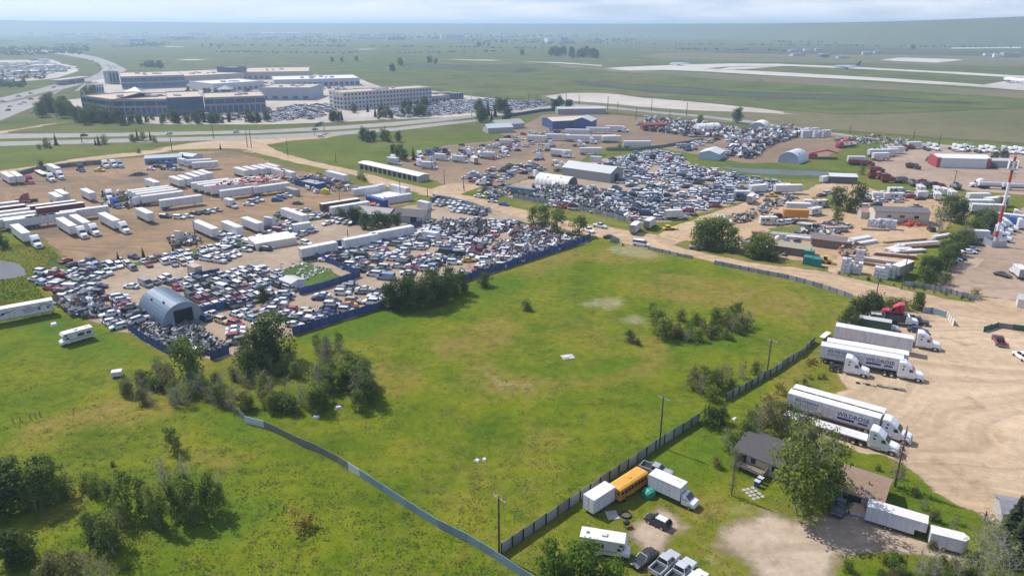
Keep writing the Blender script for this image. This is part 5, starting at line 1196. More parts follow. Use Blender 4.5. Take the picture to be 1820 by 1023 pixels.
# ------------------------------------------------------------------ houses in the foreground
SHING = M('dark_shingle', (.085, .08, .08), .9, 0, .25, 3); BRSH = M('brown_shingle', (.27, .185, .125), .9, 0, .25, 2.5); YELW = M('yellow_siding', (.50, .44, .28), .8, 0, .12); GRW = M('grey_siding', (.40, .40, .38), .8, 0, .15)
h1 = gable('house', 'yellow sided house with a dark shingle roof behind the big leafy tree', G(1380, 797, 3.2), 10.5, 7.5, 2.7, 3.9, rail_heading((1336, 775.6), (1381, 792.4)), YELW, SHING, .5, windows=((-1, -2.2, .9, 1.2, 2.2), (-1, 1.6, 1.3, 1.1, 2.2)), doors=((-1, -4.2, 1.6, .5, 2.4),), chim=((2, -1.4),))
dk = empty('deck', *G(1340, 838), 0, B, (.85, .85, .95)); tag(dk, 'raised wooden deck with railings on the side of the yellow house', 'deck')
q = MB()
for i in range(14): q.box(-2.6, 2.6, -1.9 + i * .27, -1.9 + i * .27 + .25, .9, .96, WOOD)
part('deck_boards', q.mesh('deck_boards'), dk)
q = MB()
for s in (-2.5, 2.5):
 for t in (-1.8, 0, 1.8): q.box(s - .07, s + .07, t - .07, t + .07, 0, 1.9, WOOD)
part('deck_posts', q.mesh('deck_posts'), dk)
for (x0, x1, y0, y1) in ((-2.6, 2.6, -1.9, -1.84), (2.54, 2.6, -1.84, 1.8), (-2.6, -2.54, -1.84, 1.8)):
 q = MB(); q.box(x0, x1, y0, y1, 1.78, 1.9, WOOD); q.box(x0, x1, y0, y1, 1.0, 1.5, WOOD); part('railing', q.mesh('railing'), dk)
q = MB()
for i in range(4): q.box(-3.9 + i * .32, -3.58 + i * .32, -1.6, -.5, 0, .2 + i * .2, WOOD)
part('steps', q.mesh('steps'), dk)
for k, (px, py, c, nm) in enumerate(((1345, 864, (.02, .06, .25), 'blue wheeled bin with a pale lid beside the wooden deck'), (1351, 858, (.03, .10, .22), 'second blue wheeled bin, nearer the deck steps'))):
 q = MB(); q.frus((-.35, .35, .3, .05), (-.42, .42, .36, 1.05), M('bin_blue%d' % k, c, .5)); r = empty('wheeled_bin', *G(px, py), 0, B); tag(r, nm, 'bin'); part('bin_body', q.mesh('bin_body'), r)
 q = MB(); q.box(-.45, .45, -.4, .4, 1.05, 1.13, M('bin_lid', (.5, .52, .55), .5)); part('lid', q.mesh('lid'), r)
ps = empty('stepping_stones', *G(1338, 876), 0, R(20)); tag(ps, 'pale square stepping stones on the grass in front of the deck', 'stepping stones')
for i in range(3):
 for j in range(4): part('stone', MB().box(-.28, .28, -.28, .28, 0, .06, CONCRETE).mesh('stone'), ps, (i * .85 - .8 + random.gauss(0, .05), j * .8 - 1.2, 0), (0, 0, random.gauss(0, .1)))
e0, e1 = G(1472.5, 864, 2.4), G(1572, 897, 2.4); hd2 = math.atan2(e1[1] - e0[1], e1[0] - e0[0]); L2 = math.dist(e0, e1)
c2 = ((e0[0] + e1[0]) / 2 - math.sin(hd2) * 3.9, (e0[1] + e1[1]) / 2 + math.cos(hd2) * 3.9)
gable('garage', 'long low garage with a brown shingle roof behind the white gooseneck trailer', c2, L2 - .8, 7.2, 2.5, 3.7, hd2, GRW, BRSH, .4, windows=((-1, -3.6, 1.0, 1.1, 2.0),), doors=((-1, -.5, 2.6, 0, 2.2), (-1, 3.2, 2.6, 0, 2.2)), chim=((1.2, -1.2),))
gable('shed', 'small shed with a grey tin roof at the lower right edge beside the spruces', G(1812, 925), 6, 4.5, 2.3, 3.1, R(-20), GRW, M('tin_roof', (.30, .29, .30), .5, .4, .2), .3, ribs=8)
gable('shed', 'small white shed at the right edge by the dirt road', G(1826, 545), 5, 4, 2.4, 3.2, R(-30), WHITEV, GREYROOF, .3, ribs=6)

# ------------------------------------------------------------------ foreground vehicles
def place(rec, nm, label, cat, pt, h, hd, color=WHT, group=None, cen=None, z=None, scale=None):
 return inst(rec, nm, label, cat, cen or C(pt, h), hd, group, color, z, scale)
def recolor(o, pn, c):
 for ch in bpy.data.objects:
  if ch.parent == o and ch.name.split('.')[0] == pn: ch.color = (*c, 1)
hdB = rail_heading(Z2(130, 710), Z2(1020, 870)); a_, b_ = G(*Z2(130, 710), 1.2), G(*Z2(1020, 870), 1.2); hdB = math.atan2(b_[1] - a_[1], b_[0] - a_[0])
a_, b_ = G(*Z1(180, 415), 1.2), G(*Z1(1090, 680), 1.2); hdC = math.atan2(b_[1] - a_[1], b_[0] - a_[0])
print('headings', math.degrees(hdB), math.degrees(hdC), 'len', math.dist(a_, b_))
gB = 'white semi trailers parked in the gravel truck lot'
def side(p, q, h, L, Wd=2.6):
 """centre of a box whose near lower edge runs p-q in the photo"""
 a, b = G(*p, h), G(*q, h); t = math.atan2(b[1] - a[1], b[0] - a[0]); m = ((a[0] + b[0]) / 2, (a[1] + b[1]) / 2)
 return (m[0] - math.sin(t) * Wd / 2, m[1] + math.cos(t) * Wd / 2), t
cW, _ = side(Z2(130, 710), Z2(1020, 870), 1.2, 16); cR, _ = side(Z1(180, 415), Z1(1090, 680), 1.2, 16)
s53 = min(1.0, math.dist(G(*Z2(130, 710), 1.2), G(*Z2(1020, 870), 1.2)) / 16.15 * 1.0)
print('scale', s53)
place(TRWILD, 'semi_trailer', 'white trailer lettered WILDROSE behind the white bobtail truck', 'trailer', None, 0, hdB, group=gB, cen=cW)
place(TR53, 'semi_trailer', 'plain white trailer right behind the upper WILDROSE trailer', 'trailer', None, 0, hdB, group=gB, cen=G(*Z2(670, 545), 4.1))
place(TR53, 'semi_trailer', 'dull white trailer standing beside the dark green container', 'trailer', None, 0, hdB - R(2), group=gB, cen=G(*Z2(760, 345), 4.1))
place(TRWILD, 'semi_trailer', 'white trailer lettered WILDROSE beside the white flatbed', 'trailer', None, 0, hdC, group=gB, cen=cR)
place(TR53, 'semi_trailer', 'white trailer standing just behind the lower WILDROSE trailer', 'trailer', None, 0, hdC, group=gB, cen=G(*Z1(728, 272), 4.1))
place(FLATBED, 'flatbed_trailer', 'white decked flatbed trailer partly hidden by the pale tree', 'trailer', None, 0, hdC, group=gB, cen=G(*Z1(560, 618), 1.45))
gT = 'white highway tractors in the gravel truck lot'
place(TRACTOR, 'semi_truck', 'white sleeper truck parked in front of the dull white trailer, by the blue sedan', 'truck', Z2(1385, 462), 3.9, hdB, group=gT)
place(TRACTOR, 'semi_truck', 'white sleeper truck hitched to the upper WILDROSE trailer', 'truck', Z2(1150, 848), 3.9, hdB, group=gT)
place(TRACTOR, 'semi_truck', 'white bobtail sleeper truck in front of the upper WILDROSE trailer', 'truck', Z2(455, 790), 3.9, hdB - R(3), group=gT)
place(TRACTOR, 'semi_truck', 'white sleeper truck pulling the flatbed, behind the dead spruce', 'truck', Z1(1235, 795), 3.9, hdC, group=gT)
place(TRACTOR, 'semi_truck', 'white sleeper truck hitched to the lower WILDROSE trailer, seen behind another', 'truck', Z1(1395, 655), 3.9, hdC, group=gT)
place(TRACTOR, 'semi_truck', 'red sleeper truck facing left by the roadside fence', 'truck', Z2(1075, 90), 3.6, R(150), (.50, .02, .035))
o = place(DUMP, 'dump_truck', 'black bodied dump truck with a white cab in front of the red truck', 'truck', Z2(1115, 195), 3.0, hdB + R(8), (.76, .77, .78)); recolor(o, 'dump_body', (.03, .03, .035))
place(CONGREEN, 'shipping_container', 'dark green container with a grey roof behind the dull white trailer', 'container', Z2(765, 255), 2.6, hdB)
place(CARREC['pickup'], 'pickup_truck', 'pale grey pickup parked just behind the dark green container', 'pickup', Z2(915, 285), 1.7, R(-30), (.5, .52, .54))
place(CARREC['sedan'], 'parked_car', 'dark blue sedan parked behind the white sleeper truck', 'car', Z2(1330, 330), 1.5, hdB, (.03, .045, .085))
place(CARREC['suv'], 'parked_car', 'silver car parked under the dark bushes near the red truck', 'car', Z2(825, 172), 1.6, R(-20), (.45, .46, .48))
place(CARREC['pickup'], 'pickup_truck', 'dark pickup nosing out behind the black dump truck', 'pickup', Z2(1310, 215), 1.7, R(-30), (.03, .03, .035))
place(CARREC['pickup'], 'pickup_truck', 'purple red pickup parked in front of the green fence at the right', 'pickup', R3d(1418, 625), 1.7, R(70), (.17, .015, .06))
q = MB()
for k in range(14):
 x = -4.5 + k * .65 + random.gauss(0, .2); w_ = random.uniform(.3, .9); q.box(x, x + w_ * 1.4, random.gauss(0, .2) - w_ / 3, random.gauss(0, .2) + w_ / 3, 0, random.uniform(.15, .5), random.choice((DARK, WOOD, BARK, STEEL)))
solo('scrap_metal', q.mesh('scrap_metal'), 'line of dark scrap metal lying on the gravel below the bobtail truck', 'scrap', None, (*G(1562, 687), 0), R(-22))
place(BUS, 'school_bus', 'yellow school bus parked along the corrugated metal fence', 'bus', R4c(715, 467), 2.9, R(43), (.62, .27, .02))
place(CARGO, 'cargo_trailer', 'white box trailer standing behind the school bus against the fence', 'trailer', R4c(523, 562), 2.9, R(43))
place(BOXTRUCK, 'box_truck', 'white box truck parked on the grass beside the school bus', 'truck', R4c(1010, 528), 3.1, R(-41))
place(CARREC['pickup'], 'pickup_truck', 'grey pickup with a loaded bed just in front of the school bus', 'pickup', R4c(868, 383), 1.7, R(-35), (.32, .34, .37))
o = place(CARREC['hatch'], 'parked_car', 'black hatchback with a white roof on the small gravel pad', 'car', R4c(876, 690), 1.45, R(139), (.012, .013, .016))
q = MB(); q.frus((-1.5, .2, .56, 1.475), (-1.35, .05, .5, 1.535), M('white_car_roof', (.75, .75, .74), .4)); part('roof', q.mesh('roof'), o)
place(MOTORHOME, 'motorhome', 'white motorhome parked half behind the bright leafy trees', 'motorhome', R4c(560, 832), 3.0, R(-14))
place(CARREC['sedan'], 'parked_car', 'black sedan parked beside the motorhome', 'car', R4c(797, 912), 1.45, R(222), (.018, .02, .026))
place(CARREC['pickup'], 'pickup_truck', 'silver pickup with a wood strewn bed, next to the black sedan', 'pickup', R4c(920, 937), 1.7, R(46), (.42, .44, .47))
place(CARREC['pickup'], 'pickup_truck', 'silver pickup nearest the bottom edge, with an empty dark bed', 'pickup', R4c(1018, 985), 1.7, R(46), (.48, .50, .52))
place(CARREC['suv'], 'parked_car', 'white car cut by the bottom edge beside the silver pickups', 'car', R4c(1100, 1045), 1.6, R(46), (.7, .71, .72))
place(CARGOG, 'gooseneck_trailer', 'long white gooseneck trailer in front of the brown garage', 'trailer', R4d(785, 680), 3.1, R(-31), scale=(.9, .95, .95))
place(CARGOV, 'cargo_trailer', 'small white cargo trailer with a pointed nose beside the drive', 'trailer', R4d(1098, 812), 2.5, R(-25))
place(CARREC['pickup'], 'pickup_truck', 'old dark pickup with a white load parked against the brown garage', 'pickup', R4d(452, 595), 1.7, R(235), (.05, .06, .08))
q = MB(); q.box(-.9, .9, -.7, .7, 0, .5, WHITEV); q.frus((-1.1, .9, .8, .5), (-.6, .5, .4, 1.1), M('tan_tarp', (.55, .36, .22), .8)); q.box(1.0, 1.6, -.5, .5, 0, .7, M('red_plastic', (.5, .06, .03), .5)); q.box(-1.9, -1.1, -.6, .7, 0, .35, WHITEV)
solo('tarp_pile', q.mesh('tarp_pile'), 'heap of junk under a tan tarp between the old pickup and gooseneck trailer', 'junk pile', None, (*G(1525, 910), 0), R(-25), scale=(1.3, 1.3, 1.2))
q = MB(); q.loft([(-1.0, .6, 0, .9, .6), (-.3, .85, 0, 1.35, .5), (.5, .8, 0, 1.2, .55), (1.1, .5, 0, .6, .6)], M('green_tarp', (.03, .30, .20), .6, 0, .2), .2)
solo('covered_cart', q.mesh('covered_cart'), 'low load under a bright green tarp between the bus and the box truck', 'tarp', None, (*G(1153, 880), 0), R(30))
q = MB(); q.tube((0, 0, 0), (0, 0, .35), .8, .8, RUBBER, 14, False); q.tube((0, 0, .05), (0, 0, .1), .78, .78, M('ash', (.12, .10, .08), .9), 14)
solo('fire_pit', q.mesh('fire_pit'), 'round dark fire pit in the grass behind the black hatchback', 'fire pit', None, (*G(1112, 916), 0))
solo('paving_slab', MB().box(-.9, .9, -1.0, 1.0, 0, .08, CONCRETE).mesh('paving_slab'), 'pale square slab lying in the grass beside the white box trailer', 'slab', None, (*G(1088, 915), 0), R(10))
r = empty('barbecue', *G(1113, 936), 0, R(20)); tag(r, 'black barbecue with a red gas bottle beside the gravel pad', 'barbecue')
q = MB(); q.box(-.4, .4, -.3, .3, .55, .8, DARK); q.loft([(-.4, .3, .8, 1.1, .7), (.4, .3, .8, 1.1, .7)], DARK, .1); part('grill', q.mesh('grill'), r)
q = MB()
for s in (-.35, .35):
 for t in (-.25, .25): q.tube((s, t, 0), (s, t, .56), .03, .03, STEEL, 5)
part('stand', q.mesh('stand'), r); q = MB(); q.tube((.7, -.5, 0), (.7, -.5, .45), .18, .18, M('red_gas', (.55, .03, .03), .4), 8); part('gas_bottle', q.mesh('gas_bottle'), r)
for k, (px, py, s, l) in enumerate(((848, 818, .5, 'white scrap of litter lying in the pasture, left one of two'), (861, 816, .45, 'white scrap of litter lying in the pasture, right one of two'), (562, 741, .6, 'white bucket lying at the edge of the bushes'), (96, 577, 1.0, 'small white tank top lying in the left pasture'), (390, 748, .5, 'pale rag caught in the grass below the bushes'), (602, 724, .7, 'pale plank ends lying under the right bushes'), (1306, 744, .5, 'small white scrap near the dark bush by the fence'))):
 q = MB(); q.frus((-s, s, s * .7, 0), (-s * .7, s * .6, s * .5, s * .5), WHITEV); solo('litter', q.mesh('litter'), l, 'litter', None, (*G(px, py), 0), random.uniform(0, 3))
q = MB(); q.box(-1.1, 1.1, -.9, .9, 0, .12, CONCRETE); q.box(-.8, .2, -.5, .3, .12, .3, M('pale_board', (.6, .56, .5), .8)); solo('concrete_slab', q.mesh('concrete_slab'), 'flat pale slab lying alone in the middle of the big pasture', 'slab', None, (*G(1009, 634), 0), R(15), scale=(1.25, 1.25, 1))
q = MB(); q.box(-1.0, 1.0, -.8, .8, .25, 1.3, WHITEV); q.box(-.7, .7, -.82, .82, .1, .3, DARK); solo('white_crate', q.mesh('white_crate'), 'white box shaped topper standing in the grass by the left bushes', 'box', None, (*G(209, 668), 0), R(20))
# left pasture: parked trailer and motorhome
cS, hS = side((0, 570), (98, 551.5), 1.2, 16)
eS = G(98, 551.5, 1.2); place(TRSWOOSH, 'semi_trailer', 'white trailer with a car emblem parked in the left pasture', 'trailer', None, 0, hS, cen=(eS[0] - math.cos(hS) * 8.1 - math.sin(hS) * 1.3, eS[1] - math.sin(hS) * 8.1 + math.cos(hS) * 1.3))
place(MOTORHOME, 'motorhome', 'old white motorhome standing alone in the left pasture', 'motorhome', (135, 597), 2.9, R(228))
# person in blue
def person(px, py):
 x, y = G(px, py); r = empty('person', x, y, 0, R(200)); tag(r, 'person in blue clothes standing at the edge of the gravel lot', 'person')
 verts = [(0, 0, .98), (0, 0, 1.2), (0, 0, 1.42), (0, 0, 1.52), (0, .01, 1.66), (0, .0, 1.76), (.19, 0, 1.40), (.26, .03, 1.12), (.22, .16, .95), (-.19, 0, 1.40), (-.26, .02, 1.12), (-.25, .08, .86), (.1, 0, .92), (.11, .02, .5), (.11, 0, .08), (.11, .14, .04), (-.1, 0, .92), (-.12, -.02, .5), (-.12, -.05, .08), (-.12, .09, .04)]
 edges = [(0, 1), (1, 2), (2, 3), (3, 4), (4, 5), (2, 6), (6, 7), (7, 8), (2, 9), (9, 10), (10, 11), (0, 12), (12, 13), (13, 14), (14, 15), (0, 16), (16, 17), (17, 18), (18, 19)]
 rad = [.15, .15, .15, .06, .10, .085, .075, .055, .045, .075, .055, .045, .1, .075, .05, .04, .1, .075, .05, .04]
 me = bpy.data.meshes.new('body'); me.from_pydata(verts, edges, [])
 o = part('body', me, r); sk = o.modifiers.new('skin', 'SKIN'); o.modifiers.new('sub', 'SUBSURF').levels = 1
 for v, q in zip(me.skin_vertices[0].data, rad): v.radius = (q, q)
 me.skin_vertices[0].data[0].use_root = True
 dg = bpy.context.evaluated_depsgraph_get(); nm = bpy.data.meshes.new_from_object(o.evaluated_get(dg)); o.modifiers.clear(); o.data = nm; nm.name = 'body'
 nm.materials.clear(); skin = M('skin', (.45, .27, .19), .6, 0, 0); blue = M('blue_cloth', (.025, .05, .19), .85, 0, .1); jean = M('jeans', (.03, .05, .12), .85, 0, .1)
 for m_ in (blue, skin, jean): nm.materials.append(m_)
 for p in nm.polygons: c = p.center; p.material_index = 1 if c.z > 1.49 or (abs(c.x) > .17 and c.z < 1.05) else (2 if c.z < .98 else 0)
 q = MB(); q.loft([(-.1, .09, 1.68, 1.83, .6), (.06, .095, 1.74, 1.84, .6)], M('dark_hair', (.03, .02, .015), .8), .05); part('hair', q.mesh('hair'), r, None, (0, 0, R(90)))
person(1749, 926)
# ------------------------------------------------------------------ left truck yard
def TRL(rec, pt, hd, label, group=None, h=4.1, nm='semi_trailer', cat='trailer', color=WHT): return inst(rec, nm, label, cat, C(pt, h), hd, group, color)
gL = 'white trailers in the left truck yard'
for pt, tp, l in ((R2a(150, 775), R2a(250, 826), 'nearest the pond'), (R2a(472, 725), R2a(572, 760), 'left of the close pair'), (R2a(567, 703), R2a(657, 743), 'right of the close pair'), (R2a(772, 688), R2a(868, 728), 'alone beyond the close pair')):
 TRL(TR53, pt, B, 'white trailer hitched to a truck, ' + l + ', left yard', gL)
 TRL(TRACTOR, tp, B, 'white sleeper truck pulling the trailer ' + l + ', left yard', 'white trucks in the left yard', 3.9, 'semi_truck', 'truck')
for k, pt in enumerate((R2a(70, 700), R2a(220, 692), R2a(365, 672), R2a(600, 632))):
 TRL(TR53, pt, R(38), 'white trailer, ' + ORD[k] + ' of the end to end chain, left yard', gL)
TRL(TR53, R2a(-30, 598), R(38), 'white trailer cut by the left edge in the stack above the pond', gL); TRL(TRMAROON, R2a(10, 622), R(38), 'maroon trailer at the left edge of the left yard', gL); TRL(TR53, R2a(40, 650), R(38), 'white trailer below the maroon one at the left edge', gL); TRL(TR53, R2a(80, 672), R(38), 'white trailer nearest the chain at the left edge', gL)
TRL(TRMAROON, R2a(372, 592), R(38), 'upper maroon trailer behind the chain of white trailers', gL); TRL(TRMAROON, R2a(430, 606), R(38), 'lower maroon trailer behind the chain of white trailers', gL); TRL(FLATBED, R2a(490, 618), R(38), 'pale flatbed beside the maroon trailers', gL, 1.5)
TRL(TR40, R2a(398, 530), B, 'shorter white trailer, left one of the pair in the middle of the left yard', gL); TRL(TR40, R2a(440, 510), B, 'shorter white trailer, right one of the pair in the middle of the left yard', gL)
TRL(TR40, R2a(622, 502), B, 'white trailer standing alone right of the middle pair in the left yard', gL); TRL(TR40, R2a(1075, 428), B, 'white trailer alone above the white roofed block in the left yard', gL)
for k, pt in enumerate((R2a(1145, 523), R2a(1108, 507), R2a(1078, 495), R2a(1050, 484))):
 TRL(TR53, pt, R(38), ['front', 'second', 'third', 'rearmost'][k] + ' white trailer of the side by side block in the left yard', gL)
TRL(TR53, R2a(1275, 552), R(38), 'long white trailer set just in front of the side by side block', gL)
TRL(TR40, R2a(1020, 645), B, 'white trailer standing alone on the open dirt of the left yard', gL)
for k, pt in enumerate((R2a(1447, 745), R2a(1634, 742), R2a(1775, 714))):
 TRL(TR53 if k == 0 else TR40, pt, B, 'white trailer, ' + ORD[k] + ' of three along the left yard edge', gL)
TRL(TR53, Zl(1195, 562), B, 'white trailer beside the grey parked cars at the right of the left yard', gL)
for k, pt in enumerate((Zl(78, 235), Zl(155, 225), Zl(228, 203), Zl(290, 185), Zl(350, 172))):
 TRL(TR40, pt, B, 'white reefer trailer, ' + ORD[k] + ' of the slanted row above the block', gL)
for k, pt in enumerate((Zl(400, 262), Zl(460, 275), Zl(520, 290), Zl(580, 305))):
 TRL(TRBROWNROOF if k == 3 else TR53, pt, R(38), ['white trailer', 'white trailer', 'white trailer', 'brown roofed white trailer'][k] + ', ' + ['farthest', 'second farthest', 'third farthest', 'next to the front one'][k] + ' of the long stack, left yard', gL)
TRL(TR53, Zl(675, 335), R(38), 'long white trailer at the front of the stack, beside the box truck', gL); TRL(TR53, Zl(975, 300), R(38), 'white trailer carrying on the front line behind the blue bin', gL)
for k, pt in enumerate((Zl(690, 240), Zl(750, 250), Zl(820, 258), Zl(890, 268))):
 TRL(TR53, pt, R(38), 'white roofed trailer under the heap of orange scrap, ' + ORD[k], gL)
for k, pt in enumerate((Zl(690, 145), Zl(775, 137), Zl(855, 128), Zl(920, 118), Zl(985, 108), Zl(1050, 150), Zl(1130, 165))):
 TRL(TR40, pt, B, 'white trailer, ' + ORD[k] + ' of the row backed toward the road', gL)
TRL(TR53, Zl(1600, 185), B, 'white trailer parked along the dirt road behind the blue bin', gL); TRL(CONGREY, Zl(1175, 322), B, 'grey container beside the blue bin in the left yard', gL, 2.9, 'shipping_container', 'container')
TRL(TR53, R2b(957, 780), R(38), 'long white trailer standing along the blue fence inside the wrecking yard'); TRL(TR40, R2b(735, 832), R(38), 'white trailer left of the long one along the blue fence'); TRL(TR40, R2b(440, 893), R(38), 'white trailer beside the grassy corner of the wrecking yard')
TRL(TRBROWN, R2b(592, 577), R(38), 'dark brown sided trailer beside the walled container yard'); TRL(TR53, R2b(662, 600), R(38), 'white trailer behind the dark trees beside the brown sided trailer')
TRL(CON20, R2b(1230, 785), R(-30), 'short white container among the wrecked cars', None, 2.9, 'shipping_container', 'container'); TRL(CON20, R2b(1183, 570), R(-40), 'small white cube container by the row of dark cars', None, 2.9, 'shipping_container', 'container')
# walled compound of containers by the road
for pt, hd, rec, l in ((R2b(770, 470), R(38), CON40, 'left rear'), (R2b(815, 458), R(38), CON40, 'left front'), (R2b(850, 545), B, CONBLUE, 'front blue'), (R2b(1000, 525), R(38), CON40, 'right hand'), (R2b(1010, 460), B, CON40, 'road side')):
 TRL(rec, pt, hd, l + ' container of the walled compound beside the dirt road', 'containers of the walled compound', 2.9, 'shipping_container', 'container')
sheet('concrete_floor', [R2b(760, 500), R2b(900, 470), R2b(1060, 495), R2b(920, 545)], M('pale_floor', (.62, .61, .58), .8, 0, .1), .03, 0, 5, 0)
TRL(BOXTRUCK, Zl(605, 440), R(-42), 'white box truck parked in front of the long trailer stack', None, 3.3, 'box_truck', 'truck')
TRL(BOXTRUCKF, Zl(1335, 660), R(35), 'white box truck beside the white parked cars', None, 3.6, 'box_truck', 'truck')
for pt, hd, c, l in ((R2a(768, 498), R(-60), WHT, 'white truck cab left of the side by side trailer block'), (R2a(805, 557), R(-40), (.04, .09, .35), 'blue and white truck cab below the white one'), (R2a(955, 548), R(150), WHT, 'white truck cab tucked against the side by side block'), (R2a(205, 392), B, (.42, .02, .05), 'bright red sleeper truck at the top left of the left yard'), (R2a(355, 378), B, WHT, 'white truck right of the red one in the left yard'), (R2a(420, 362), B, WHT, 'white truck second right of the red one'), (R2a(565, 310), B, (.02, .03, .09), 'navy truck by the dark fence of the left yard'), (R2a(738, 285), B, WHT, 'white truck, left one of three at the top of the left yard'), (R2a(795, 282), B, WHT, 'white truck, middle one of three at the top of the left yard'), (R2a(838, 283), B, (.3, .4, .5), 'pale blue truck, right one of three at the top of the left yard'), (R2a(1185, 295), R(30), (.03, .07, .26), 'dark blue truck near the blue roofed building'), (Zl(985, 620), R(60), (.55, .57, .6), 'silver sleeper truck beside the lower trailers of the left yard'), (R2b(90, 690), R(70), WHT, 'white truck cab at the right end of the lower trailers'), (Zl(105, 750), R(70), (.6, .55, .45), 'beige truck cab among the junk at the lower edge of the left yard'), (R2a(180, 520), R(200), (.3, .06, .05), 'maroon truck cab with trailer frames in the left yard')):
 TRL(TRACTORF, pt, hd, l, None, 3.6, 'semi_truck', 'truck', c)
for pt, l, rec in ((R2a(60, 385), 'left', TR53), (R2a(118, 380), 'right', TR53)): TRL(rec, pt, B, l + ' white trailer behind the bright red truck', gL)
TRL(TR53, R2a(380, 325), B, 'white trailer behind the two white trucks at the top of the left yard', gL); TRL(FLATBED, R2a(290, 348), B, 'empty flatbed beside the bright red truck', gL, 1.5)
TRL(BOXTRUCKF, R2a(1300, 275), R(-40), 'white box truck beside the blue roofed building', None, 3.4, 'box_truck', 'truck'); TRL(TR40, R2a(1400, 278), R(20), 'white trailer, rear one beside the blue roofed building', gL); TRL(TR40, R2a(1445, 295), R(20), 'white bus like trailer in front of the blue roofed building', gL)
q = MB();
for s in (-1, 1): q.box(-8, 8, s * 4 - .12, s * 4 + .12, 0, 2.6, BLUEP); q.box(s * 8 - .12, s * 8 + .12, -3.88, 3.88, 0, 2.6, BLUEP)
q.box(-7.8, 7.8, -3.8, 3.8, 1.6, 1.75, GREYP2)
solo('scrap_bin', q.mesh('scrap_bin'), 'large open blue walled scrap bin beside the dirt road', 'bin', None, (*C(Zl(1370, 245), 2.6), 0), R(-38))
gable('building', 'low building with blue walls and a pale roof at the top of the left yard', C(R2a(1155, 245), 4), 18, 9, 3.2, 4.2, R(18), LTBLUE, M('blue_grey_roof', (.33, .38, .45), .6, 0, .1), .3, windows=tuple((-1, x, 1.5, 1.1, 2.3) for x in (-6, -3, 0, 3, 6)))
gable('building', 'low building with a light blue roof right of the blue walled one', C(R2a(1335, 235), 3.5), 12, 7, 3, 3.9, R(-25), M('blue_white_wall', (.5, .56, .66), .6), M('sky_roof', (.42, .50, .60), .6), .3)
q = MB(); q.box(-11, 11, -6, 6, 0, 3.0, CREAM); solo('flat_roof_shed', q.box(-11.2, 11.2, -6.2, 6.2, 3.0, 3.12, ROOFV).mesh('flat_roof_shed'), 'wide flat white roofed shed at the top of the wrecking yard', 'shed', None, (*C(Zl(985, 785), 3), 0), R(35), scale=(.62, .75, .8))
gable('storage_building', 'long cream roofed storage building between the road and the brown yard', C(R2b(960, 330), 3.4), 50, 6.5, 2.9, 3.5, B, M('storage_wall', (.40, .38, .33), .8), M('cream_roof', (.72, .68, .58), .6, 0, .08), .3, doors=tuple((-1, x, 2.6, 0, 2.4) for x in range(-22, 24, 4)))
gable('house', 'grey roofed bungalow behind the dark trees beside the dirt road', C(R2b(850, 625), 4), 14, 9, 2.6, 4.2, R(-20), GRW, M('pale_shingle', (.36, .35, .33), .9, 0, .15, 2), .5, windows=((-1, -3, 1.2, 1, 2), (-1, 3, 1.2, 1, 2)))
gable('house', 'dark roofed building beside the grey bungalow', C(R2b(1100, 640), 4), 12, 8, 2.6, 4.2, R(-15), GRW, M('slate_shingle', (.12, .12, .125), .9, 0, .2, 2), .5, doors=((-1, 2, 2.5, 0, 2.2),))
q = quonset('quonset_shed', 'blue grey arched metal shed with a big dark doorway in the wrecking yard', C((302, 543), 6), 15.8, 10.2, 6.0, R(-44), M('ribbed_blue_steel', (.135, .185, .245), .55, .2, .12, .6), M('end_blue_steel', (.27, .35, .40), .55, .2, .12, .6), (-2.2, 2.4, 4.3), 16)
q = MB(); q.box(-7, 7, -1.2, 1.2, .2, 1.3, M('mint_panel', (.30, .55, .38), .6)); q.box(-7, 7, -1.2, 1.2, 1.3, 1.4, M('mint_roof', (.42, .66, .46), .6)); solo('mint_box', q.mesh('mint_box'), 'long pale green box body lying along the blue arched shed', 'box body', None, (*C((268, 558), 1.4), 0), R(-44), scale=(.75, 1, 1))
gable('shed', 'small white shed at the corner of the grassy patch inside the wrecking yard', C(R3b(222, 280), 2.8), 5.5, 4.5, 2.3, 2.9, R(-40), WHITEV, GREYROOF, .2, doors=((-1, 1, .9, 0, 2),))
q = MB(); q.box(-2.2, 2.2, -1.2, 1.2, 0, 3.2, M('beige_box', (.45, .36, .28), .7)); solo('stacked_crate', q.mesh('stacked_crate'), 'tall tan box standing among the cars above the arched shed', 'box', None, (*C(R3a(1180, 205), 3.2), 0), R(-40))
# far wrecking yard buildings
gable('shed', 'long grey metal shed with a dark doorway in the far wrecking yard', C(R2c(565, 335), 6), 27, 12, 4.5, 6.8, R(-38), M('grey_steel_wall', (.30, .31, .29), .6), M('pale_steel_roof', (.52, .54, .52), .5, .2, .06), .3, end_door=(1, 4, 3.6), ribs=16)
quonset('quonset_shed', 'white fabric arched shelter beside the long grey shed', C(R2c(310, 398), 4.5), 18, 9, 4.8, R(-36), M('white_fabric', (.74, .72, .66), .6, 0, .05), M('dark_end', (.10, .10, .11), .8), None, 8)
TRL(CONBG, R2c(65, 470), R(-32), 'blue grey container by the fence of the far wrecking yard', None, 3, 'shipping_container', 'container'); TRL(CON20, R2c(590, 247), R(-20), 'cream container beside the grass in the brown yard', None, 2.9, 'shipping_container', 'container')
gable('shed', 'white gabled shed at the end of the far wrecking yard by the pond', C(Z8(705, 535), 5), 15, 11, 3.6, 5.2, R(62), M('pale_blue_wall', (.42, .52, .58), .6), WHITEV, .3, ribs=8)
quonset('quonset_shed', 'big white arched shelter beside the pond', C((1411, 277), 6), 15, 11, 6, R(50), M('white_steel_arch', (.60, .62, .64), .45, .2, .06), M('grey_end', (.36, .40, .45), .6), None, 12)
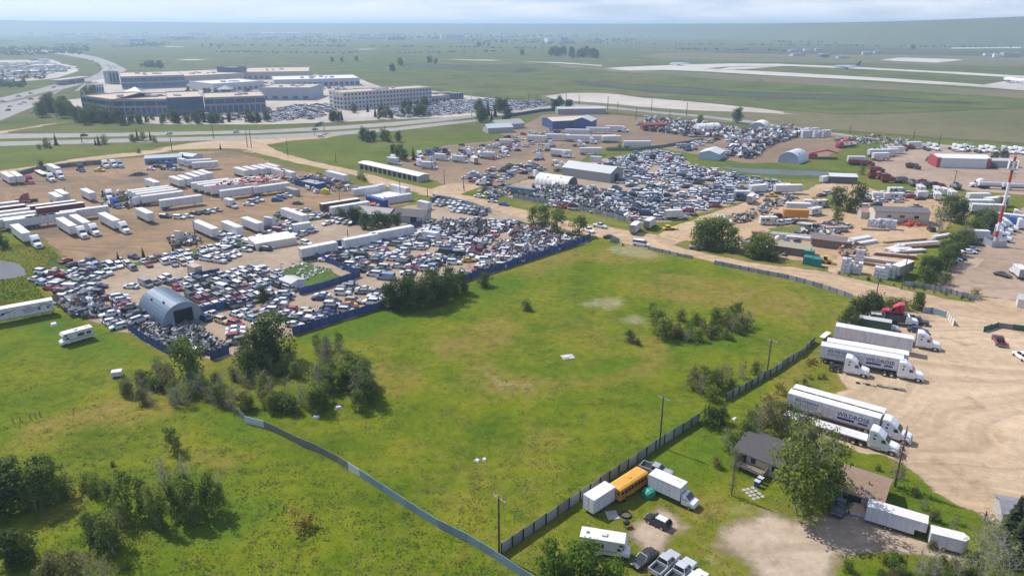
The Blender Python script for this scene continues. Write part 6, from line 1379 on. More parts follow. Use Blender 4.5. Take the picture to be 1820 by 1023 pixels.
quonset('quonset_shed', 'small white arched shelter near the round tree in the distance', C(Z8(655, 290), 6), 18, 10, 5.5, R(20), M('white_fabric', (.7, .7, .7)), WHITEV, None, 8)
quonset('quonset_shed', 'second small white arched shelter at the back of the storage yards', C(Z8(1150, 275), 6), 16, 12, 6, R(60), M('white_fabric', (.7, .7, .7)), M('grey_end', (.36, .40, .45), .6), None, 8)
gable('building', 'white shop building with red ends in the right truck yard', C(R2d(1365, 258), 6), 25, 11, 5, 6.2, R(-9), M('white_shop_wall', (.62, .63, .62), .6), M('white_shop_roof', (.68, .68, .66), .6, 0, .05), .3)
for xx in (-12, 12):
 pr = [o for o in bpy.data.objects if o.get('label', '').startswith('white shop building')][0]
 m_ = MB(); m_.box(xx - .9, xx + .9, -5.65, 5.65, 0, 5.3, M('red_band', (.33, .05, .07), .6)); part('red_end', m_.mesh('red_end'), pr)
gable('building', 'red and white building with a flat roof beside the white shop', C(R2d(1625, 270), 4), 17, 8, 3.4, 4.1, R(-6), GRW, GREYROOF, .3)
gable('building', 'blue walled workshop with a tan roof beside the brown yard', C(R1c(390, 860), 6), 32, 20, 5.5, 7, R(20), M('blue_wall', (.05, .09, .22), .6), M('tan_roof', (.58, .52, .42), .6), .3)
gable('building', 'dark blue gabled building right of the tan roofed workshop', C(R1c(510, 862), 7), 16, 14, 5.5, 8, R(70), M('blue_wall', (.05, .09, .22), .6), M('pale_steel_roof', (.5, .5, .5)), .3)
gable('building', 'low grey warehouse by the cross road with a blue fence', C(R1c(480, 775), 5), 40, 16, 4.5, 5.2, R(5), M('grey_steel_wall', (.30, .31, .29)), GREYROOF, .3)
gable('building', 'red shed in the crowded yard right of the brown dirt', C(Z8(160, 280), 5), 16, 9, 4, 5, R(10), M('red_shed', (.22, .06, .05), .7), M('red_shed'), .3)
gable('building', 'pale house by the dark trees beside the highway mast', C(R1b(1760, 880), 4), 22, 14, 3.5, 6, R(30), GRW, M('pale_shingle', (.36, .35, .33)), .4)
gable('building', 'pale house with a lighter roof above the right brown yard', C(R1b(1700, 905), 4), 18, 12, 3.5, 5.5, R(20), GRW, M('pale_steel_roof', (.5, .5, .5)), .4)
# brown yard: trailers, trucks
gM = 'trailers in the brown middle yard'
for k, (pt, rec, hd) in enumerate(((R2c(175, 105), TR40, -10), (R2c(320, 95), TR53, -8), (R2c(470, 103), TR53, -8), (R2c(640, 103), TR53, 10), (R2c(605, 47), TR53, -10), (R2c(715, 35), TR40, -10), (R2c(880, 145), TR53, 0), (R2c(552, 193), TR40, 0), (R2c(345, 208), TR40, -25), (R2c(460, 60), TR53, -5), (R2c(700, 108), TR40, 10), (R2d(160, 460), TR40, 5), (R2c(1730, 460), TR28, 20))):
 TRL(rec, pt, R(hd), 'white trailer in the brown middle yard, ' + ['left end of the long row', 'second of the long row', 'third of the long row', 'right end of the long row', 'alone behind the long row', 'rightmost behind the long row', 'by the brown dirt mound', 'short one by the grass', 'hitched to a white truck in the middle', 'grey sided one behind the long row', 'hidden beside the right end', 'alone near the pond road', 'small one at the wrecking yard edge'][k], gM)
for k, (x, y, hd, c, kind) in enumerate(((1150, 218, -60, 0, 't'), (1215, 205, -50, 3, 't'), (1150, 275, -50, 0, 't'), (965, 245, -60, 0, 't'), (990, 265, -30, 0, 'b'), (1325, 237, -25, 0, 'b'), (1455, 250, -25, 0, 'b'), (1240, 293, -15, 0, 'b'), (1670, 223, -10, 0, 'b'), (1580, 215, -70, 2, 'm'), (1745, 185, -60, 0, 't'), (1390, 235, 110, 0, 't'), (1525, 250, 110, 0, 'b'), (1780, 130, 0, 5, 'b'), (1230, 255, 90, 0, 't'), (1500, 205, 80, 0, 't'), (1330, 195, 70, 1, 't'), (1600, 405, 170, 0, 't'), (1545, 362, 20, 2, 'd'))):
 c = [WHT, (.05, .05, .06), (.35, .36, .38), (.03, .05, .2), (.4, .3, .1), (.7, .35, .36)][c]
 TRL({'t': TRACTORF, 'b': BOXTRUCKF, 'm': MIXER, 'd': DUMP}[kind], R2b(x, y), R(hd), {'t': 'highway truck cab', 'b': 'white box truck', 'm': 'grey mixer truck', 'd': 'dark dump truck'}[kind] + ' parked among the vehicles of the brown middle yard', 'trucks in the brown middle yard', 3.6, {'t': 'semi_truck', 'b': 'box_truck', 'm': 'mixer_truck', 'd': 'dump_truck'}[kind], 'truck', c)
for k, (x, y, hd, kind, c) in enumerate(((270, 140, 60, 't', WHT), (250, 165, 80, 't', WHT), (475, 140, -20, 't', WHT), (560, 120, -20, 't', WHT), (190, 230, 60, 't', WHT), (370, 215, -30, 't', WHT), (170, 355, 30, 't', WHT), (135, 290, 50, 't', (.4, .42, .45)), (345, 310, 0, 'm', (.06, .1, .2)), (330, 275, 0, 'm', WHT), (785, 40, -20, 't', WHT), (880, 720, 65, 'b', (.55, .60, .56)), (985, 690, 60, 'b', WHT), (1180, 635, 10, 'b', WHT), (1690, 520, 60, 'b', WHT), (1660, 500, 0, 'b', WHT))):
 TRL({'t': TRACTORF, 'b': BOXTRUCKF, 'm': MIXER}[kind], R2c(x, y), R(hd), ('pale green box truck nosing out onto the dirt road' if k == 11 else {'t': 'white truck cab', 'b': 'white box truck', 'm': 'mixer truck with a white drum'}[kind] + (' in the yard right of the long storage building' if k < 11 else ' at the edge of the far wrecking yard')), None if k == 11 else 'trucks round the far wrecking yard', 3.6, {'t': 'semi_truck', 'b': 'box_truck', 'm': 'mixer_truck'}[kind], 'truck', c)
# right truck yard: dump trucks, road trucks, tankers
REDT, GRYT, BLKT = (.24, .035, .03), (.22, .22, .23), (.04, .04, .045)
for k, (x, y, hd, c) in enumerate(((1045, 295, -60, BLKT), (640, 270, -10, REDT), (720, 275, -5, REDT), (790, 320, 0, REDT), (780, 360, 10, REDT), (850, 370, 0, REDT), (880, 390, -10, REDT), (965, 390, 20, GRYT), (1035, 410, 80, GRYT), (1105, 410, 30, REDT), (1150, 425, 10, GRYT), (1195, 430, 70, BLKT), (1230, 440, 30, REDT), (1340, 432, 80, GRYT), (1160, 250, 80, BLKT), (1195, 262, 80, BLKT), (1010, 160, 10, REDT), (960, 172, 10, REDT), (1540, 285, 0, GRYT), (1580, 290, 0, BLKT))):
 TRL(DUMP, R2d(x, y), R(hd), {REDT: 'dark red', GRYT: 'grey', BLKT: 'black'}[c] + ' dump truck parked in the right hand truck yard' + (', alone in the open' if k == 0 else ''), None if k == 0 else 'dump trucks in the right yard', 3, 'dump_truck', 'truck', c)
for k, x in enumerate((1155, 1195, 1335, 1370, 1408, 1520, 1560, 1600, 1680, 1725, 1762, 1800)):
 TRL(TRACTORF, R2d(x, 158 + (x - 1155) * .045 + (3 if k % 2 else -3)), R(-80), 'white truck, ' + ORD[k] + ' of the row facing in along the far road', 'trucks along the far road', 3.8, 'semi_truck', 'truck', WHT if k % 4 else (.5, .52, .55))
TRL(TANKER, R2d(1600, 430), R(-9), 'silver white tanker trailer, front one in the right truck yard', None, 3.4, 'tanker_trailer', 'trailer'); TRL(TANKER, R2d(1770, 440), R(-9), 'silver white tanker trailer at the right edge', None, 3.4, 'tanker_trailer', 'trailer'); TRL(TRACTORF, R2d(1505, 418), R(171), 'white truck pulling the front tanker', None, 3.6, 'semi_truck', 'truck')
for k, (x, y, hd) in enumerate(((800, 205, 5), (810, 230, 5), (915, 185, 5), (880, 200, 5), (1045, 150, 10), (640, 255, -5))):
 TRL(TR28 if k else TR40, R2d(x, y), R(hd), 'short white trailer among the trucks at the left of the right hand yard', 'short trailers in the right yard')
# car park by the tower: highway trucks in a slant row
for k, (x, y) in enumerate(((1680, 700), (1660, 728), (1640, 752), (1650, 785), (1700, 715))): TRL(TRACTORF, R2d(x, y), R(-40), 'white truck, ' + ORD[k] + ' of the slant row beside the cell tower', 'trucks beside the cell tower', 3.8, 'semi_truck', 'truck')
TRL(TR40, R2d(1700, 670), R(-30), 'white trailer behind the trucks beside the cell tower'); TRL(TRACTORF, R2d(1800, 705), R(-20), 'white truck cab at the right edge by the cell tower', None, 3.8, 'semi_truck', 'truck'); TRL(TRACTORF, R2d(1740, 690), R(-30), 'bright blue truck cab beside the cell tower', None, 3.6, 'semi_truck', 'truck', (.04, .16, .45)); TRL(TRACTORF, R2d(1770, 640), R(-30), 'white truck with a round fairing above the blue one', None, 3.8, 'semi_truck', 'truck')
TRL(BOXTRUCKF, R2d(1555, 790), R(-10), 'white cube van at the foot of the cell tower', None, 3.2, 'box_truck', 'truck'); TRL(TRFED, R2d(1485, 568), R(-4), 'white trailer lettered FedEx behind the dark trees', None, 4.1); TRL(TR40, R2d(1560, 600), R(-8), 'white trailer below the FedEx one behind the dark trees')
TRL(TR28, R2d(1495, 520), R(0), 'white trailer with a dark roof edge behind the FedEx one'); TRL(TR40, R2d(1625, 548), R(20), 'white trailer right of the FedEx one behind the tower')
TRL(BOXTRUCK, R3d(1525, 205), R(75), 'white tow truck parked at the right edge of the car park', None, 3.0, 'box_truck', 'truck')
# storage yard: RVs, sheds, lumber, wrapped pallets
ORANGEV = (.72, .28, .03)
TRL(trailer_recipe(9, side=M('orange_panel', (.62, .26, .03), .5, 0, .1), roof=M('orange_panel'), wheelset=1), Z6(275, 420), R(-8), 'bright orange box trailer in the storage yard', None, 3.6, 'box_trailer', 'trailer')
TRL(trailer_recipe(9, side=M('pale_teal_panel', (.45, .55, .56), .5, 0, .1), wheelset=1), Z6(295, 360), R(-8), 'pale blue box trailer behind the orange one', None, 3.6, 'box_trailer', 'trailer')
for k, (x, y, hd) in enumerate(((410, 315, -15), (500, 315, 10), (455, 385, 30), (1030, 245, -10), (1190, 200, 0), (1195, 250, 0), (1120, 250, 5), (1560, 245, 70), (1565, 195, 80), (1620, 205, 80), (1690, 225, 80), (1410, 180, 80), (1420, 235, 10), (35, 470, 0), (170, 165, 0), (540, 95, 30))):
 TRL(MOTORHOME if k % 3 else CARGO, Z6(x, y), R(hd), ['white camper in the storage yard, left of the two dark trees', 'white camper among the vehicles behind the long yellow building'][k > 2], ['campers left of the dark trees', 'campers behind the yellow building'][k > 2], 3, 'camper', 'camper')
gable('building', 'long pale yellow building with a dark roof in the middle of the lumber yard', C(Z6(1210, 420), 5), 19, 8, 4.6, 5.6, R(-9), M('pale_yellow_wall', (.55, .51, .40), .8), M('dark_tar_roof', (.15, .14, .15), .9), .3, windows=((-1, -4.5, 1.4, 2.4, 3.4), (-1, 0, 1.8, 2.4, 3.4), (-1, 5, 1.6, 2.4, 3.4), (-1, -7, 1.8, .8, 2)), doors=((-1, -2.2, 1.1, 0, 2.1),))
gable('shed', 'small shed with a pale red roof at the left end of the yellow building', C(Z6(925, 400), 3.5), 5.5, 5, 2.6, 3.6, R(-9), GRW, M('faded_red_roof', (.42, .22, .19), .8), .3)
gable('shed', 'long shed with a weathered grey roof beside the dirt road and green bins', C(Z6(225, 715), 3.4), 12.5, 5.5, 2.6, 3.5, R(-30), M('brown_wall', (.20, .15, .11), .8), M('lichen_roof', (.33, .30, .22), .9, 0, .15), .4)
gable('shed', 'dark brown roofed lumber shed in the middle of the storage yard', C(Z6(580, 655), 3.6), 10.5, 5.5, 2.8, 3.8, R(-28), M('brown_wall', (.20, .15, .11)), M('brown_tin', (.20, .155, .13), .8), .4)
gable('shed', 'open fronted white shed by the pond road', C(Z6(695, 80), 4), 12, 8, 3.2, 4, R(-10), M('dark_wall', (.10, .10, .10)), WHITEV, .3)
for k, (x, y) in enumerate(((395, 830), (465, 845), (400, 775))): TRL(CONTEAL, Z6(x, y), R(-30), ['bright green bin, left one beside the long shed', 'bright green bin, right one nearest the road', 'dark green bin behind the two bright ones'][k], None, 2.6, 'green_bin', 'bin')
def pallets(label, pt, nx, ny, nz, hd, wrap, group=None):
 r = empty('pallet_stack', *C(pt, nz * 1.1), 0, hd); tag(r, label, 'pallets', group)
 me = MB().box(-.6, .6, -.55, .55, 0, 1.0, wrap).box(-.55, .55, -.5, .5, -.12, 0, WOOD).mesh('pallet')
 for i in range(nx):
  for j in range(ny):
   for k in range(nz):
    if k == nz - 1 and random.random() < .25: continue
    part('pallet', me, r, ((i - nx / 2 + .5) * 1.3 + random.gauss(0, .04), (j - ny / 2 + .5) * 1.2 + random.gauss(0, .04), .12 + k * 1.14), (0, 0, random.gauss(0, .03)))
WRAP = M('white_wrap', (.60, .62, .64), .35, 0, .12, 1.5)
for k, (x, y, nx, ny, nz) in enumerate(((735, 880, 2, 2, 4), (820, 895, 3, 2, 3), (860, 800, 2, 1, 4), (1060, 930, 3, 2, 4), (1150, 940, 2, 2, 3), (985, 500, 3, 2, 3), (1070, 500, 3, 2, 3), (1140, 505, 3, 2, 3))):
 pallets(['stack of white wrapped pallets, leftmost by the dirt road', 'low white wrapped pallet block, second by the dirt road', 'tall white wrapped pallets behind the roadside blocks', 'tall white wrapped pallet block right of the gap', 'white wrapped pallets beside the grey roofed bin', 'white wrapped pallets in front of the yellow building, left', 'white wrapped pallets in front of the yellow building, middle', 'white wrapped pallets in front of the yellow building, right'][k], Z6(x, y), nx, ny, nz, R(-30), WRAP)
for k, (x, y) in enumerate(((1570, 85), (1560, 72), (1660, 60), (1680, 85), (1760, 80), (1600, 60))): pallets('tall block of white wrapped stock on the far brown lot', Z8(x, y + 270), 4, 3, 4, R(0), WRAP, 'white wrapped stock on the far lot')
def planks(label, pt, L, n, m, hd, mats, h=1.2):
 r = empty('lumber_stack', *C(pt, h), 0, hd); tag(r, label, 'lumber')
 for j in range(m):
  for i in range(n):
   me = MB().box(-L / 2, L / 2, -.26, .26, 0, .27, random.choice(mats)).mesh('beam'); part('beam', me, r, (random.gauss(0, L * .02), (i - n / 2) * .6 + random.gauss(0, .03), .12 + j * .3), (0, 0, random.gauss(0, .015)))
LW, LB, LT = M('white_lumber', (.66, .65, .63), .7, 0, .1), M('brown_lumber', (.26, .15, .09), .8, 0, .2), M('tan_lumber', (.42, .29, .17), .8, 0, .2)
for k, (x, y, L, n, m_, hd, mt) in enumerate(((1050, 835, 18, 4, 3, -30, (LW, LB)), (1010, 870, 12, 3, 2, -30, (LB, LT)), (1380, 680, 16, 3, 3, 12, (LW, WHITEV)), (1400, 705, 16, 2, 3, 12, (LB, LW)), (1260, 650, 17, 2, 2, 14, (LT, LT)), (1180, 720, 9, 4, 3, 30, (LW,)), (1230, 740, 9, 4, 3, 30, (LW,)), (1180, 785, 12, 3, 3, -20, (LW, LB)), (860, 640, 9, 4, 5, 25, (LW, WHITEV)), (900, 670, 10, 3, 3, 25, (LB, LW)), (640, 545, 8, 4, 6, 5, (LW, LB)), (480, 520, 14, 4, 3, -35, (WHITEV, LW)), (230, 605, 14, 4, 3, -22, (LW, STEEL)), (60, 590, 13, 4, 2, -22, (LT, LB)), (350, 630, 11, 4, 3, -22, (WHITEV, LW)), (1600, 610, 9, 3, 3, 25, (WHITEV, LW)), (990, 545, 9, 4, 2, -8, (LT, LT)), (760, 660, 7, 3, 3, 25, (LW, WHITEV)), (1330, 745, 9, 3, 3, 10, (LB, LW)))):
 planks(['long white and brown beams by the pallets', 'brown beams in front of the long white ones', 'upper long white beams by the hedge', 'brown and white beams below the upper white ones', 'tan beams along the dirt track by the hedge', 'left white beam bundle by the dirt track', 'right white beam bundle by the dirt track', 'mixed beams above the tall pallets', 'white wrapped beams stacked high beside the brown shed', 'brown beams at the foot of the white stack', 'tall stack of beams left of the yellow building', 'white truss pile slanting across the storage yard', 'steel and white beams behind the grey roofed shed', 'tan lumber at the left of the storage yard', 'white beam bundle behind the brown shed', 'white beams at the corner by the bare tree', 'loose tan timber in front of the yellow building', 'white bundle left of the tall wrapped beams', 'brown bundle under the hedge'][k], Z6(x, y), L, n, m_, R(hd), mt, .3 * m_)
TRL(trailer_recipe(9, wheelset=1, side=GREYP2, roof=CREAM), Z6(1240, 930), R(38), 'grey walled bin with a pale top beside the roadside pallets', None, 3, 'box_trailer', 'container')
q = MB()
for k in range(120):
 x, y = random.gauss(0, 2.6), random.gauss(0, 1.1); z = max(.1, 1.5 - (x / 3) ** 2 - (y / 1.6) ** 2 + random.gauss(0, .2)); s = random.uniform(.25, .5); q.box(x - s, x + s, y - s, y + s, max(0, z - s), z + s * .6, random.choice((M('orange_red', (.62, .10, .05), .6), M('orange_red'), M('salmon', (.6, .3, .22), .7))))
o = solo('barrier_heap', q.mesh('barrier_heap'), 'heap of orange red plastic barriers in front of the yellow building', 'barriers', None, (*C(Z6(1330, 490), 2), 0), R(-9)); o['kind'] = 'stuff'
for pt, n_, lab in ((Zl(840, 215), 160, 'heap of orange and white scrap on top of the long trailer stack'), (R2b(830, 505), 60, 'orange scrap heap inside the walled container compound')):
 q = MB(); bx, by = C(pt, 8)
 for k in range(n_):
  x, y = random.gauss(0, 6 if n_ > 100 else 2), random.gauss(0, 4 if n_ > 100 else 1.4); z = 4.1 if n_ > 100 else .4; s = random.uniform(.3, .9); q.box(x - s, x + s, y - s * .6, y + s * .6, z, z + random.uniform(.2, .8), random.choice((M('orange_red'), M('orange_red'), WHITEV, CREAM, DARK)))
 o = solo('scrap_heap', q.mesh('scrap_heap'), lab, 'scrap', None, (bx, by, .02), R(38)); o['kind'] = 'stuff'

# ------------------------------------------------------------------ car lots
PAL = [('white', (.77, .77, .77), 26), ('silver', (.56, .57, .575), 25), ('grey', (.23, .235, .24), 14), ('black', (.022, .023, .025), 17), ('dark blue', (.025, .04, .12), 5), ('red', (.33, .02, .025), 4), ('maroon', (.15, .015, .025), 3.5), ('beige', (.46, .38, .26), 4.5), ('pale blue', (.22, .33, .47), 2), ('green', (.04, .10, .07), 2)]
def pick_col():
 r = random.uniform(0, sum(p[2] for p in PAL));
 for n_, c, w in PAL:
  r -= w
  if r <= 0: k_ = random.uniform(.82, 1.14); return n_, tuple(min(.8, max(.01, v * k_)) for v in c)
 return PAL[0][:2]
COLC = dict((n_, c) for n_, c, w in PAL); COLC['yellow'] = (.62, .42, .03); COLC['blue'] = (.03, .08, .35); COLC['bright red'] = (.5, .02, .03)
KINDS = ['sedan'] * 9 + ['hatch'] * 4 + ['suv'] * 6 + ['minivan'] * 2 + ['pickup'] * 3 + ['van']
LOT = []          # (x, y, z, heading, kind, colour name, colour, where, tilt)
def field(pts, hd, where, row=5.3, col=2.25, prob=.9, holes=(), jit=.16, flip=True, hj=.05, stack=0.0, block=0, pal=None):
 P = W(pts); HS = [W(h) for h in holes]; c, s = math.cos(hd), math.sin(hd)
 u = [x * c + y * s for x, y in P]; v = [-x * s + y * c for x, y in P]
 nu, nv = int((max(u) - min(u)) / row) + 1, int((max(v) - min(v)) / col) + 1
 for i in range(nu):
  off = random.uniform(0, col)
  for j in range(nv):
   uu, vv = min(u) + (i + .5) * row + random.gauss(0, jit), min(v) + (j + .5) * col + off + random.gauss(0, jit * .4)
   x, y = uu * c - vv * s, uu * s + vv * c
   if random.random() > prob or not inpoly(P, [x], [y])[0] or any(inpoly(h, [x], [y])[0] for h in HS): continue
   n_, cc = pick_col(); h = hd + random.gauss(0, hj) + (PI if flip and random.random() < .5 else 0)
   LOT.append((x, y, 0.0, h, random.choice(KINDS), n_, cc, where))
   if random.random() < stack: n_, cc = pick_col(); LOT.append((x + random.gauss(0, .2), y + random.gauss(0, .2), 1.32, h + random.gauss(0, .1), random.choice(KINDS[:19]), n_, cc, where + ', stacked'))
def car(pt, hd, kind, cn, where): LOT.append((*C(pt, 1.5), 0.0, R(hd), kind, cn, COLC[cn], where))

lane1 = [(170, 505), (196, 487), (330, 468), (395, 470), (455, 458), (500, 442), (548, 418), (575, 408), (600, 400), (575, 432), (520, 450), (480, 470), (440, 482), (300, 497), (240, 512), (222, 530), (232, 545), (178, 545)]
shed_h = [(236, 540), (262, 510), (305, 508), (366, 560), (378, 590), (300, 585), (262, 575)]
field([(58, 496), (96, 484), (160, 478), (200, 505), (185, 530), (115, 542), (96, 524)], R(-12), 'in the packed corner beside the pale trailer, left of the arched shed', 5.0, 2.3, .95, (lane1,), stack=.04)
field([(150, 482), (180, 468), (264, 460), (330, 448), (400, 432), (420, 425), (420, 450), (330, 470), (196, 488)], R(-50), 'in the top row of the wrecking yard, under the small firs', 5.0, 2.3, .85)
field([(400, 432), (470, 416), (540, 396), (560, 404), (540, 424), (480, 446), (420, 460), (390, 468), (360, 468)], R(-20), 'at the top of the wrecking yard beside the flat white roof', 5.2, 2.5, .6, (lane1,))
field([(250, 506), (300, 496), (440, 480), (470, 476), (480, 500), (465, 540), (355, 556), (330, 530), (300, 512), (270, 512)], R(-38), 'in the dense rows right of the arched shed', 4.9, 2.2, .95, (shed_h,))
field([(355, 565), (450, 548), (470, 580), (440, 590), (360, 576)], R(-30), 'in the small group below the blue fence right of the arched shed', 4.9, 2.3, .85)
field([(170, 560), (200, 538), (240, 538), (262, 562), (275, 585), (210, 585)], R(40), 'in the stacked row left of the arched shed', 4.8, 2.2, .95, (shed_h,), stack=.5)
field([(395, 585), (420, 578), (440, 600), (410, 618), (360, 610)], R(20), 'among the loose wrecks below the arched shed', 5, 2.6, .6)
field([(440, 475), (484, 480), (540, 515), (520, 525), (470, 500)], R(-35), 'in the red and dark row left of the grassy corner', 4.9, 2.4, .8)
field([(470, 520), (530, 530), (560, 530), (640, 500), (680, 520), (685, 540), (600, 562), (530, 585), (470, 560)], R(-5), 'along the inside of the blue pasture fence', 4.9, 2.3, .88, ([(505, 530), (545, 528), (580, 536), (570, 552), (515, 548)], [(590, 530), (620, 520), (660, 525), (640, 535), (600, 542)]))
field([(548, 460), (590, 447), (660, 430), (740, 410), (800, 398), (860, 404), (900, 410), (900, 425), (880, 440), (800, 470), (740, 490), (700, 500), (650, 492), (600, 470)], R(-12), 'in the dense rows inside the blue fence', 4.8, 2.15, .96, ([(678, 468), (692, 460), (702, 468), (700, 480), (725, 490), (715, 500), (690, 492)], [(775, 430), (800, 425), (800, 440), (780, 444)], [(878, 413), (905, 411), (918, 430), (900, 446), (880, 440)], [(715, 452), (785, 438), (792, 446), (730, 463)], [(640, 452), (700, 438), (705, 443), (650, 458)]))
field([(800, 470), (880, 445), (930, 440), (1000, 430), (1035, 430), (980, 446), (860, 486), (780, 510), (770, 500)], R(-8), 'in the row along the blue fence right of the dark trees', 4.8, 2.2, .85, ([(770, 478), (838, 464), (850, 482), (790, 496)],))
field([(760, 402), (840, 394), (890, 395), (960, 408), (950, 412), (870, 412), (800, 408)], R(-20), 'heaped beside the road at the head of the blue fenced yard', 4.7, 2.1, .9, stack=.2)
field([(765, 358), (790, 356), (845, 370), (872, 380), (858, 386), (820, 380), (775, 366)], R(60), 'in the slanted row of dark cars inside the bluish fence by the road', 4.9, 2.6, .9)
field([(575, 395), (640, 392), (660, 400), (620, 404), (580, 404)], R(55), 'in front of the dark trees by the grey bungalow', 5, 2.7, .8)
field([(740, 385), (785, 386), (790, 392), (750, 398)], R(20), 'beside the dark roofed building', 5, 2.7, .7)
field([(500, 376), (560, 374), (600, 382), (560, 392), (480, 400)], R(40), 'in the loose group beside the left yard trailers', 5.4, 3.2, .55)
field([(930, 362), (1000, 350), (1040, 340), (1045, 300), (1090, 285), (1150, 270), (1205, 275), (1220, 296), (1305, 313), (1385, 326), (1390, 338), (1345, 352), (1285, 366), (1190, 390), (1125, 395), (1050, 378)], R(-18), 'in the far wrecking yard', 4.9, 2.2, .93, ([(1145, 305), (1150, 295), (1165, 292), (1170, 296), (1155, 312)], [(1195, 364), (1215, 356), (1250, 350), (1245, 358), (1210, 368)], [(1300, 330), (1320, 326), (1330, 332), (1310, 338)], [(1090, 340), (1180, 318), (1190, 322), (1100, 347)], [(1180, 345), (1270, 322), (1278, 326), (1190, 351)], [(1005, 300), (1100, 295), (1105, 335), (1060, 340), (1000, 320)], [(930, 360), (1000, 325), (1010, 345), (960, 370)]), stack=.1, hj=.14)
field([(1200, 262), (1250, 252), (1280, 248), (1240, 262), (1230, 272)], R(10), 'beside the white gabled shed in the distance', 5, 2.6, .8)
field([(1290, 250), (1350, 238), (1400, 230), (1420, 240), (1350, 262), (1330, 275), (1290, 280)], R(-10), 'in the far storage yards', 5.5, 3.2, .55)
field([(1150, 210), (1230, 222), (1330, 235), (1340, 245), (1260, 240), (1160, 235), (1130, 222)], R(-10), 'in the crowded yard along the far road', 5.5, 3.2, .5)
field([(735, 272), (800, 260), (900, 252), (930, 260), (880, 285), (800, 280)], R(-30), 'in the brown middle yard', 6, 4.5, .45)
field([(820, 330), (830, 310), (900, 295), (960, 290), (980, 300), (920, 315), (870, 330)], R(-15), 'in the brown yard left of the long grey shed', 6, 3.4, .55)
field([(880, 250), (960, 230), (1010, 235), (960, 270), (900, 280)], R(-20), 'in the upper brown yard', 6, 5, .35)
field([(1215, 430), (1330, 400), (1380, 390), (1400, 405), (1345, 425), (1320, 440)], R(-15), 'hidden among the trees and campers of the storage yard', 6, 5, .0)
field([(1480, 360), (1560, 345), (1640, 338), (1660, 352), (1600, 362), (1520, 372)], R(0), 'behind the long yellow building', 6, 3.6, .55)
field([(1372, 402), (1420, 395), (1440, 405), (1400, 412)], R(-10), 'beside the orange trailer', 6, 3.4, .6)
field([(1600, 258), (1760, 263), (1820, 270), (1820, 276), (1600, 266)], R(-80), 'along the far road of the right truck yard', 6, 6, .5)
field([(695, 193), (740, 184), (860, 178), (935, 183), (930, 192), (880, 197), (800, 204), (720, 210), (690, 204)], R(-20), 'in the big auction lot beyond the cross road', 5.4, 2.9, .95)
field([(880, 186), (960, 180), (975, 188), (905, 198)], R(-20), 'in the far end of the auction lot', 5.4, 2.9, .9)
field([(478, 200), (520, 188), (600, 184), (600, 196), (560, 212), (480, 216)], R(-10), 'in the office car park', 7, 3.0, .55)
field([(300, 208), (400, 200), (470, 204), (470, 214), (300, 214)], R(-5), 'in front of the blue glass office', 7, 3, .5)
field([(400, 148), (560, 145), (700, 172), (690, 178), (600, 160), (420, 158)], R(-20), 'between the warehouses', 8, 3.2, .35)
field([(-20, 112), (90, 112), (130, 122), (70, 138), (-20, 146)], R(10), 'in the park and ride lot beyond the highway', 8, 3.4, .4)
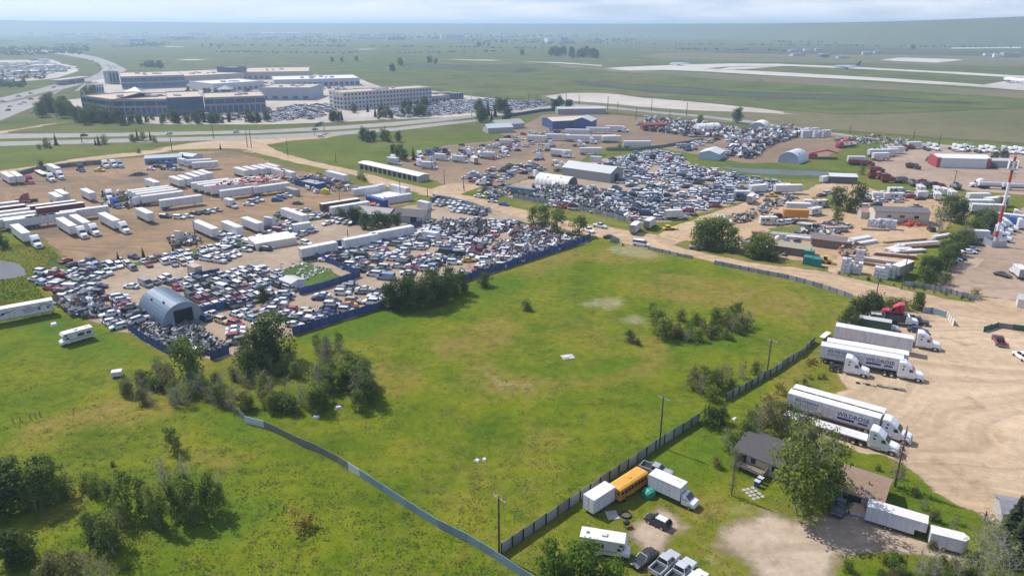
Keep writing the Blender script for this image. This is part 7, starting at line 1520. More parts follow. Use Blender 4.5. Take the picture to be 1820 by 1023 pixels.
# single vehicles one can point at
for pt, hd, kd, cn, w_ in ((R2c(620, 715), -40, 'pickup', 'silver', 'on the dirt road by the four roadside trees'), (R2c(540, 745), -60, 'pickup', 'white', 'just left of the silver one on the dirt road'), (R2c(908, 842), -28, 'van', 'white', 'parked on the edge of the dirt road at the corner of the pasture'), (R2c(1305, 865), -12, 'pickup', 'grey', 'driving on the dirt road in front of the leafy trees'), (R2c(690, 793), -25, 'sedan', 'black', 'on the verge by the silver timber fence'), (R2b(1570, 505), -10, 'sedan', 'white', 'at the roadside beside the fenced scrap'), (R2b(1665, 540), -20, 'sedan', 'silver', 'at the gate of the far wrecking yard'), (R2b(1745, 562), -25, 'sedan', 'blue', 'at the gate of the far wrecking yard'), (R2b(1665, 523), -15, 'suv', 'black', 'at the gate of the far wrecking yard'), (R2b(460, 88), 0, 'suv', 'white', 'on the cross road in the distance'),
 (R3a(398, 143), 80, 'sedan', 'red', 'at the lower left corner of the left truck yard'), (R3a(455, 170), 60, 'suv', 'black', 'at the lower left corner of the left truck yard'), (R3a(505, 165), 0, 'pickup', 'silver', 'at the lower left corner of the left truck yard'), (R3a(558, 145), -25, 'suv', 'black', 'second from the corner of the left truck yard'), (R3a(812, 120), -30, 'sedan', 'dark blue', 'alone above the small fir at the yard edge'), (R3a(793, 298), 170, 'sedan', 'white', 'alone on the lane left of the arched shed'), (R3a(645, 370), 12, 'sedan', 'maroon', 'at the lane mouth left of the arched shed'), (R3a(600, 298), 10, 'sedan', 'dark blue', 'at the end of the packed corner'),
 (R2a(1165, 648), -10, 'suv', 'dark blue', 'below the side by side trailer block'), (R2a(1262, 655), -10, 'suv', 'white', 'right of the blue one below the trailer block'), (R2a(1322, 645), -15, 'sedan', 'silver', 'third below the trailer block'), (R2a(1375, 625), -20, 'sedan', 'black', 'below the trailer block'), (R2a(1435, 620), -30, 'pickup', 'green', 'below the trailer block'), (R2a(1475, 612), -20, 'sedan', 'silver', 'below the trailer block'), (R2a(1525, 602), -20, 'sedan', 'grey', 'rightmost below the trailer block'), (R2a(1362, 805), -10, 'sedan', 'silver', 'alone at the lower edge of the left yard'), (R2a(1565, 800), -30, 'suv', 'silver', 'tucked between the lower edge trailers'), (R2a(1632, 790), -30, 'suv', 'white', 'tucked between the lower edge trailers'), (Zl(1228, 428), -5, 'sedan', 'green', 'alone in the middle of the left yard'), (Zl(1030, 400), 10, 'suv', 'blue', 'in front of the front line trailers'), (Zl(1075, 375), -20, 'suv', 'dark blue', 'in front of the front line trailers'), (Zl(1125, 358), -30, 'pickup', 'silver', 'in front of the front line trailers'), (Zl(760, 440), -10, 'sedan', 'white', 'right of the white box truck'), (Zl(805, 415), -15, 'suv', 'grey', 'right of the white box truck'), (Zl(850, 400), -20, 'pickup', 'silver', 'right of the white box truck'), (R2a(700, 325), -8, 'pickup', 'yellow', 'at the top of the left yard'), (R2a(1060, 315), 0, 'sedan', 'white', 'near the blue roofed building'), (R2a(1110, 298), 10, 'suv', 'maroon', 'near the blue roofed building'), (R2a(1075, 275), 0, 'pickup', 'maroon', 'near the blue roofed building'), (R2a(1265, 318), 10, 'sedan', 'grey', 'near the blue roofed building'), (R2a(1230, 318), 0, 'sedan', 'white', 'near the blue roofed building'),
 (Zl(490, 720), -15, 'sedan', 'silver', 'beside the lower edge trailers'), (Zl(1165, 700), 20, 'pickup', 'white', 'below the white trailer'), (Zl(1235, 715), 20, 'sedan', 'white', 'below the white trailer'), (Zl(1355, 690), 20, 'suv', 'white', 'beside the box truck'), (Zl(1310, 810), -35, 'suv', 'white', 'near the yellow loader'), (Zl(1380, 565), -10, 'suv', 'white', 'at the end of the white trailer'), (Zl(1430, 545), -10, 'sedan', 'grey', 'at the end of the white trailer'),
 (Z5(130, 945), -12, 'sedan', 'white', 'in the car park, nearest the cell tower'), (Z5(160, 915), -12, 'sedan', 'white', 'in the car park, behind another white car'), (Z5(205, 865), -25, 'sedan', 'black', 'in the car park by the hedge'), (R3d(1105, 158), -10, 'sedan', 'black', 'in the car park, front of four'), (R3d(1125, 143), -12, 'sedan', 'silver', 'in the car park, second of four'), (R3d(1145, 132), -14, 'sedan', 'white', 'in the car park, third of four'), (R3d(1170, 128), -14, 'suv', 'black', 'in the car park, rearmost of four'), (R3d(1442, 228), -60, 'sedan', 'black', 'beside the white tow truck at the right edge'), (R3d(1560, 722), 90, 'suv', 'white', 'cut by the right edge in the gravel lot'),
 (Z6(55, 240), -10, 'pickup', 'yellow', 'beside the pond road'), (Z6(30, 280), -10, 'sedan', 'grey', 'below the yellow pickup'), (Z6(515, 235), 20, 'sedan', 'maroon', 'left of the two dark trees'), (Z6(570, 215), 20, 'suv', 'silver', 'left of the two dark trees'), (Z6(145, 490), 15, 'pickup', 'silver', 'below the orange trailer'), (Z6(225, 480), 0, 'suv', 'white', 'below the orange trailer'), (Z6(1510, 545), 80, 'suv', 'black', 'by the bare tree at the hedge'), (Z6(1370, 340), 10, 'pickup', 'grey', 'behind the yellow building'), (Z6(740, 520), 30, 'pickup', 'silver', 'beside the tall beam stack'), (Z6(130, 425), 10, 'suv', 'black', 'left of the orange trailer'), (Z6(1250, 250), 0, 'pickup', 'bright red', 'behind the yellow building'), (Z6(1340, 250), 0, 'suv', 'bright red', 'behind the yellow building'), (R3b(1290, 140), 10, 'sedan', 'yellow', 'in the dense rows inside the blue fence'), (R3b(570, 412), 20, 'hatch', 'yellow', 'against the blue pasture fence')):
 car(pt, hd, kd, cn, w_)
# highway traffic
for px, py in ((5, 181), (18, 190), (33, 172), (36, 186), (55, 177), (43, 183), (73, 176), (14, 197), (95, 156), (105, 150), (55, 167), (130, 147), (143, 145), (185, 130), (175, 117), (205, 121), (165, 108), (200, 118), (60, 200), (150, 242), (300, 239), (420, 236), (240, 250), (560, 231)):
 LOT.append((*G(px, py), 0, R(random.choice((40, 45, 220))), random.choice(KINDS), *pick_col(), 'driving on the highway in the distance'))

HOODLESS = {}
for k_, (L, Wd, hz, gg, bz, rz) in CARS.items():
 q = MB(); x0 = gg[1] + .1; q.add([(x0, -Wd * .36, hz + .02), (L / 2 - .5, -Wd * .33, hz - .1), (L / 2 - .5, Wd * .33, hz - .1), (x0, Wd * .36, hz + .02)], [(0, 1, 2, 3)], DARK); HOODLESS[k_] = [('engine_bay', q.mesh('engine_bay'), None, None, [])]
def emit_cars(budget):
 hand = [c for c in LOT]; hand.sort(key=lambda c: math.hypot(c[0], c[1]))
 near, far = hand[:budget], hand[budget:]
 KN = {'hatch': 'hatchback', 'suv': 'sport utility', 'van': 'panel van', 'pickup': 'pickup', 'sedan': 'sedan', 'minivan': 'minivan'}
 for x, y, z, h, k, cn, c, w_ in near:
  r = inst(CARFAR[k] + (HOODLESS[k] if random.random() < .35 and ('row' in w_ or 'wreck' in w_) and k != 'van' else []), 'pickup_truck' if k == 'pickup' else ('van' if 'van' in k else 'parked_car'), f'{cn} {KN[k]} {w_}', 'pickup' if k == 'pickup' else ('van' if 'van' in k else 'car'), (x, y), h, 'cars parked in the wrecking yards', c, z)
  if z > 0: r.rotation_euler = (random.gauss(0, .06), random.gauss(0, .06), h)
 # the rest, joined
 tm = {}
 for k, (L, Wd, hz, (g0, g1, r0, r1), bz, rz) in CARS.items():
  m = MB(); h, w = L / 2, Wd / 2
  m.loft([(-h, w * .92, .32, bz * .9), (-h + .8, w, .26, bz), (h - 1.2, w, .26, hz), (h, w * .82, .38, hz - .3)], PAINT)
  nb = len(m.f); m.frus((g0, g1, w * .9, bz - .02), (r0, r1, w * .72, rz - .06), GLASS); ng = len(m.f)
  m.frus((r0 - .03, r1 + .03, w * .75, rz - .07), (r0 + .1, r1 - .1, w * .6, rz), PAINT); nr = len(m.f)
  for s in (-1, 1):
   for xx in (-h + .95, h - .95): m.box(xx - .32, xx + .32, s * w - .08, s * w + .03, 0.02, .62, RUBBER)
  tm[k] = (np.array(m.v), m.f, nb, ng, nr)
 V, F, MI, T = [], [], [], []; o = 0
 for x, y, z, h, k, cn, c, w_ in far:
  v, f, nb, ng, nr = tm[k]; co, si = math.cos(h), math.sin(h)
  V.append(np.stack([v[:, 0] * co - v[:, 1] * si + x, v[:, 0] * si + v[:, 1] * co + y, v[:, 2] + z], 1))
  F += [[o + i for i in q] for q in f]; MI += [0] * nb + [1] * (ng - nb) + [0] * (nr - ng) + [2] * (len(f) - nr)
  T.append(np.tile([*c, 1.0], (len(v), 1))); o += len(v)
 me = bpy.data.meshes.new('distant_cars'); me.from_pydata(np.concatenate(V).tolist(), [], F)
 for m_ in (CARTINT, GLASS, RUBBER): me.materials.append(m_)
 me.polygons.foreach_set('material_index', MI); a = me.attributes.new('tint', 'FLOAT_COLOR', 'POINT'); a.data.foreach_set('color', np.concatenate(T).reshape(-1).astype(np.float32))
 tag(structure('distant_cars', me), 'hundreds of more distant cars packed in the wrecking and auction yards', 'cars', kind='stuff')
 print('cars', len(near), len(far))
emit_cars(286)

# ------------------------------------------------------------------ tangled scrap
def scrap(pts, n, hmax, label, pal, size=(.3, 1.1)):
 P = W(pts); xs, ys = [p[0] for p in P], [p[1] for p in P]; v, t = [], []; k = 0
 base = np.array([(-1, -1, -1), (1, -1, -1), (1, 1, -1), (-1, 1, -1), (-1, -1, 1), (1, -1, 1), (1, 1, 1), (-1, 1, 1)], float)
 FQ = [(0, 3, 2, 1), (4, 5, 6, 7), (0, 1, 5, 4), (1, 2, 6, 5), (2, 3, 7, 6), (3, 0, 4, 7)]
 for _ in range(n * 6):
  if k >= n: break
  x, y = random.uniform(min(xs), max(xs)), random.uniform(min(ys), max(ys))
  if not inpoly(P, [x], [y])[0]: continue
  k += 1; s = random.uniform(*size); d = np.array([s, s * random.uniform(.3, .9), s * random.uniform(.08, .4)])
  a = Matrix.Rotation(random.uniform(0, 6.28), 3, 'Z') @ Matrix.Rotation(random.gauss(0, .4), 3, 'X') @ Matrix.Rotation(random.gauss(0, .4), 3, 'Y')
  q = (base * d) @ np.array(a).T; z = random.random() ** 1.6 * hmax; q = q + [x, y, z - q[:, 2].min() * .7]; c = random.choice(pal); k_ = random.uniform(.65, 1.2); c = tuple(min(.8, max(.01, w * k_)) for w in c)
  for f in FQ: v.append(q[list(f)]); t += [c] * 4
 me = quads_mesh('scrap_pile', np.array(v), np.array(t), JUNKTINT); return tag(structure('scrap_pile', me), label, 'scrap', kind='stuff')
DK = [(.03, .03, .035), (.06, .065, .07), (.12, .12, .125), (.28, .29, .30), (.6, .6, .6), (.10, .06, .04), (.2, .22, .24)]
MX = DK * 2 + [(.65, .65, .65), (.6, .6, .58), (.5, .48, .45), (.25, .05, .04), (.06, .09, .18), (.30, .20, .12), (.5, .52, .55)]
scrap([(232, 588), (290, 578), (345, 575), (375, 600), (405, 618), (380, 632), (310, 628), (270, 612)], 1500, 1.0, 'tangle of dark car parts behind the short bright blue fence', DK[:4] * 2 + DK, (.2, .7))
scrap([(98, 540), (150, 530), (190, 545), (180, 565), (130, 562)], 420, 1.6, 'scrap heap at the corner beside the trailer in the left pasture', MX)
scrap([(918, 345), (1010, 326), (1050, 345), (1100, 372), (1115, 392), (1040, 374), (960, 358)], 1700, 1.9, 'dark tangle of scrap along the fence of the far wrecking yard', DK, (.3, 1.0))
scrap([(880, 436), (960, 418), (1030, 428), (985, 446), (900, 470), (860, 482)], 1700, 1.3, 'mixed scrap filling the right corner inside the blue fence', MX, (.2, .8))
scrap([(905, 402), (960, 408), (985, 416), (950, 426), (905, 420)], 500, 1.5, 'rusty red scrap heap by the roadside trees', MX + [(.3, .05, .04), (.22, .07, .05)] * 3)
scrap([(775, 400), (860, 400), (880, 420), (800, 425)], 500, 2.6, 'dark scrap heap beside the short white container', DK)
scrap([(1150, 214), (1260, 222), (1340, 236), (1330, 248), (1230, 244), (1140, 232)], 900, 2.2, 'clutter of pale machinery in the crowded far yard', MX, (.6, 2))
scrap([(1300, 240), (1400, 226), (1430, 240), (1360, 262), (1340, 285), (1290, 275)], 900, 2.2, 'clutter of machinery in the far storage yards', MX, (.6, 2))
scrap([(1250, 395), (1330, 378), (1400, 350), (1420, 352), (1340, 392), (1270, 402)], 200, 1.0, 'line of junk along the dirt track', MX)
scrap([(1400, 415), (1480, 395), (1500, 415), (1450, 430)], 130, .8, 'loose junk in the weeds of the storage yard', MX)
scrap([(1300, 455 - 20), (1360, 420), (1420, 425), (1440, 455), (1380, 455)], 120, .8, 'building offcuts behind the roadside trees', MX)
scrap([(1490, 445), (1530, 435), (1540, 455), (1500, 460)], 160, 1.2, 'brown offcuts beside the lumber shed', [(.3, .18, .1), (.4, .28, .16), (.2, .12, .08)])
scrap([(560, 385), (600, 376), (640, 382), (600, 392)], 90, .8, 'junk beside the brown sided trailer', MX)
scrap([(505, 320), (560, 310), (620, 322), (640, 340), (560, 345)], 260, 1.0, 'junk around the blue scrap bin', MX)
scrap([(180, 345), (230, 340), (260, 350), (230, 372), (180, 365)], 160, .9, 'trailer frames and parts in the left yard', DK)
scrap([(300, 425), (345, 418), (360, 432), (310, 442)], 140, .9, 'machine parts at the lower edge of the left yard', DK + [(.4, .3, .2)])
scrap([(490, 470), (550, 466), (590, 480), (540, 500)], 90, .4, 'white litter scattered in the grassy corner', [(.7, .7, .7), (.5, .5, .5)], (.15, .5))
scrap([(850, 340), (905, 330), (915, 345), (880, 352)], 160, 1.0, 'brown scrap at the roadside near the blue grey container', MX)
scrap([(1540, 270), (1600, 250), (1640, 255), (1600, 275), (1560, 290)], 260, 1.4, 'clutter between the two right hand yards', MX)
scrap([(1560, 232 + 8), (1480, 250), (1500, 262), (1600, 252)], 200, 1.2, 'grey machinery beside the wrapped stock', MX)
r_ = [solo('excavator_arm', MB().extr([(-9, 2.6), (0, 4.6), (6, 3.0), (6, 3.6), (0, 5.4), (-9, 3.2)], -.7, .7, M('crane_red', (.45, .05, .09), .5)).box(-9.5, -5, -1.2, 1.2, .6, 2.8, M('crane_red')).box(-9.5, 6, -1.0, 1.0, .4, 1.0, DARK).mesh('excavator_arm'), l, 'crane', None, (*C(R2d(x, y), 4), 0), R(hd)) for x, y, hd, l in ((430, 222, -6, 'red crane truck boom lying beside the white arched shelter'), (580, 140, 30, 'red crane boom raised in the far storage yard'))]
q = MB(); q.box(-1.6, 1.6, -.9, .9, .5, 1.2, M('loader_yellow', (.6, .38, .03), .5)); q.box(-.8, .3, -.7, .7, 1.2, 2.3, GLASS); q.box(-.9, .4, -.75, .75, 2.3, 2.4, M('loader_yellow')); q.box(1.6, 2.6, -1.0, 1.0, .1, .9, M('loader_yellow'))
for s in (-1, 1):
 for xx in (-1, 1): q.tube((xx, s * .8, .5), (xx, s * 1.1, .5), .5, .5, RUBBER, 8)
solo('wheel_loader', q.mesh('wheel_loader'), 'yellow wheel loader among the wrecks near the blue fence', 'loader', None, (*C(R2b(632, 822), 2), 0), R(60))
solo('wheel_loader', q.mesh('wheel_loader'), 'orange brown loader beside the green bins', 'loader', None, (*C(Z6(555, 830), 2), 0), R(-30))
solo('wheel_loader', q.mesh('wheel_loader'), 'yellow machine in the weeds by the pale green truck', 'loader', None, (*C(R2c(1100, 730), 1.5), 0), R(10), scale=(1.3, 1.2, .7))
q = MB()
for k in range(60):
 a_, r_ = random.uniform(0, 6.28), random.uniform(0, 4.2); z = max(.1, 1.5 * (1 - r_ / 4.4)); q.frus((r_ * math.cos(a_) - .9, r_ * math.cos(a_) + .9, .9, 0), (r_ * math.cos(a_) - .3, r_ * math.cos(a_) + .3, .3, z + random.uniform(0, .3)), M('asphalt_millings', (.06, .055, .055), .95))
 q.v[-8:] = [(x, y + r_ * math.sin(a_), z_) for x, y, z_ in q.v[-8:]]
o = solo('gravel_mound', q.mesh('gravel_mound'), 'low mound of dark millings on the open dirt of the left yard', 'mound', None, (*G(*R2a(975, 362)), 0), 0); o['kind'] = 'stuff'
q = MB(); q.loft([(-.9, .5, 0, 1.2), (0, .9, 0, 1.8), (.9, .5, 0, 1.2)], M('safety_yellow', (.62, .55, .05), .5)); solo('yellow_tank', q.mesh('yellow_tank'), 'bright yellow tank beside the blue scrap bin', 'tank', None, (*C(Zl(1485, 325), 1.8), 0), 0, scale=(2, 1.6, 1.4))
# ------------------------------------------------------------------ offices and warehouses beyond the cross road
def back(p, q, d):
 """a footprint: front wall p-q (photo pixels on the ground), d metres deep"""
 a, b = Vector(G(*p)), Vector(G(*q)); n = Vector((-(b - a).y, (b - a).x)).normalized()
 if n.y < 0: n = -n
 return [tuple(a), tuple(b), tuple(b + n * d), tuple(a + n * d)]
OFFW = M('office_wall', (.30, .265, .23), .8, 0, .06); OFFR = M('office_roof', (.50, .40, .30), .85, 0, .08); OFFB = M('blue_curtain_wall', (.06, .09, .14), .3, 0, .1)
H_ = 13.5
o1 = back((148, 198), (204, 207), 44); block('office_building', 'blue glass office, left wing with tan roof beyond the cross road', o1, H_, OFFW, OFFR, [(0, 1.0, 6.2, 8, .3), (0, 8.4, 11.6, 5, .08)], units=2)
o2 = back((205, 207.2), (300, 206), 60); block('office_building', 'blue glass office, long middle wing with tan roof', o2, H_, OFFW, OFFR, [(0, 1.0, 6.6, 10, .25), (0, 8.2, 11.8, 5, .08)], units=4)
o3 = back((301, 206), (365, 203), 62); block('office_building', 'blue glass office, banded dark glass centre section', o3, H_ + .8, OFFB, OFFR, [(0, 1.0, 3.6, 3, .03), (0, 4.6, 7.4, 3, .03), (0, 8.4, 11.4, 3, .03)], units=2)
o4 = back((366, 203.5), (474, 199), 50); block('office_building', 'blue glass office, right wing with a glass pyramid on its roof', o4, H_, OFFW, OFFR, [(0, 1.0, 6.6, 11, .25), (0, 8.2, 11.8, 6, .08)], units=4)
for (px, py, l) in ((232, 190, 'left'), (394, 186, 'right')):
 x, y = G(px, py); q = MB(); q.add([(-7, -7, 0), (7, -7, 0), (7, 7, 0), (-7, 7, 0), (0, 0, 3.4)], [(0, 1, 4), (1, 2, 4), (2, 3, 4), (3, 0, 4)], M('skylight', (.24, .29, .33), .3, .2, .05)); solo('skylight_pyramid', q.mesh('skylight_pyramid'), l + ' glass pyramid skylight on the blue glass office roof', 'skylight', None, (x, y + 14, H_ - .6), R(5))
block('office_building', 'curved tan roofed office behind the blue glass office', back((218, 159), (330, 155), 90), 14, M('grey_office_wall', (.27, .28, .29), .7), OFFR, [(0, 2, 6, 10, .06), (0, 8, 12, 10, .06)], units=6)
block('warehouse', 'long tan roofed warehouse right of the curved office', back((330, 150), (435, 144), 110), 10, M('tan_wall', (.40, .36, .31), .8), OFFR, [(0, 1.5, 4, 12, .5)], units=8)
block('warehouse', 'tan roofed warehouse with a dark block, behind the hotel', back((430, 142), (550, 140), 110), 10, M('tan_wall'), OFFR, [(0, 1.5, 4, 12, .5)], units=5)
block('office_building', 'dark blue glass block on the warehouse edge', back((421, 142), (440, 140), 30), 16, OFFB, GREYROOF, [(0, 2, 14, 3, .1)])
block('warehouse', 'white roofed warehouse, front left of the hotel', back((380, 164), (470, 158), 60), 9, M('pale_wall', (.46, .47, .47), .8), ROOFV, [(0, 1, 4, 9, .4)], units=6)
block('warehouse', 'white roofed warehouse behind the hotel', back((488, 156), (640, 152), 70), 9, M('pale_wall'), ROOFV, [(0, 1, 5, 16, .35)], units=9)
block('warehouse', 'grey flat warehouse between the office and the hotel', back((462, 178), (553, 178), 50), 12, M('blue_pale_wall', (.33, .36, .39), .7), M('tan_grey_roof', (.45, .41, .36), .8), [(0, 1, 4, 5, .5)], units=5)
HOTW = M('hotel_wall', (.52, .49, .42), .8, 0, .05)
hp = back((612, 196), (768, 184), 28); block('hotel', 'four storey cream hotel with rows of small windows beyond the cross road', hp, 15, HOTW, OFFR, [(0, 1.4 + 3.5 * k, 3.2 + 3.5 * k, 26, .5) for k in range(4)] + [(3, 1.4 + 3.5 * k, 3.2 + 3.5 * k, 4, .5) for k in range(4)], 'hotel', units=8)
block('hotel', 'low wing and entrance of the cream hotel', back((594, 194), (611, 196), 24), 13, HOTW, OFFR, [(0, 1.4 + 3.5 * k, 3.2 + 3.5 * k, 3, .4) for k in range(3)], 'hotel')
block('building', 'grey glass building behind the hotel at its right', back((772, 178), (824, 176), 14), 6, M('dark_blue_wall', (.14, .17, .22), .5), GREYROOF, [(0, 1, 5, 12, .4)], units=2)
block('warehouse', 'low tan warehouse to the right of the hotel', back((760, 183), (800, 180), 22), 6, M('tan_wall'), OFFR, [(0, 1, 3, 6, .4)])
block('tower_block', 'grey concrete tower left of the curved office', back((196, 150), (214, 149), 16), 15, M('grey_office_wall'), GREYROOF, [(0, 3, 13, 3, .5)])
block('building', 'pale red roofed building behind the left office wing', back((168, 166), (186, 165), 26), 9, M('pale_wall'), M('pink_roof', (.5, .33, .27), .8), [(0, 1, 6, 4, .3)])
# overpass by the highway
q = MB(); a, b = Vector(G(100, 152)), Vector(G(152, 145)); d = b - a; q.box(0, d.length, -7, 7, 5, 6.4, CONCRETE)
for t in (.2, .5, .8): q.box(d.length * t - .7, d.length * t + .7, -6, 6, 0, 5, CONCRETE)
solo('overpass', q.mesh('overpass'), 'concrete overpass crossing the highway at the left', 'bridge', None, (a.x, a.y, 0), math.atan2(d.y, d.x))
# gantries over the cross road
q = MB(); q.tube((-8, 0, 0), (-8, 0, 7), .25, .25, STEEL, 6); q.tube((8, 0, 0), (8, 0, 7), .25, .25, STEEL, 6); q.tube((-8, 0, 7), (8, 0, 7), .25, .25, STEEL, 6); q.box(-5, 5, -.3, .3, 5, 7.6, M('sign_green', (.05, .13, .10), .5))
solo('sign_gantry', q.mesh('sign_gantry'), 'road sign gantry over the cross road in the distance', 'sign', None, (*G(568, 238), 0), R(80))
# far town: small pale buildings, each its own block
FARW = [M('far_white', (.72, .72, .70), .7, 0, .03), M('far_tan', (.50, .45, .38), .8, 0, .05), M('far_grey', (.38, .40, .42), .8, 0, .05), M('far_blue', (.12, .20, .28), .7, 0, .05)]
far_b = [(18, 53, 18, 3), (60, 58, 30, 3), (75, 60, 20, 2), (228, 48, 30, 3), (245, 50, 20, 2), (305, 54, 26, 2), (400, 57, 30, 3), (430, 60, 26, 2), (528, 57, 8, 3), (500, 67, 62, 8), (478, 70, 14, 4), (590, 72, 16, 3), (610, 71, 8, 4), (660, 70, 28, 5), (642, 69, 12, 3), (790, 70, 12, 8), (803, 70, 14, 8), (818, 71, 12, 8), (878, 63, 20, 5), (872, 71, 16, 3), (900, 72, 20, 3), (985, 75, 24, 7), (1000, 72, 18, 5), (1060, 70, 8, 4), (1090, 68, 14, 4), (1225, 59, 12, 3), (1252, 67, 10, 3), (1240, 67, 18, 2), (1320, 69, 20, 2), (1330, 68, 8, 2), (1378, 68, 30, 2), (1540, 98, 11, 5), (1562, 95, 12, 3), (1466, 102, 16, 5), (1420, 100, 20, 4), (1412, 92, 14, 3), (1435, 91, 10, 4), (1455, 91, 10, 4), (1500, 104, 18, 3), (1773, 102, 10, 5), (1790, 102, 12, 7), (1805, 102, 10, 6), (1760, 99, 14, 3), (300, 70, 24, 5), (320, 71, 26, 5), (262, 71, 16, 6), (348, 72, 20, 4), (360, 70, 16, 4), (192, 72, 30, 4), (170, 73, 24, 4), (118, 80, 30, 3), (160, 85, 8, 4), (208, 84, 18, 4), (230, 83, 8, 3), (280, 66, 18, 5), (240, 74, 20, 4), (60, 108, 10, 4), (75, 110, 12, 4), (10, 75, 14, 3), (420, 63, 40, 4), (460, 61, 24, 3), (560, 62, 16, 3), (705, 60, 20, 3), (745, 66, 20, 4), (10, 122, 24, 3), (45, 130, 28, 3), (5, 150, 12, 8), (15, 152, 10, 9), (100, 128, 20, 3), (70, 118, 30, 2)]
random.seed(21)
far_b += [(random.uniform(0, 640), random.choice((50, 53, 56, 59, 62, 66)) + random.uniform(-1.5, 1.5), random.uniform(6, 26), random.uniform(1.5, 4)) for k in range(130)] + [(random.uniform(640, 1200), random.uniform(58, 72), random.uniform(5, 18), random.uniform(1.2, 3)) for k in range(30)]
for k, (px, py, wp, hp_) in enumerate(far_b):
 x, y = G(px, py); s = math.hypot(x, y) / FPX; wd, ht = wp * s, hp_ * s * .9; w_ = FARW[k % 3 if k % 11 else 3]
 q = MB(); q.box(-wd / 2, wd / 2, 0, wd * .6, 0, ht, w_); q.box(-wd / 2 - .3, wd / 2 + .3, -.3, wd * .6 + .3, ht, ht + .4, FARW[0 if k % 2 else 2]); q.box(-wd * .2, wd * .1, wd * .2, wd * .35, ht + .4, ht + 2, FARW[2])
 solo('distant_building', q.mesh('distant_building'), ['small white building', 'low tan building', 'low grey building'][k % 3] + ' far off ' + ('in the town on the left horizon' if px < 620 else ('on the plain below the middle horizon' if px < 1130 else 'beyond the airport runway')), 'building', 'far buildings on the plain', (x, y, 0), R(random.uniform(-20, 20)))
# planes
PLW = M('plane_white', (.80, .81, .82), .35, 0, .03); PLT = M('plane_tail', (.05, .10, .22), .4, 0, .03)
def plane(px, py, hd, label, s=1.0, tail=PLT):
 r = empty('airliner', *G(px, py), 0, hd, (s, s, s)); tag(r, label, 'airplane')
 b = MB(); secs = [(-18, .3, 3.6, 4.4), (-12, 1.3, 2.6, 4.8), (-7, 1.9, 2.0, 5.2), (12, 1.9, 2.0, 5.2), (16, 1.5, 2.2, 4.7), (18, .5, 2.7, 3.6)]
 b.loft(secs, PLW, .8, .6); part('fuselage', b.mesh('fuselage'), r)
 for sd in (-1, 1):
  b = MB(); b.add([(5, sd * 1.6, 2.6), (-1, sd * 1.6, 2.6), (-6, sd * 17, 3.6), (-3.6, sd * 17, 3.6), (5, sd * 1.6, 2.9), (-1, sd * 1.6, 2.9), (-6, sd * 17, 3.75), (-3.6, sd * 17, 3.75)], [(0, 1, 2, 3), (4, 7, 6, 5), (0, 4, 5, 1), (3, 2, 6, 7), (0, 3, 7, 4), (1, 5, 6, 2)], PLW); part('wing', b.mesh('wing'), r)
  b = MB(); b.tube((4.6, sd * 5.6, 1.8), (.6, sd * 5.6, 1.9), 1.0, .8, PLT, 9); part('engine', b.mesh('engine'), r)
  b = MB(); b.add([(-13, sd * .6, 4.2), (-16.5, sd * .6, 4.2), (-18.6, sd * 6, 4.7), (-17, sd * 6, 4.7)], [(0, 1, 2, 3)], PLW); part('tailplane', b.mesh('tailplane'), r)
  b = MB(); b.tube((-1.5, sd * 2.6, .6), (-1.5, sd * 2.0, 2.6), .15, .15, STEEL, 5); b.tube((-1.5, sd * 2.9, .6), (-1.5, sd * 2.3, .6), .6, .6, RUBBER, 9); part('landing_gear', b.mesh('landing_gear'), r)
 b = MB(); b.extr([(-11.5, 4.8), (-17.0, 4.4), (-19.2, 11), (-16.6, 11)], -.2, .2, tail); part('tail_fin', b.mesh('tail_fin'), r)
 b = MB(); b.tube((14, 0, .5), (14, 0, 2.4), .12, .12, STEEL, 5); b.tube((14, -.3, .5), (14, .3, .5), .5, .5, RUBBER, 8); part('nose_gear', b.mesh('nose_gear'), r)
plane(1505, 123, R(176), 'white airliner with a dark blue tail taxiing behind the runway', 1.15)
plane(1208, 117, R(172), 'white airliner far left on the taxiway', 1.0, M('plane_tail_grey', (.3, .32, .36), .4))
plane(1803, 147, R(95), 'white airliner at the right edge seen end on', 1.1, PLW)

# ------------------------------------------------------------------ trees and shrubs
T = tree
# near right
T('big', 1424, 914, 16.5, 'tall leafy tree with pale bare branches in front of the yellow house', spread=.92)
T('big', 1452, 890, 12, 'second leafy tree leaning against the tall one beside the garage', spread=1.1)
T('bright', 1030, 1034, 6.6, 'bright green tree at the bottom edge hiding the motorhome, right one', spread=1.15); T('bright', 985, 1040, 6.4, 'bright green tree at the bottom edge beside the fence corner, left one', spread=1.1); T('bright', 1085, 1046, 5.2, 'low bright green tree at the bottom edge by the black sedan', spread=1.1)
T('darkbush', 1262, 757, 5.4, 'dense dark bush at the gap in the corrugated fence', spread=.95); T('darkbush', 1282, 752, 4.2, 'smaller dark bush against the gap in the fence', spread=.9)
T('deadspruce', 1300, 880, 9.0, 'tall thin dying spruce standing left of the wooden deck', spread=.8); T('deadspruce', 1590, 864, 11.5, 'brown dead spruce behind the brown garage', spread=1.2)
T('pale', 1388, 772, 7.5, 'pale yellow willow left of the flatbed trailer', spread=1.0); T('halfbare', 1350, 770, 6.5, 'half bare pale willow behind the dark roofed house'); T('pale', 1365, 752, 5.5, 'pale willow at the foot of the gravel bank'); T('halfbare', 1410, 790, 7.5, 'bare branched willow between the house and the flatbed'); T('pale', 1440, 790, 6.5, 'pale leafy willow in front of the flatbed', spread=.9)
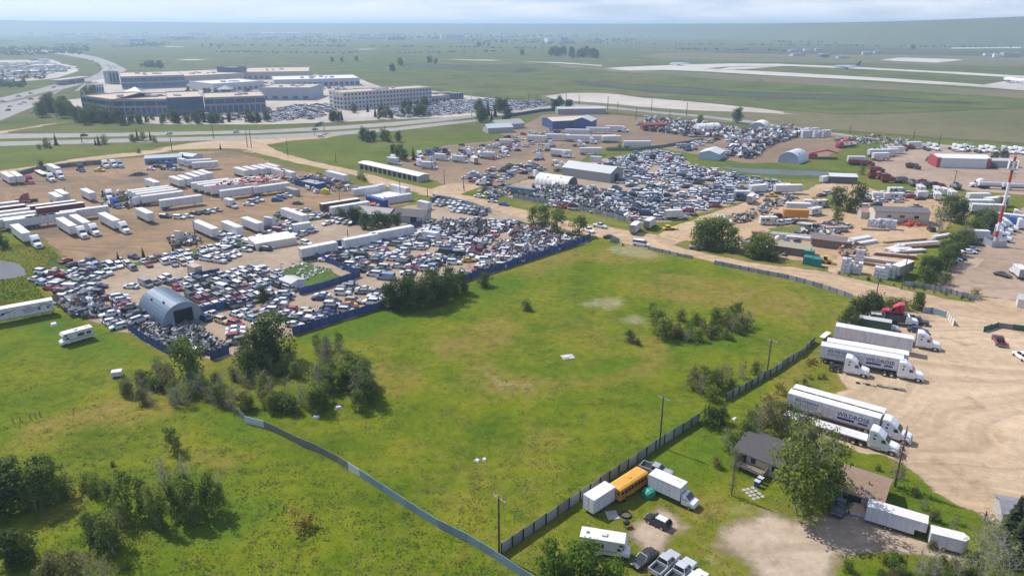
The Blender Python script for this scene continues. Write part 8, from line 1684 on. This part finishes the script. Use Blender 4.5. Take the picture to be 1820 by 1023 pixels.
for k, (px, py, h, kd) in enumerate(((1330, 790, 5.5, 'leafy'), (1310, 800, 5, 'bush'), (1290, 800, 4, 'halfbare'), (1305, 830, 4, 'halfbare'), (1275, 830, 2.5, 'palebush'), (1335, 750, 4, 'bush'), (1420, 765, 4, 'bush'))): T(kd, px, py, h, ['leafy shrub at the left corner of the yellow house', 'thin pale shrub in the grass left of the wooden deck'][k > 1], 'shrubs round the yellow house')
for k, (px, py, h) in enumerate(((1795, 960, 8), (1815, 985, 9), (1800, 1000, 7))): T('spruce', px, py, h, 'dark spruce, ' + ORD[k] + ' of the group at the lower right edge', spread=1.5)
for k, (px, py, h) in enumerate(((1745, 985, 7), (1765, 1010, 7.5), (1740, 1030, 6), (1780, 1030, 7), (1630, 1030, 4.5), (1655, 1035, 5), (1700, 1035, 4), (1765, 965, 4))): T('bare', px, py, h, 'bare grey branched willow shrub in the lower right corner', 'bare willows in the lower right corner')
for k in range(34):
 px = random.uniform(1500, 1740); py = 1000 + random.uniform(0, 50) - max(0, 40 - abs(px - 1590)) * .3
 T(random.choice(('brightbush', 'bush', 'palebush', 'brightbush')), px, py, random.uniform(1.2, 2.6), 'bright green shrub in the rough strip along the bottom right edge', 'shrubs along the bottom right edge')
for k, (px, py, h) in enumerate(((1625, 880, 2.0), (1640, 905, 2.2), (1660, 925, 2.5), (1690, 950, 2.3), (1650, 950, 2.5), (1700, 930, 1.8), (1655, 975, 1.8), (1600, 850, 1.6), (1560, 835, 1.4))): T('halfbare' if k % 2 else 'palebush', px, py, h, 'low pale shrub on the grassy bank below the gravel lot', 'shrubs on the bank below the gravel lot')
# bank by the truck rows
for k in range(26):
 px = random.uniform(1355, 1470); py = 735 - (px - 1355) * .85 + random.uniform(-25, 35)
 T(random.choice(('palebush', 'bush', 'yellowbush')), px, py, random.uniform(.7, 1.8), 'low shrub on the overgrown bank left of the truck rows', 'shrubs on the bank left of the truck rows')
for k, (px, py, h) in enumerate(((1510, 570, 5), (1522, 560, 6), (1535, 556, 6.5), (1548, 548, 6), (1518, 582, 4.5), (1496, 592, 4), (1560, 548, 5), (1500, 578, 4.5))): T('darkbush', px, py, h, 'dark bush in the thicket at the corner of the gravel lot and road', 'dark bushes at the corner of the gravel lot')
for k, (px, py, h) in enumerate(((1578, 548, 4.2), (1592, 550, 4), (1606, 550, 4.2), (1628, 551, 5.5), (1634, 549, 5))): T('leafy' if k > 2 else 'bush', px, py, h, 'leafy bush behind the red truck, ' + ORD[k], 'bushes behind the red truck')
# pasture
for k, (px, py, h, kd) in enumerate(((1166, 592, 6.5, 'leafy'), (1180, 602, 6, 'leafy'), (1160, 570, 5.5, 'leafy'), (1200, 600, 4, 'palebush'), (1222, 608, 3.6, 'halfbare'), (1240, 605, 4, 'bush'), (1262, 600, 3.5, 'palebush'), (1275, 580, 5.5, 'leafy'), (1292, 575, 5.5, 'leafy'), (1300, 590, 4.5, 'halfbare'), (1318, 585, 4.5, 'palebush'), (1330, 580, 4, 'halfbare'), (1210, 570, 4, 'palebush'), (1235, 575, 3.8, 'bush'), (1250, 590, 3, 'palebush'), (1190, 585, 3.5, 'bush'), (1285, 600, 3.2, 'bush'), (1225, 590, 3.2, 'bush'), (1310, 565, 5, 'leafy'))): T(kd, px, py, h, {'leafy': 'small leafy tree', 'bush': 'green shrub', 'palebush': 'pale green shrub', 'halfbare': 'half bare shrub'}[kd] + ' in the long thicket on the right of the pasture', 'long thicket on the right of the pasture')
for k, (px, py, h, kd) in enumerate(((1228, 690, 4.8, 'pale'), (1245, 700, 4.2, 'halfbare'), (1262, 695, 5.2, 'leafy'), (1280, 690, 5, 'pale'), (1268, 712, 4.2, 'bush'), (1292, 680, 4.2, 'halfbare'), (1318, 672, 3.6, 'halfbare'), (1340, 665, 3.6, 'pale'), (1350, 668, 3.2, 'halfbare'), (1232, 672, 3.4, 'pale'), (1300, 690, 3, 'bush'), (1250, 680, 4, 'pale'))): T(kd, px, py, h, {'pale': 'pale leafed tree', 'bush': 'green shrub', 'leafy': 'small leafy tree', 'halfbare': 'half bare pale shrub'}[kd] + ' in the thicket against the leaning fence', 'thicket against the leaning fence')
for k in range(30):
 T(random.choice(('bush', 'palebush', 'halfbare', 'bush')), random.uniform(1165, 1330), random.uniform(570, 606), random.uniform(1.8, 3.2), 'low shrub filling the long thicket on the right of the pasture', 'low shrubs of the long thicket')
T('bush', 936, 551, 3.6, 'lone round shrub in the upper pasture', spread=1.1); T('palebush', 1118, 606, 3.8, 'lone pale shrub below the bare soil patch'); T('palebush', 1132, 612, 2.2, 'small low shrub beside the lone pale shrub')
T('darkbush', 862, 508, 5.0, 'dark round bush at the right end of the dark trees by the blue fence', spread=1.2)
for k, (px, py, h) in enumerate(((694, 546, 7.5), (706, 550, 8.5), (722, 551, 8.8), (740, 548, 8.8), (757, 546, 8.8), (774, 541, 8.6), (790, 536, 8.2), (806, 529, 7.6), (820, 520, 7), (730, 540, 9), (765, 532, 9), (798, 520, 8))): T('dark', px, py, h, 'dark tree in the dense clump against the blue fence', 'dense dark trees against the blue fence', spread=.85)
# clump at the left, beside the wrecking yard
T('leafy', 345, 684, 11.5, 'tall leafy tree at the corner of the wrecking yard, left one', spread=1.0); T('dark', 462, 655, 11.0, 'broad dark tree in front of the wrecking yard', spread=1.0); T('dark', 496, 640, 11.5, 'broad dark tree at the end of the blue pasture fence', spread=1.0); T('leafy', 440, 672, 8, 'leafy tree left of the two broad dark trees'); T('dark', 470, 540, 5.5, 'round dark tree among the wrecked cars', spread=.9)
lab = {'leafy': 'young leafy tree', 'dark': 'dark young tree', 'bush': 'green shrub', 'halfbare': 'half bare shrub', 'bare': 'bare branched shrub', 'pale': 'pale young tree', 'palebush': 'pale green shrub', 'poplar': 'slim poplar'}
for k in range(105):
 for _ in range(50):
  px, py = random.uniform(215, 665), random.uniform(640, 735)
  if inpoly([(215, 720), (230, 680), (290, 665), (380, 668), (400, 660), (440, 650), (520, 620), (560, 610), (620, 640), (650, 680), (662, 715), (620, 730), (540, 738), (440, 740), (380, 732), (260, 728)], [px], [py])[0]: break
 kd = random.choice(('halfbare', 'bare', 'bare', 'halfbare', 'bare', 'palebush', 'leafy', 'bush')) if px < 560 else random.choice(('bare', 'leafy', 'halfbare', 'bush', 'leafy'))
 T(kd, px, py, random.uniform(3.2, 5.2) + (1.6 if px > 560 else 0), lab[kd] + (' in the right part of the thicket by the wrecking yard' if px > 560 else (' in the middle of the thicket by the wrecking yard' if px > 400 else ' in the left part of the thicket by the wrecking yard')), 'thicket between the wrecking yard and the left pasture', spread=.9)
for k, (px, py, h) in enumerate(((563, 622, 4.2), (580, 622, 3.8), (602, 622, 4.5))): T('poplar', px, py, h, 'small upright tree, ' + ORD[k] + ' of three behind the thicket')
for k, (px, py, h, kd) in enumerate(((640, 700, 7.5, 'leafy'), (655, 715, 6.5, 'dark'), (630, 672, 6.5, 'leafy'), (612, 690, 6.5, 'leafy'), (640, 728, 5, 'leafy'))): T(kd, px, py, h, 'dense leafy tree at the right end of the thicket, ' + ['tallest', 'rightmost', 'at the back', 'on the left', 'nearest'][k])
# lower left
T('leafy', 309, 802, 5.6, 'lone small tree with a bare trunk in the left pasture', spread=.85); T('bush', 22, 818, 1.6, 'small low bush at the left edge of the pasture'); T('bush', 200, 828, 1.2, 'tiny dark bush alone in the pasture'); T('yellowbush', 537, 935, 3.0, 'yellow leafed low bush alone in the front pasture', spread=1.0)
for k, (px, py, h, kd) in enumerate(((60, 905, 8.2, 'leafy'), (95, 895, 8.5, 'leafy'), (75, 880, 7.5, 'dark'), (45, 895, 6.5, 'leafy'), (118, 880, 5, 'bush'), (155, 870, 4, 'bush'), (172, 880, 4.5, 'bush'))): T(kd, px, py, h, {'leafy': 'leafy tree', 'dark': 'dark leafy tree', 'bush': 'round shrub'}[kd] + ' in the upper left grove of the front pasture', 'upper left grove of the front pasture', spread=.8)
T('dark', 2, 910, 9, 'dark tree cut by the left edge of the front pasture', spread=1.2); T('dark', -20, 925, 8, 'dark tree half out of view at the left edge')
for k, (px, py, h, kd) in enumerate(((200, 905, 5.5, 'leafy'), (225, 918, 8, 'poplar'), (205, 985, 7, 'leafy'), (180, 980, 6, 'dark'), (215, 972, 5.5, 'pale'), (165, 960, 5, 'leafy'), (222, 940, 5, 'leafy'))): T(kd, px, py, h, {'leafy': 'leafy tree', 'dark': 'dark tree', 'poplar': 'leaning slim poplar', 'pale': 'pale tree'}[kd] + ' in the middle left grove of the front pasture', 'middle left grove of the front pasture', spread=.75)
for k, (px, py, h, kd) in enumerate(((258, 922, 7, 'poplar'), (278, 934, 7.4, 'leafy'), (295, 944, 6.5, 'poplar'), (316, 928, 7.5, 'poplar'), (335, 928, 8, 'poplar'), (348, 934, 6.5, 'leafy'), (364, 920, 6.5, 'poplar'), (378, 915, 8, 'poplar'), (390, 908, 5.5, 'leafy'), (304, 912, 6, 'halfbare'), (332, 902, 6, 'dark'))): T(kd, px, py, h, {'leafy': 'leafy tree', 'dark': 'dark tree', 'poplar': 'tall slim tree', 'halfbare': 'half bare tree'}[kd] + ' in the dark grove of the front pasture', 'dark grove of the front pasture', spread=.62)
for k, (px, py, h) in enumerate(((292, 862, 5.5), (330, 860, 5.2), (255, 905, 4.5), (385, 890, 4.5))): T('bare', px, py, h, 'bare dead pale tree standing up behind the dark grove, ' + ORD[[1, 2, 0, 3][k]])
for k, (px, py, h, kd) in enumerate(((30, 1005, 6, 'dark'), (50, 1000, 6, 'leafy'), (20, 1010, 4, 'bush'))): T(kd, px, py, h, 'tree in the small group at the lower left corner', 'group at the lower left corner')
for k, (px, py, h, kd) in enumerate(((100, 1030, 5, 'pale'), (130, 1035, 5.5, 'pale'), (165, 1035, 5, 'halfbare'), (85, 1040, 4, 'palebush'), (190, 1040, 4.5, 'halfbare'))): T(kd, px, py, h, 'pale half bare willow along the bottom left edge', 'willows along the bottom left edge')
# yards
for k, (px, py, h, kd) in enumerate(((626, 396, 6.5, 'dark'), (605, 392, 5.5, 'dark'), (668, 412, 8, 'dark'), (650, 406, 6.5, 'dark'), (688, 410, 7, 'dark'), (640, 395, 6, 'dark'), (705, 404, 6, 'dark'))): T(kd, px, py, h, 'dark tree beside the grey bungalow', 'dark trees beside the grey bungalow')
for k, (px, py, h) in enumerate(((948, 398, 7), (967, 402, 9), (992, 412, 9), (1028, 418, 8))): T('poplar', px, py, h, 'green roadside tree, ' + ORD[k] + ' of four beside the dirt road', spread=1.4)
for k, (px, py, h) in enumerate(((1240, 440, 10), (1255, 438, 11), (1270, 440, 11), (1285, 440, 11), (1300, 446, 9.5), (1335, 458, 8.5), (1350, 458, 9), (1362, 455, 7))): T('leafy', px, py, h, 'tall leafy tree in the roadside clump in front of the campers', 'roadside clump of leafy trees', spread=1.05)
for k in range(30):
 t_ = random.random(); px, py = 1228 + 150 * t_ + random.gauss(0, 3), 440 + 24 * t_ + random.gauss(0, 2.5)
 T(random.choice(('bush', 'darkbush', 'bush', 'palebush')), px, py, random.uniform(2, 4.2), 'low bush at the foot of the roadside clump of leafy trees', 'bushes under the roadside clump')
for k in range(18):
 t_ = random.random(); px, py = 1485 + 250 * t_ + random.gauss(0, 3), 485 + 50 * t_ + random.gauss(0, 2)
 T(random.choice(('bush', 'palebush')), px, py, random.uniform(.8, 1.6), 'small weedy bush on the verge of the dirt road by the pallets', 'weedy bushes on the verge')
for k, (px, py, h, kd, l) in enumerate(((1488, 372, 10, 'dark', 'round dark tree, left one of two behind the tall beam stack'), (1520, 378, 12, 'dark', 'tall dark tree, right one of two beside the yellow building'), (1487, 396, 7, 'leafy', 'lower green tree in front of the two dark ones'), (1682, 392, 10, 'dark', 'dark tree right of the yellow building'), (1702, 396, 10, 'dark', 'second dark tree right of the yellow building'), (1668, 412, 11, 'halfbare', 'tall bare branched tree by the hedge'), (1776, 374, 6, 'dark', 'dark round tree behind the cell tower'), (1782, 290, 8, 'dark', 'round dark tree in the right truck yard'), (1765, 291, 7, 'dark', 'dark tree beside the round one in the right truck yard'), (1310, 218, 12, 'dark', 'large round tree along the far road'), (1245, 224, 9, 'leafy', 'smaller green tree left of the large round one'), (1530, 310, 5, 'pale', 'pale willow by the pond bank'), (212, 468, 4.2, 'spruce', 'small fir at the lower edge of the left yard, left one'), (256, 462, 4.6, 'spruce', 'small fir at the lower edge of the left yard, right one'), (309, 452, 3.8, 'spruce', 'small fir near the machine parts at the lower edge of the left yard'), (74, 302, 5, 'dark', 'dark bush at the fence of the left yard'), (4, 440, 6, 'dark', 'dark bush above the pond at the left edge'), (735, 285, 8, 'spruce', 'dark fir at the edge of the brown middle yard'), (392, 265, 4, 'spruce', 'small fir by the bend of the dirt road'), (1100, 265, 4, 'bush', 'shrub beside the green grass in the brown yard'), (1680, 505, 4.5, 'bush', 'shrub at the end of the hedge beside the picket fence'), (1734, 530, 3.5, 'bush', 'shrub at the right end of the picket fence'), (640, 318, 5, 'bush', 'shrub at the end of the trailer along the road'), (648, 322, 4, 'bush', 'second shrub at the end of the trailer along the road'), (247, 272, 3.5, 'bush', 'shrub left of the blue walled building'))): T(kd, px, py, h, l)
for k in range(44):
 t = k / 43; px, py = 1640 + 125 * t + random.gauss(0, 5), 500 - 108 * t + random.gauss(0, 5); T(random.choice(('dark', 'halfbare', 'bush', 'dark')), px, py, random.uniform(4.5, 7), 'scraggy tree in the hedge between the lumber yard and the car park', 'hedge between the lumber yard and the car park')
for k, (px, py, h) in enumerate(((645, 250, 9), (655, 252, 8), (680, 250, 8), (690, 252, 7), (708, 252, 7), (712, 282, 8), (718, 286, 7), (700, 275, 6), (664, 250, 7))): T('dark', px, py, h, 'dark tree in the group on the grass above the long storage building', 'trees above the long storage building')
for k, (px, py, h) in enumerate(((82, 262, 7), (100, 258, 8), (70, 265, 4), (176, 258, 7), (185, 256, 7), (170, 258, 5), (236, 252, 6), (245, 250, 8), (255, 250, 7), (268, 250, 7), (275, 252, 5), (90, 264, 4))): T('spruce' if k % 2 else 'bush', px, py, h, 'dark conifer on the grass between the cross road and the left yard', 'conifers below the cross road')
def grove(pts, n, label, group, h=(6, 11), kinds=('dark', 'spruce', 'dark')):
 xs, ys = [p[0] for p in pts], [p[1] for p in pts]
 for k in range(n):
  for _ in range(60):
   px, py = random.uniform(min(xs), max(xs)), random.uniform(min(ys), max(ys))
   if inpoly(pts, [px], [py])[0]: break
  T(random.choice(kinds), px, py, random.uniform(*h), label, group)
grove([(132, 214), (210, 212), (215, 222), (140, 222)], 26, 'dark tree at the left corner of the blue glass office', 'trees at the left corner of the office', (7, 13))
grove([(58, 196), (100, 192), (130, 206), (110, 212), (62, 208)], 14, 'dark tree in the clump beside the highway', 'trees beside the highway', (9, 16))
grove([(225, 214), (480, 212), (480, 219), (225, 221)], 60, 'small tree along the front of the blue glass office', 'trees along the front of the office', (4, 10))
grove([(135, 168), (180, 156), (186, 162), (150, 176)], 12, 'dark tree beside the road behind the office', 'trees behind the office', (7, 11))
grove([(590, 214), (612, 212), (612, 216), (592, 217)], 6, 'tree at the corner of the office car park', 'trees at the car park corner', (6, 9))
grove([(650, 206), (680, 204), (760, 200), (768, 206), (655, 214)], 12, 'tree along the front of the hotel lot', 'trees along the hotel lot', (6, 10))
grove([(610, 198), (760, 188), (762, 192), (612, 202)], 12, 'tree against the front of the hotel', 'trees against the hotel', (5, 9))
grove([(330, 168), (500, 168), (500, 176), (330, 176)], 26, 'tree among the warehouses', 'trees among the warehouses', (6, 10))
grove([(848, 200), (915, 196), (920, 216), (850, 222)], 12, 'dark tree beside the pale houses by the highway mast', 'trees beside the pale houses', (7, 14), ('dark', 'spruce'))
grove([(1000, 186), (1015, 184), (1015, 192), (975, 196)], 8, 'dark tree along the road by the dark blue fence', 'trees along the dark blue fence', (6, 10), ('dark',))
grove([(975, 96), (1050, 98), (1075, 104), (1020, 104), (978, 100)], 30, 'dark tree in the row on the open plain', 'tree row on the open plain', (12, 22), ('dark',))
for k, (px, py) in enumerate(((590, 110), (608, 110), (634, 109), (712, 116), (765, 112), (775, 113), (697, 127), (928, 98), (853, 82), (860, 80), (868, 82), (1060, 104), (1622, 88), (270, 120), (285, 121), (262, 119), (375, 84), (360, 84), (390, 85), (850, 84))): T('dark', px, py, random.uniform(9, 16), 'small dark tree standing on the far plain', 'trees scattered on the far plain', spread=1.3)
# far woods that read as one dark mass
def woods(pts_list, label):
 v = []; ti = []; g = np.random.default_rng(5)
 for pts, n in pts_list:
  xs, ys = [p[0] for p in pts], [p[1] for p in pts]; k = 0
  while k < n:
   px, py = random.uniform(min(xs), max(xs)), random.uniform(min(ys), max(ys))
   if not inpoly(pts, [px], [py])[0]: continue
   k += 1; x, y = G(px, py); s = math.hypot(x, y) / FPX * 1.0; s = max(2.5, s * 1.6); h = s * random.uniform(.8, 1.8)
   for j in range(7):
    a = random.uniform(0, 6.28); r = s * random.uniform(.2, 1.0); cx, cy, cz = x + math.cos(a) * r, y + math.sin(a) * r, h * random.uniform(.3, 1)
    w = s * .55; b = random.uniform(0, 6.28); ux, uy = math.cos(b) * w, math.sin(b) * w
    v.append([(cx - ux, cy - uy, max(0, cz - w)), (cx + ux, cy + uy, max(0, cz - w * .8)), (cx + ux * .6, cy + uy * .6, cz + w * .6), (cx - ux * .5, cy - uy * .5, cz + w * .7)]); ti += [random.random() * .6] * 4
 return tag(structure('far_woods', quads_mesh('far_woods', np.array(v), ti, LEAF_D)), label, 'woods', kind='stuff')
woods([([(0, 86), (60, 84), (140, 88), (150, 98), (100, 96), (0, 100)], 260), ([(0, 62), (380, 64), (620, 66), (620, 60), (300, 56), (0, 55)], 320), ([(230, 78), (300, 76), (300, 82), (232, 84)], 70), ([(105, 84), (160, 80), (160, 92), (110, 90)], 70), ([(620, 66), (780, 70), (900, 68), (1130, 64), (1130, 60), (620, 62)], 300), ([(820, 76), (1000, 80), (1130, 74), (1130, 70), (1000, 72), (830, 71)], 150), ([(690, 72), (720, 72), (720, 68), (690, 68)], 60), ([(1370, 76), (1560, 78), (1700, 78), (1700, 75), (1370, 73)], 90), ([(1130, 66), (1250, 66), (1250, 62), (1130, 62)], 60), ([(250, 115), (290, 116), (290, 122), (250, 120)], 25), ([(0, 145), (45, 145), (45, 156), (0, 156)], 60), ([(0, 128), (80, 128), (80, 142), (0, 142)], 25), ([(410, 64), (620, 66), (620, 78), (500, 76), (410, 70)], 120), ([(0, 50), (600, 52), (1150, 56), (1150, 53), (600, 49), (0, 46)], 800), ([(380, 93), (640, 96), (640, 94.5), (380, 91)], 60), ([(640, 83), (1000, 88), (1000, 86.5), (640, 82)], 60), ([(1180, 88), (1420, 92), (1420, 90.5), (1180, 87)], 40), ([(1000, 78), (1820, 86), (1820, 84.5), (1000, 77)], 90), ([(1150, 60), (1800, 72), (1800, 69), (1150, 57)], 160), ([(380, 82), (620, 84), (620, 82), (380, 80)], 60), ([(700, 96), (900, 92), (900, 91), (700, 95)], 30)], 'dark far off woods spread along the horizon')

# ------------------------------------------------------------------ grass, where nobody could count it
def tufts(n, region, label, size, dark, cols, rmax=None, name='grass'):
 xs, ys = [p[0] for p in region], [p[1] for p in region]; g = np.random.default_rng(11 + n)
 u = g.uniform(min(xs), max(xs), n * 3); w = g.uniform(min(ys), max(ys), n * 3); ok = inpoly(region, u, w); u, w = u[ok][:n], w[ok][:n]
 XY = np.array([G(a, b) for a, b in zip(u, w)]); keep = np.ones(len(XY), bool)
 for P in BARE: keep &= ~inpoly(P, XY[:, 0], XY[:, 1])
 XY = XY[keep]; m = len(XY); Z = np.array([HZ(a, b) for a, b in XY]); v, t = [], []
 cl = np.sin(XY[:, 0] * .31 + np.sin(XY[:, 1] * .23) * 2) * .5 + np.sin(XY[:, 1] * .17 + XY[:, 0] * .11) * .5
 for k in range(2):
  s = size * (.5 + g.random(m)); a = g.uniform(0, 2 * PI, m); ox, oy = np.cos(a) * s * .5, np.sin(a) * s * .5; lean = g.normal(0, .35, (m, 2)) * s[:, None]
  q = np.zeros((m, 3, 3)); q[:, 0] = np.stack([XY[:, 0] - ox, XY[:, 1] - oy, Z], 1); q[:, 1] = np.stack([XY[:, 0] + ox, XY[:, 1] + oy, Z], 1); q[:, 2] = np.stack([XY[:, 0] + lean[:, 0], XY[:, 1] + lean[:, 1], Z + s * (.7 + .6 * g.random(m))], 1)
  v.append(q); ci = np.clip((cl * .5 + .5 + g.normal(0, .28, m)) * (len(cols) - 1), 0, len(cols) - 1.001); lo = ci.astype(int); f = (ci - lo)[:, None]; C_ = np.array(cols); t.append(np.repeat((C_[lo] * (1 - f) + C_[lo + 1] * f), 3, axis=0))
 return tag(structure(name, quads_mesh(name, np.concatenate(v), np.concatenate(t), TUFT)), label, 'grass', kind='stuff')
GC = [(.055, .095, .012), (.085, .130, .015), (.125, .160, .018), (.170, .180, .024), (.25, .22, .06)]
tufts(14000, [(-30, 1050), (-30, 560), (230, 590), (520, 600), (1050, 430), (1500, 540), (1470, 600), (1250, 760), (960, 960), (1060, 1050)], 'rough grass standing over the pastures', .11, 0, GC)
tufts(3500, [(940, 1060), (900, 990), (1250, 745), (1480, 600), (1480, 690), (1400, 760), (1600, 830), (1770, 930), (1830, 1060)], 'rough grass round the houses and on the banks', .13, 0, GC)
tufts(8000, [(0, 430), (100, 440), (130, 478), (60, 500), (100, 560), (0, 570)], 'rough grass by the pond and trailer', .2, 0, GC)
# things that share a wording are told apart by their order across the view
def relabel():
 by = {}
 for o in bpy.data.objects:
  if o.get('category') and o.get('label'): by.setdefault(o['label'], []).append(o)
 for l, os_ in by.items():
  if 1 < len(os_) <= 16:
   os_.sort(key=lambda o: o.location.x / max(1, o.location.y)); n = len(os_)
   for i, o in enumerate(os_):
    s = 'rightmost' if i == n - 1 and n > 2 else (ORD[i] if n > 2 else ('left one', 'right one')[i])
    t = l + ', ' + s
    if len(t.split()) > 16: break
    o['label'] = t
  if 16 < len(os_) <= 60:
   os_.sort(key=lambda o: o.location.x / max(1, o.location.y)); n = len(os_)
   for i, o in enumerate(os_):
    t = l + ', ' + ('left third', 'middle third', 'right third')[i * 3 // n]
    if len(t.split()) <= 16: o['label'] = t
relabel()
def weeds(n, region, label, mat, size, clump):
 xs, ys = [p[0] for p in region], [p[1] for p in region]; v, t = [], []; g = np.random.default_rng(n)
 while len(v) < n:
  px, py = random.uniform(min(xs), max(xs)), random.uniform(min(ys), max(ys))
  if not inpoly(region, [px], [py])[0]: continue
  x, y = G(px, py)
  if any(inpoly(P, [x], [y])[0] for P in BARE): continue
  z = HZ(x, y); tn = random.random(); r0 = random.uniform(.4, clump)
  for k in range(int(8 + r0 * 9)):
   a, r = random.uniform(0, 6.28), r0 * math.sqrt(random.random()); s = size * random.uniform(.5, 1.3); b = random.uniform(0, 6.28); tl = random.uniform(.05, .4)
   c = np.array([x + math.cos(a) * r, y + math.sin(a) * r, z + s * random.uniform(.05, .45)]); u = np.array([math.cos(b), math.sin(b), 0]) * s; w_ = np.array([-math.sin(b) * (1 - tl), math.cos(b) * (1 - tl), tl]) * s * .7
   v.append([c - u, c - w_, c + u, c + w_]); t += [min(1, tn * .6 + random.random() * .4)] * 4
 return tag(structure('weeds', quads_mesh('weeds', np.array(v), t, mat)), label, 'weeds', kind='stuff')
PAST = [(430, 745), (600, 690), (700, 560), (1050, 440), (1500, 545), (1450, 600), (1240, 745), (900, 975)]
LEFTP = [(0, 620), (220, 690), (430, 760), (900, 1000), (880, 1040), (0, 1040)]
RUST = leaf_mat('rusty_weed', (.10, .075, .022), (.19, .135, .05), (.26, .20, .09))
weeds(7000, PAST, 'low green weeds in clumps over the big pasture', LEAF_B, .15, 2.2)
weeds(8500, PAST, 'dry rusty weeds in clumps over the big pasture', RUST, .15, 2.2)
weeds(6000, LEFTP, 'low weeds in clumps over the front pasture', LEAF_B, .16, 1.6)
weeds(6000, LEFTP, 'dry rusty weeds in clumps over the front pasture', RUST, .15, 1.8)
weeds(4000, [(1240, 750), (1480, 600), (1480, 690), (1400, 770), (1500, 800), (1620, 850), (1770, 940), (1600, 990), (1480, 1040), (960, 1040), (900, 985)], 'low weeds round the houses and drive', LEAF_A, .16, 1.4)
print('objects', len(bpy.data.objects), 'dup labels', sum(1 for v in LABELS.values() if v > 1))
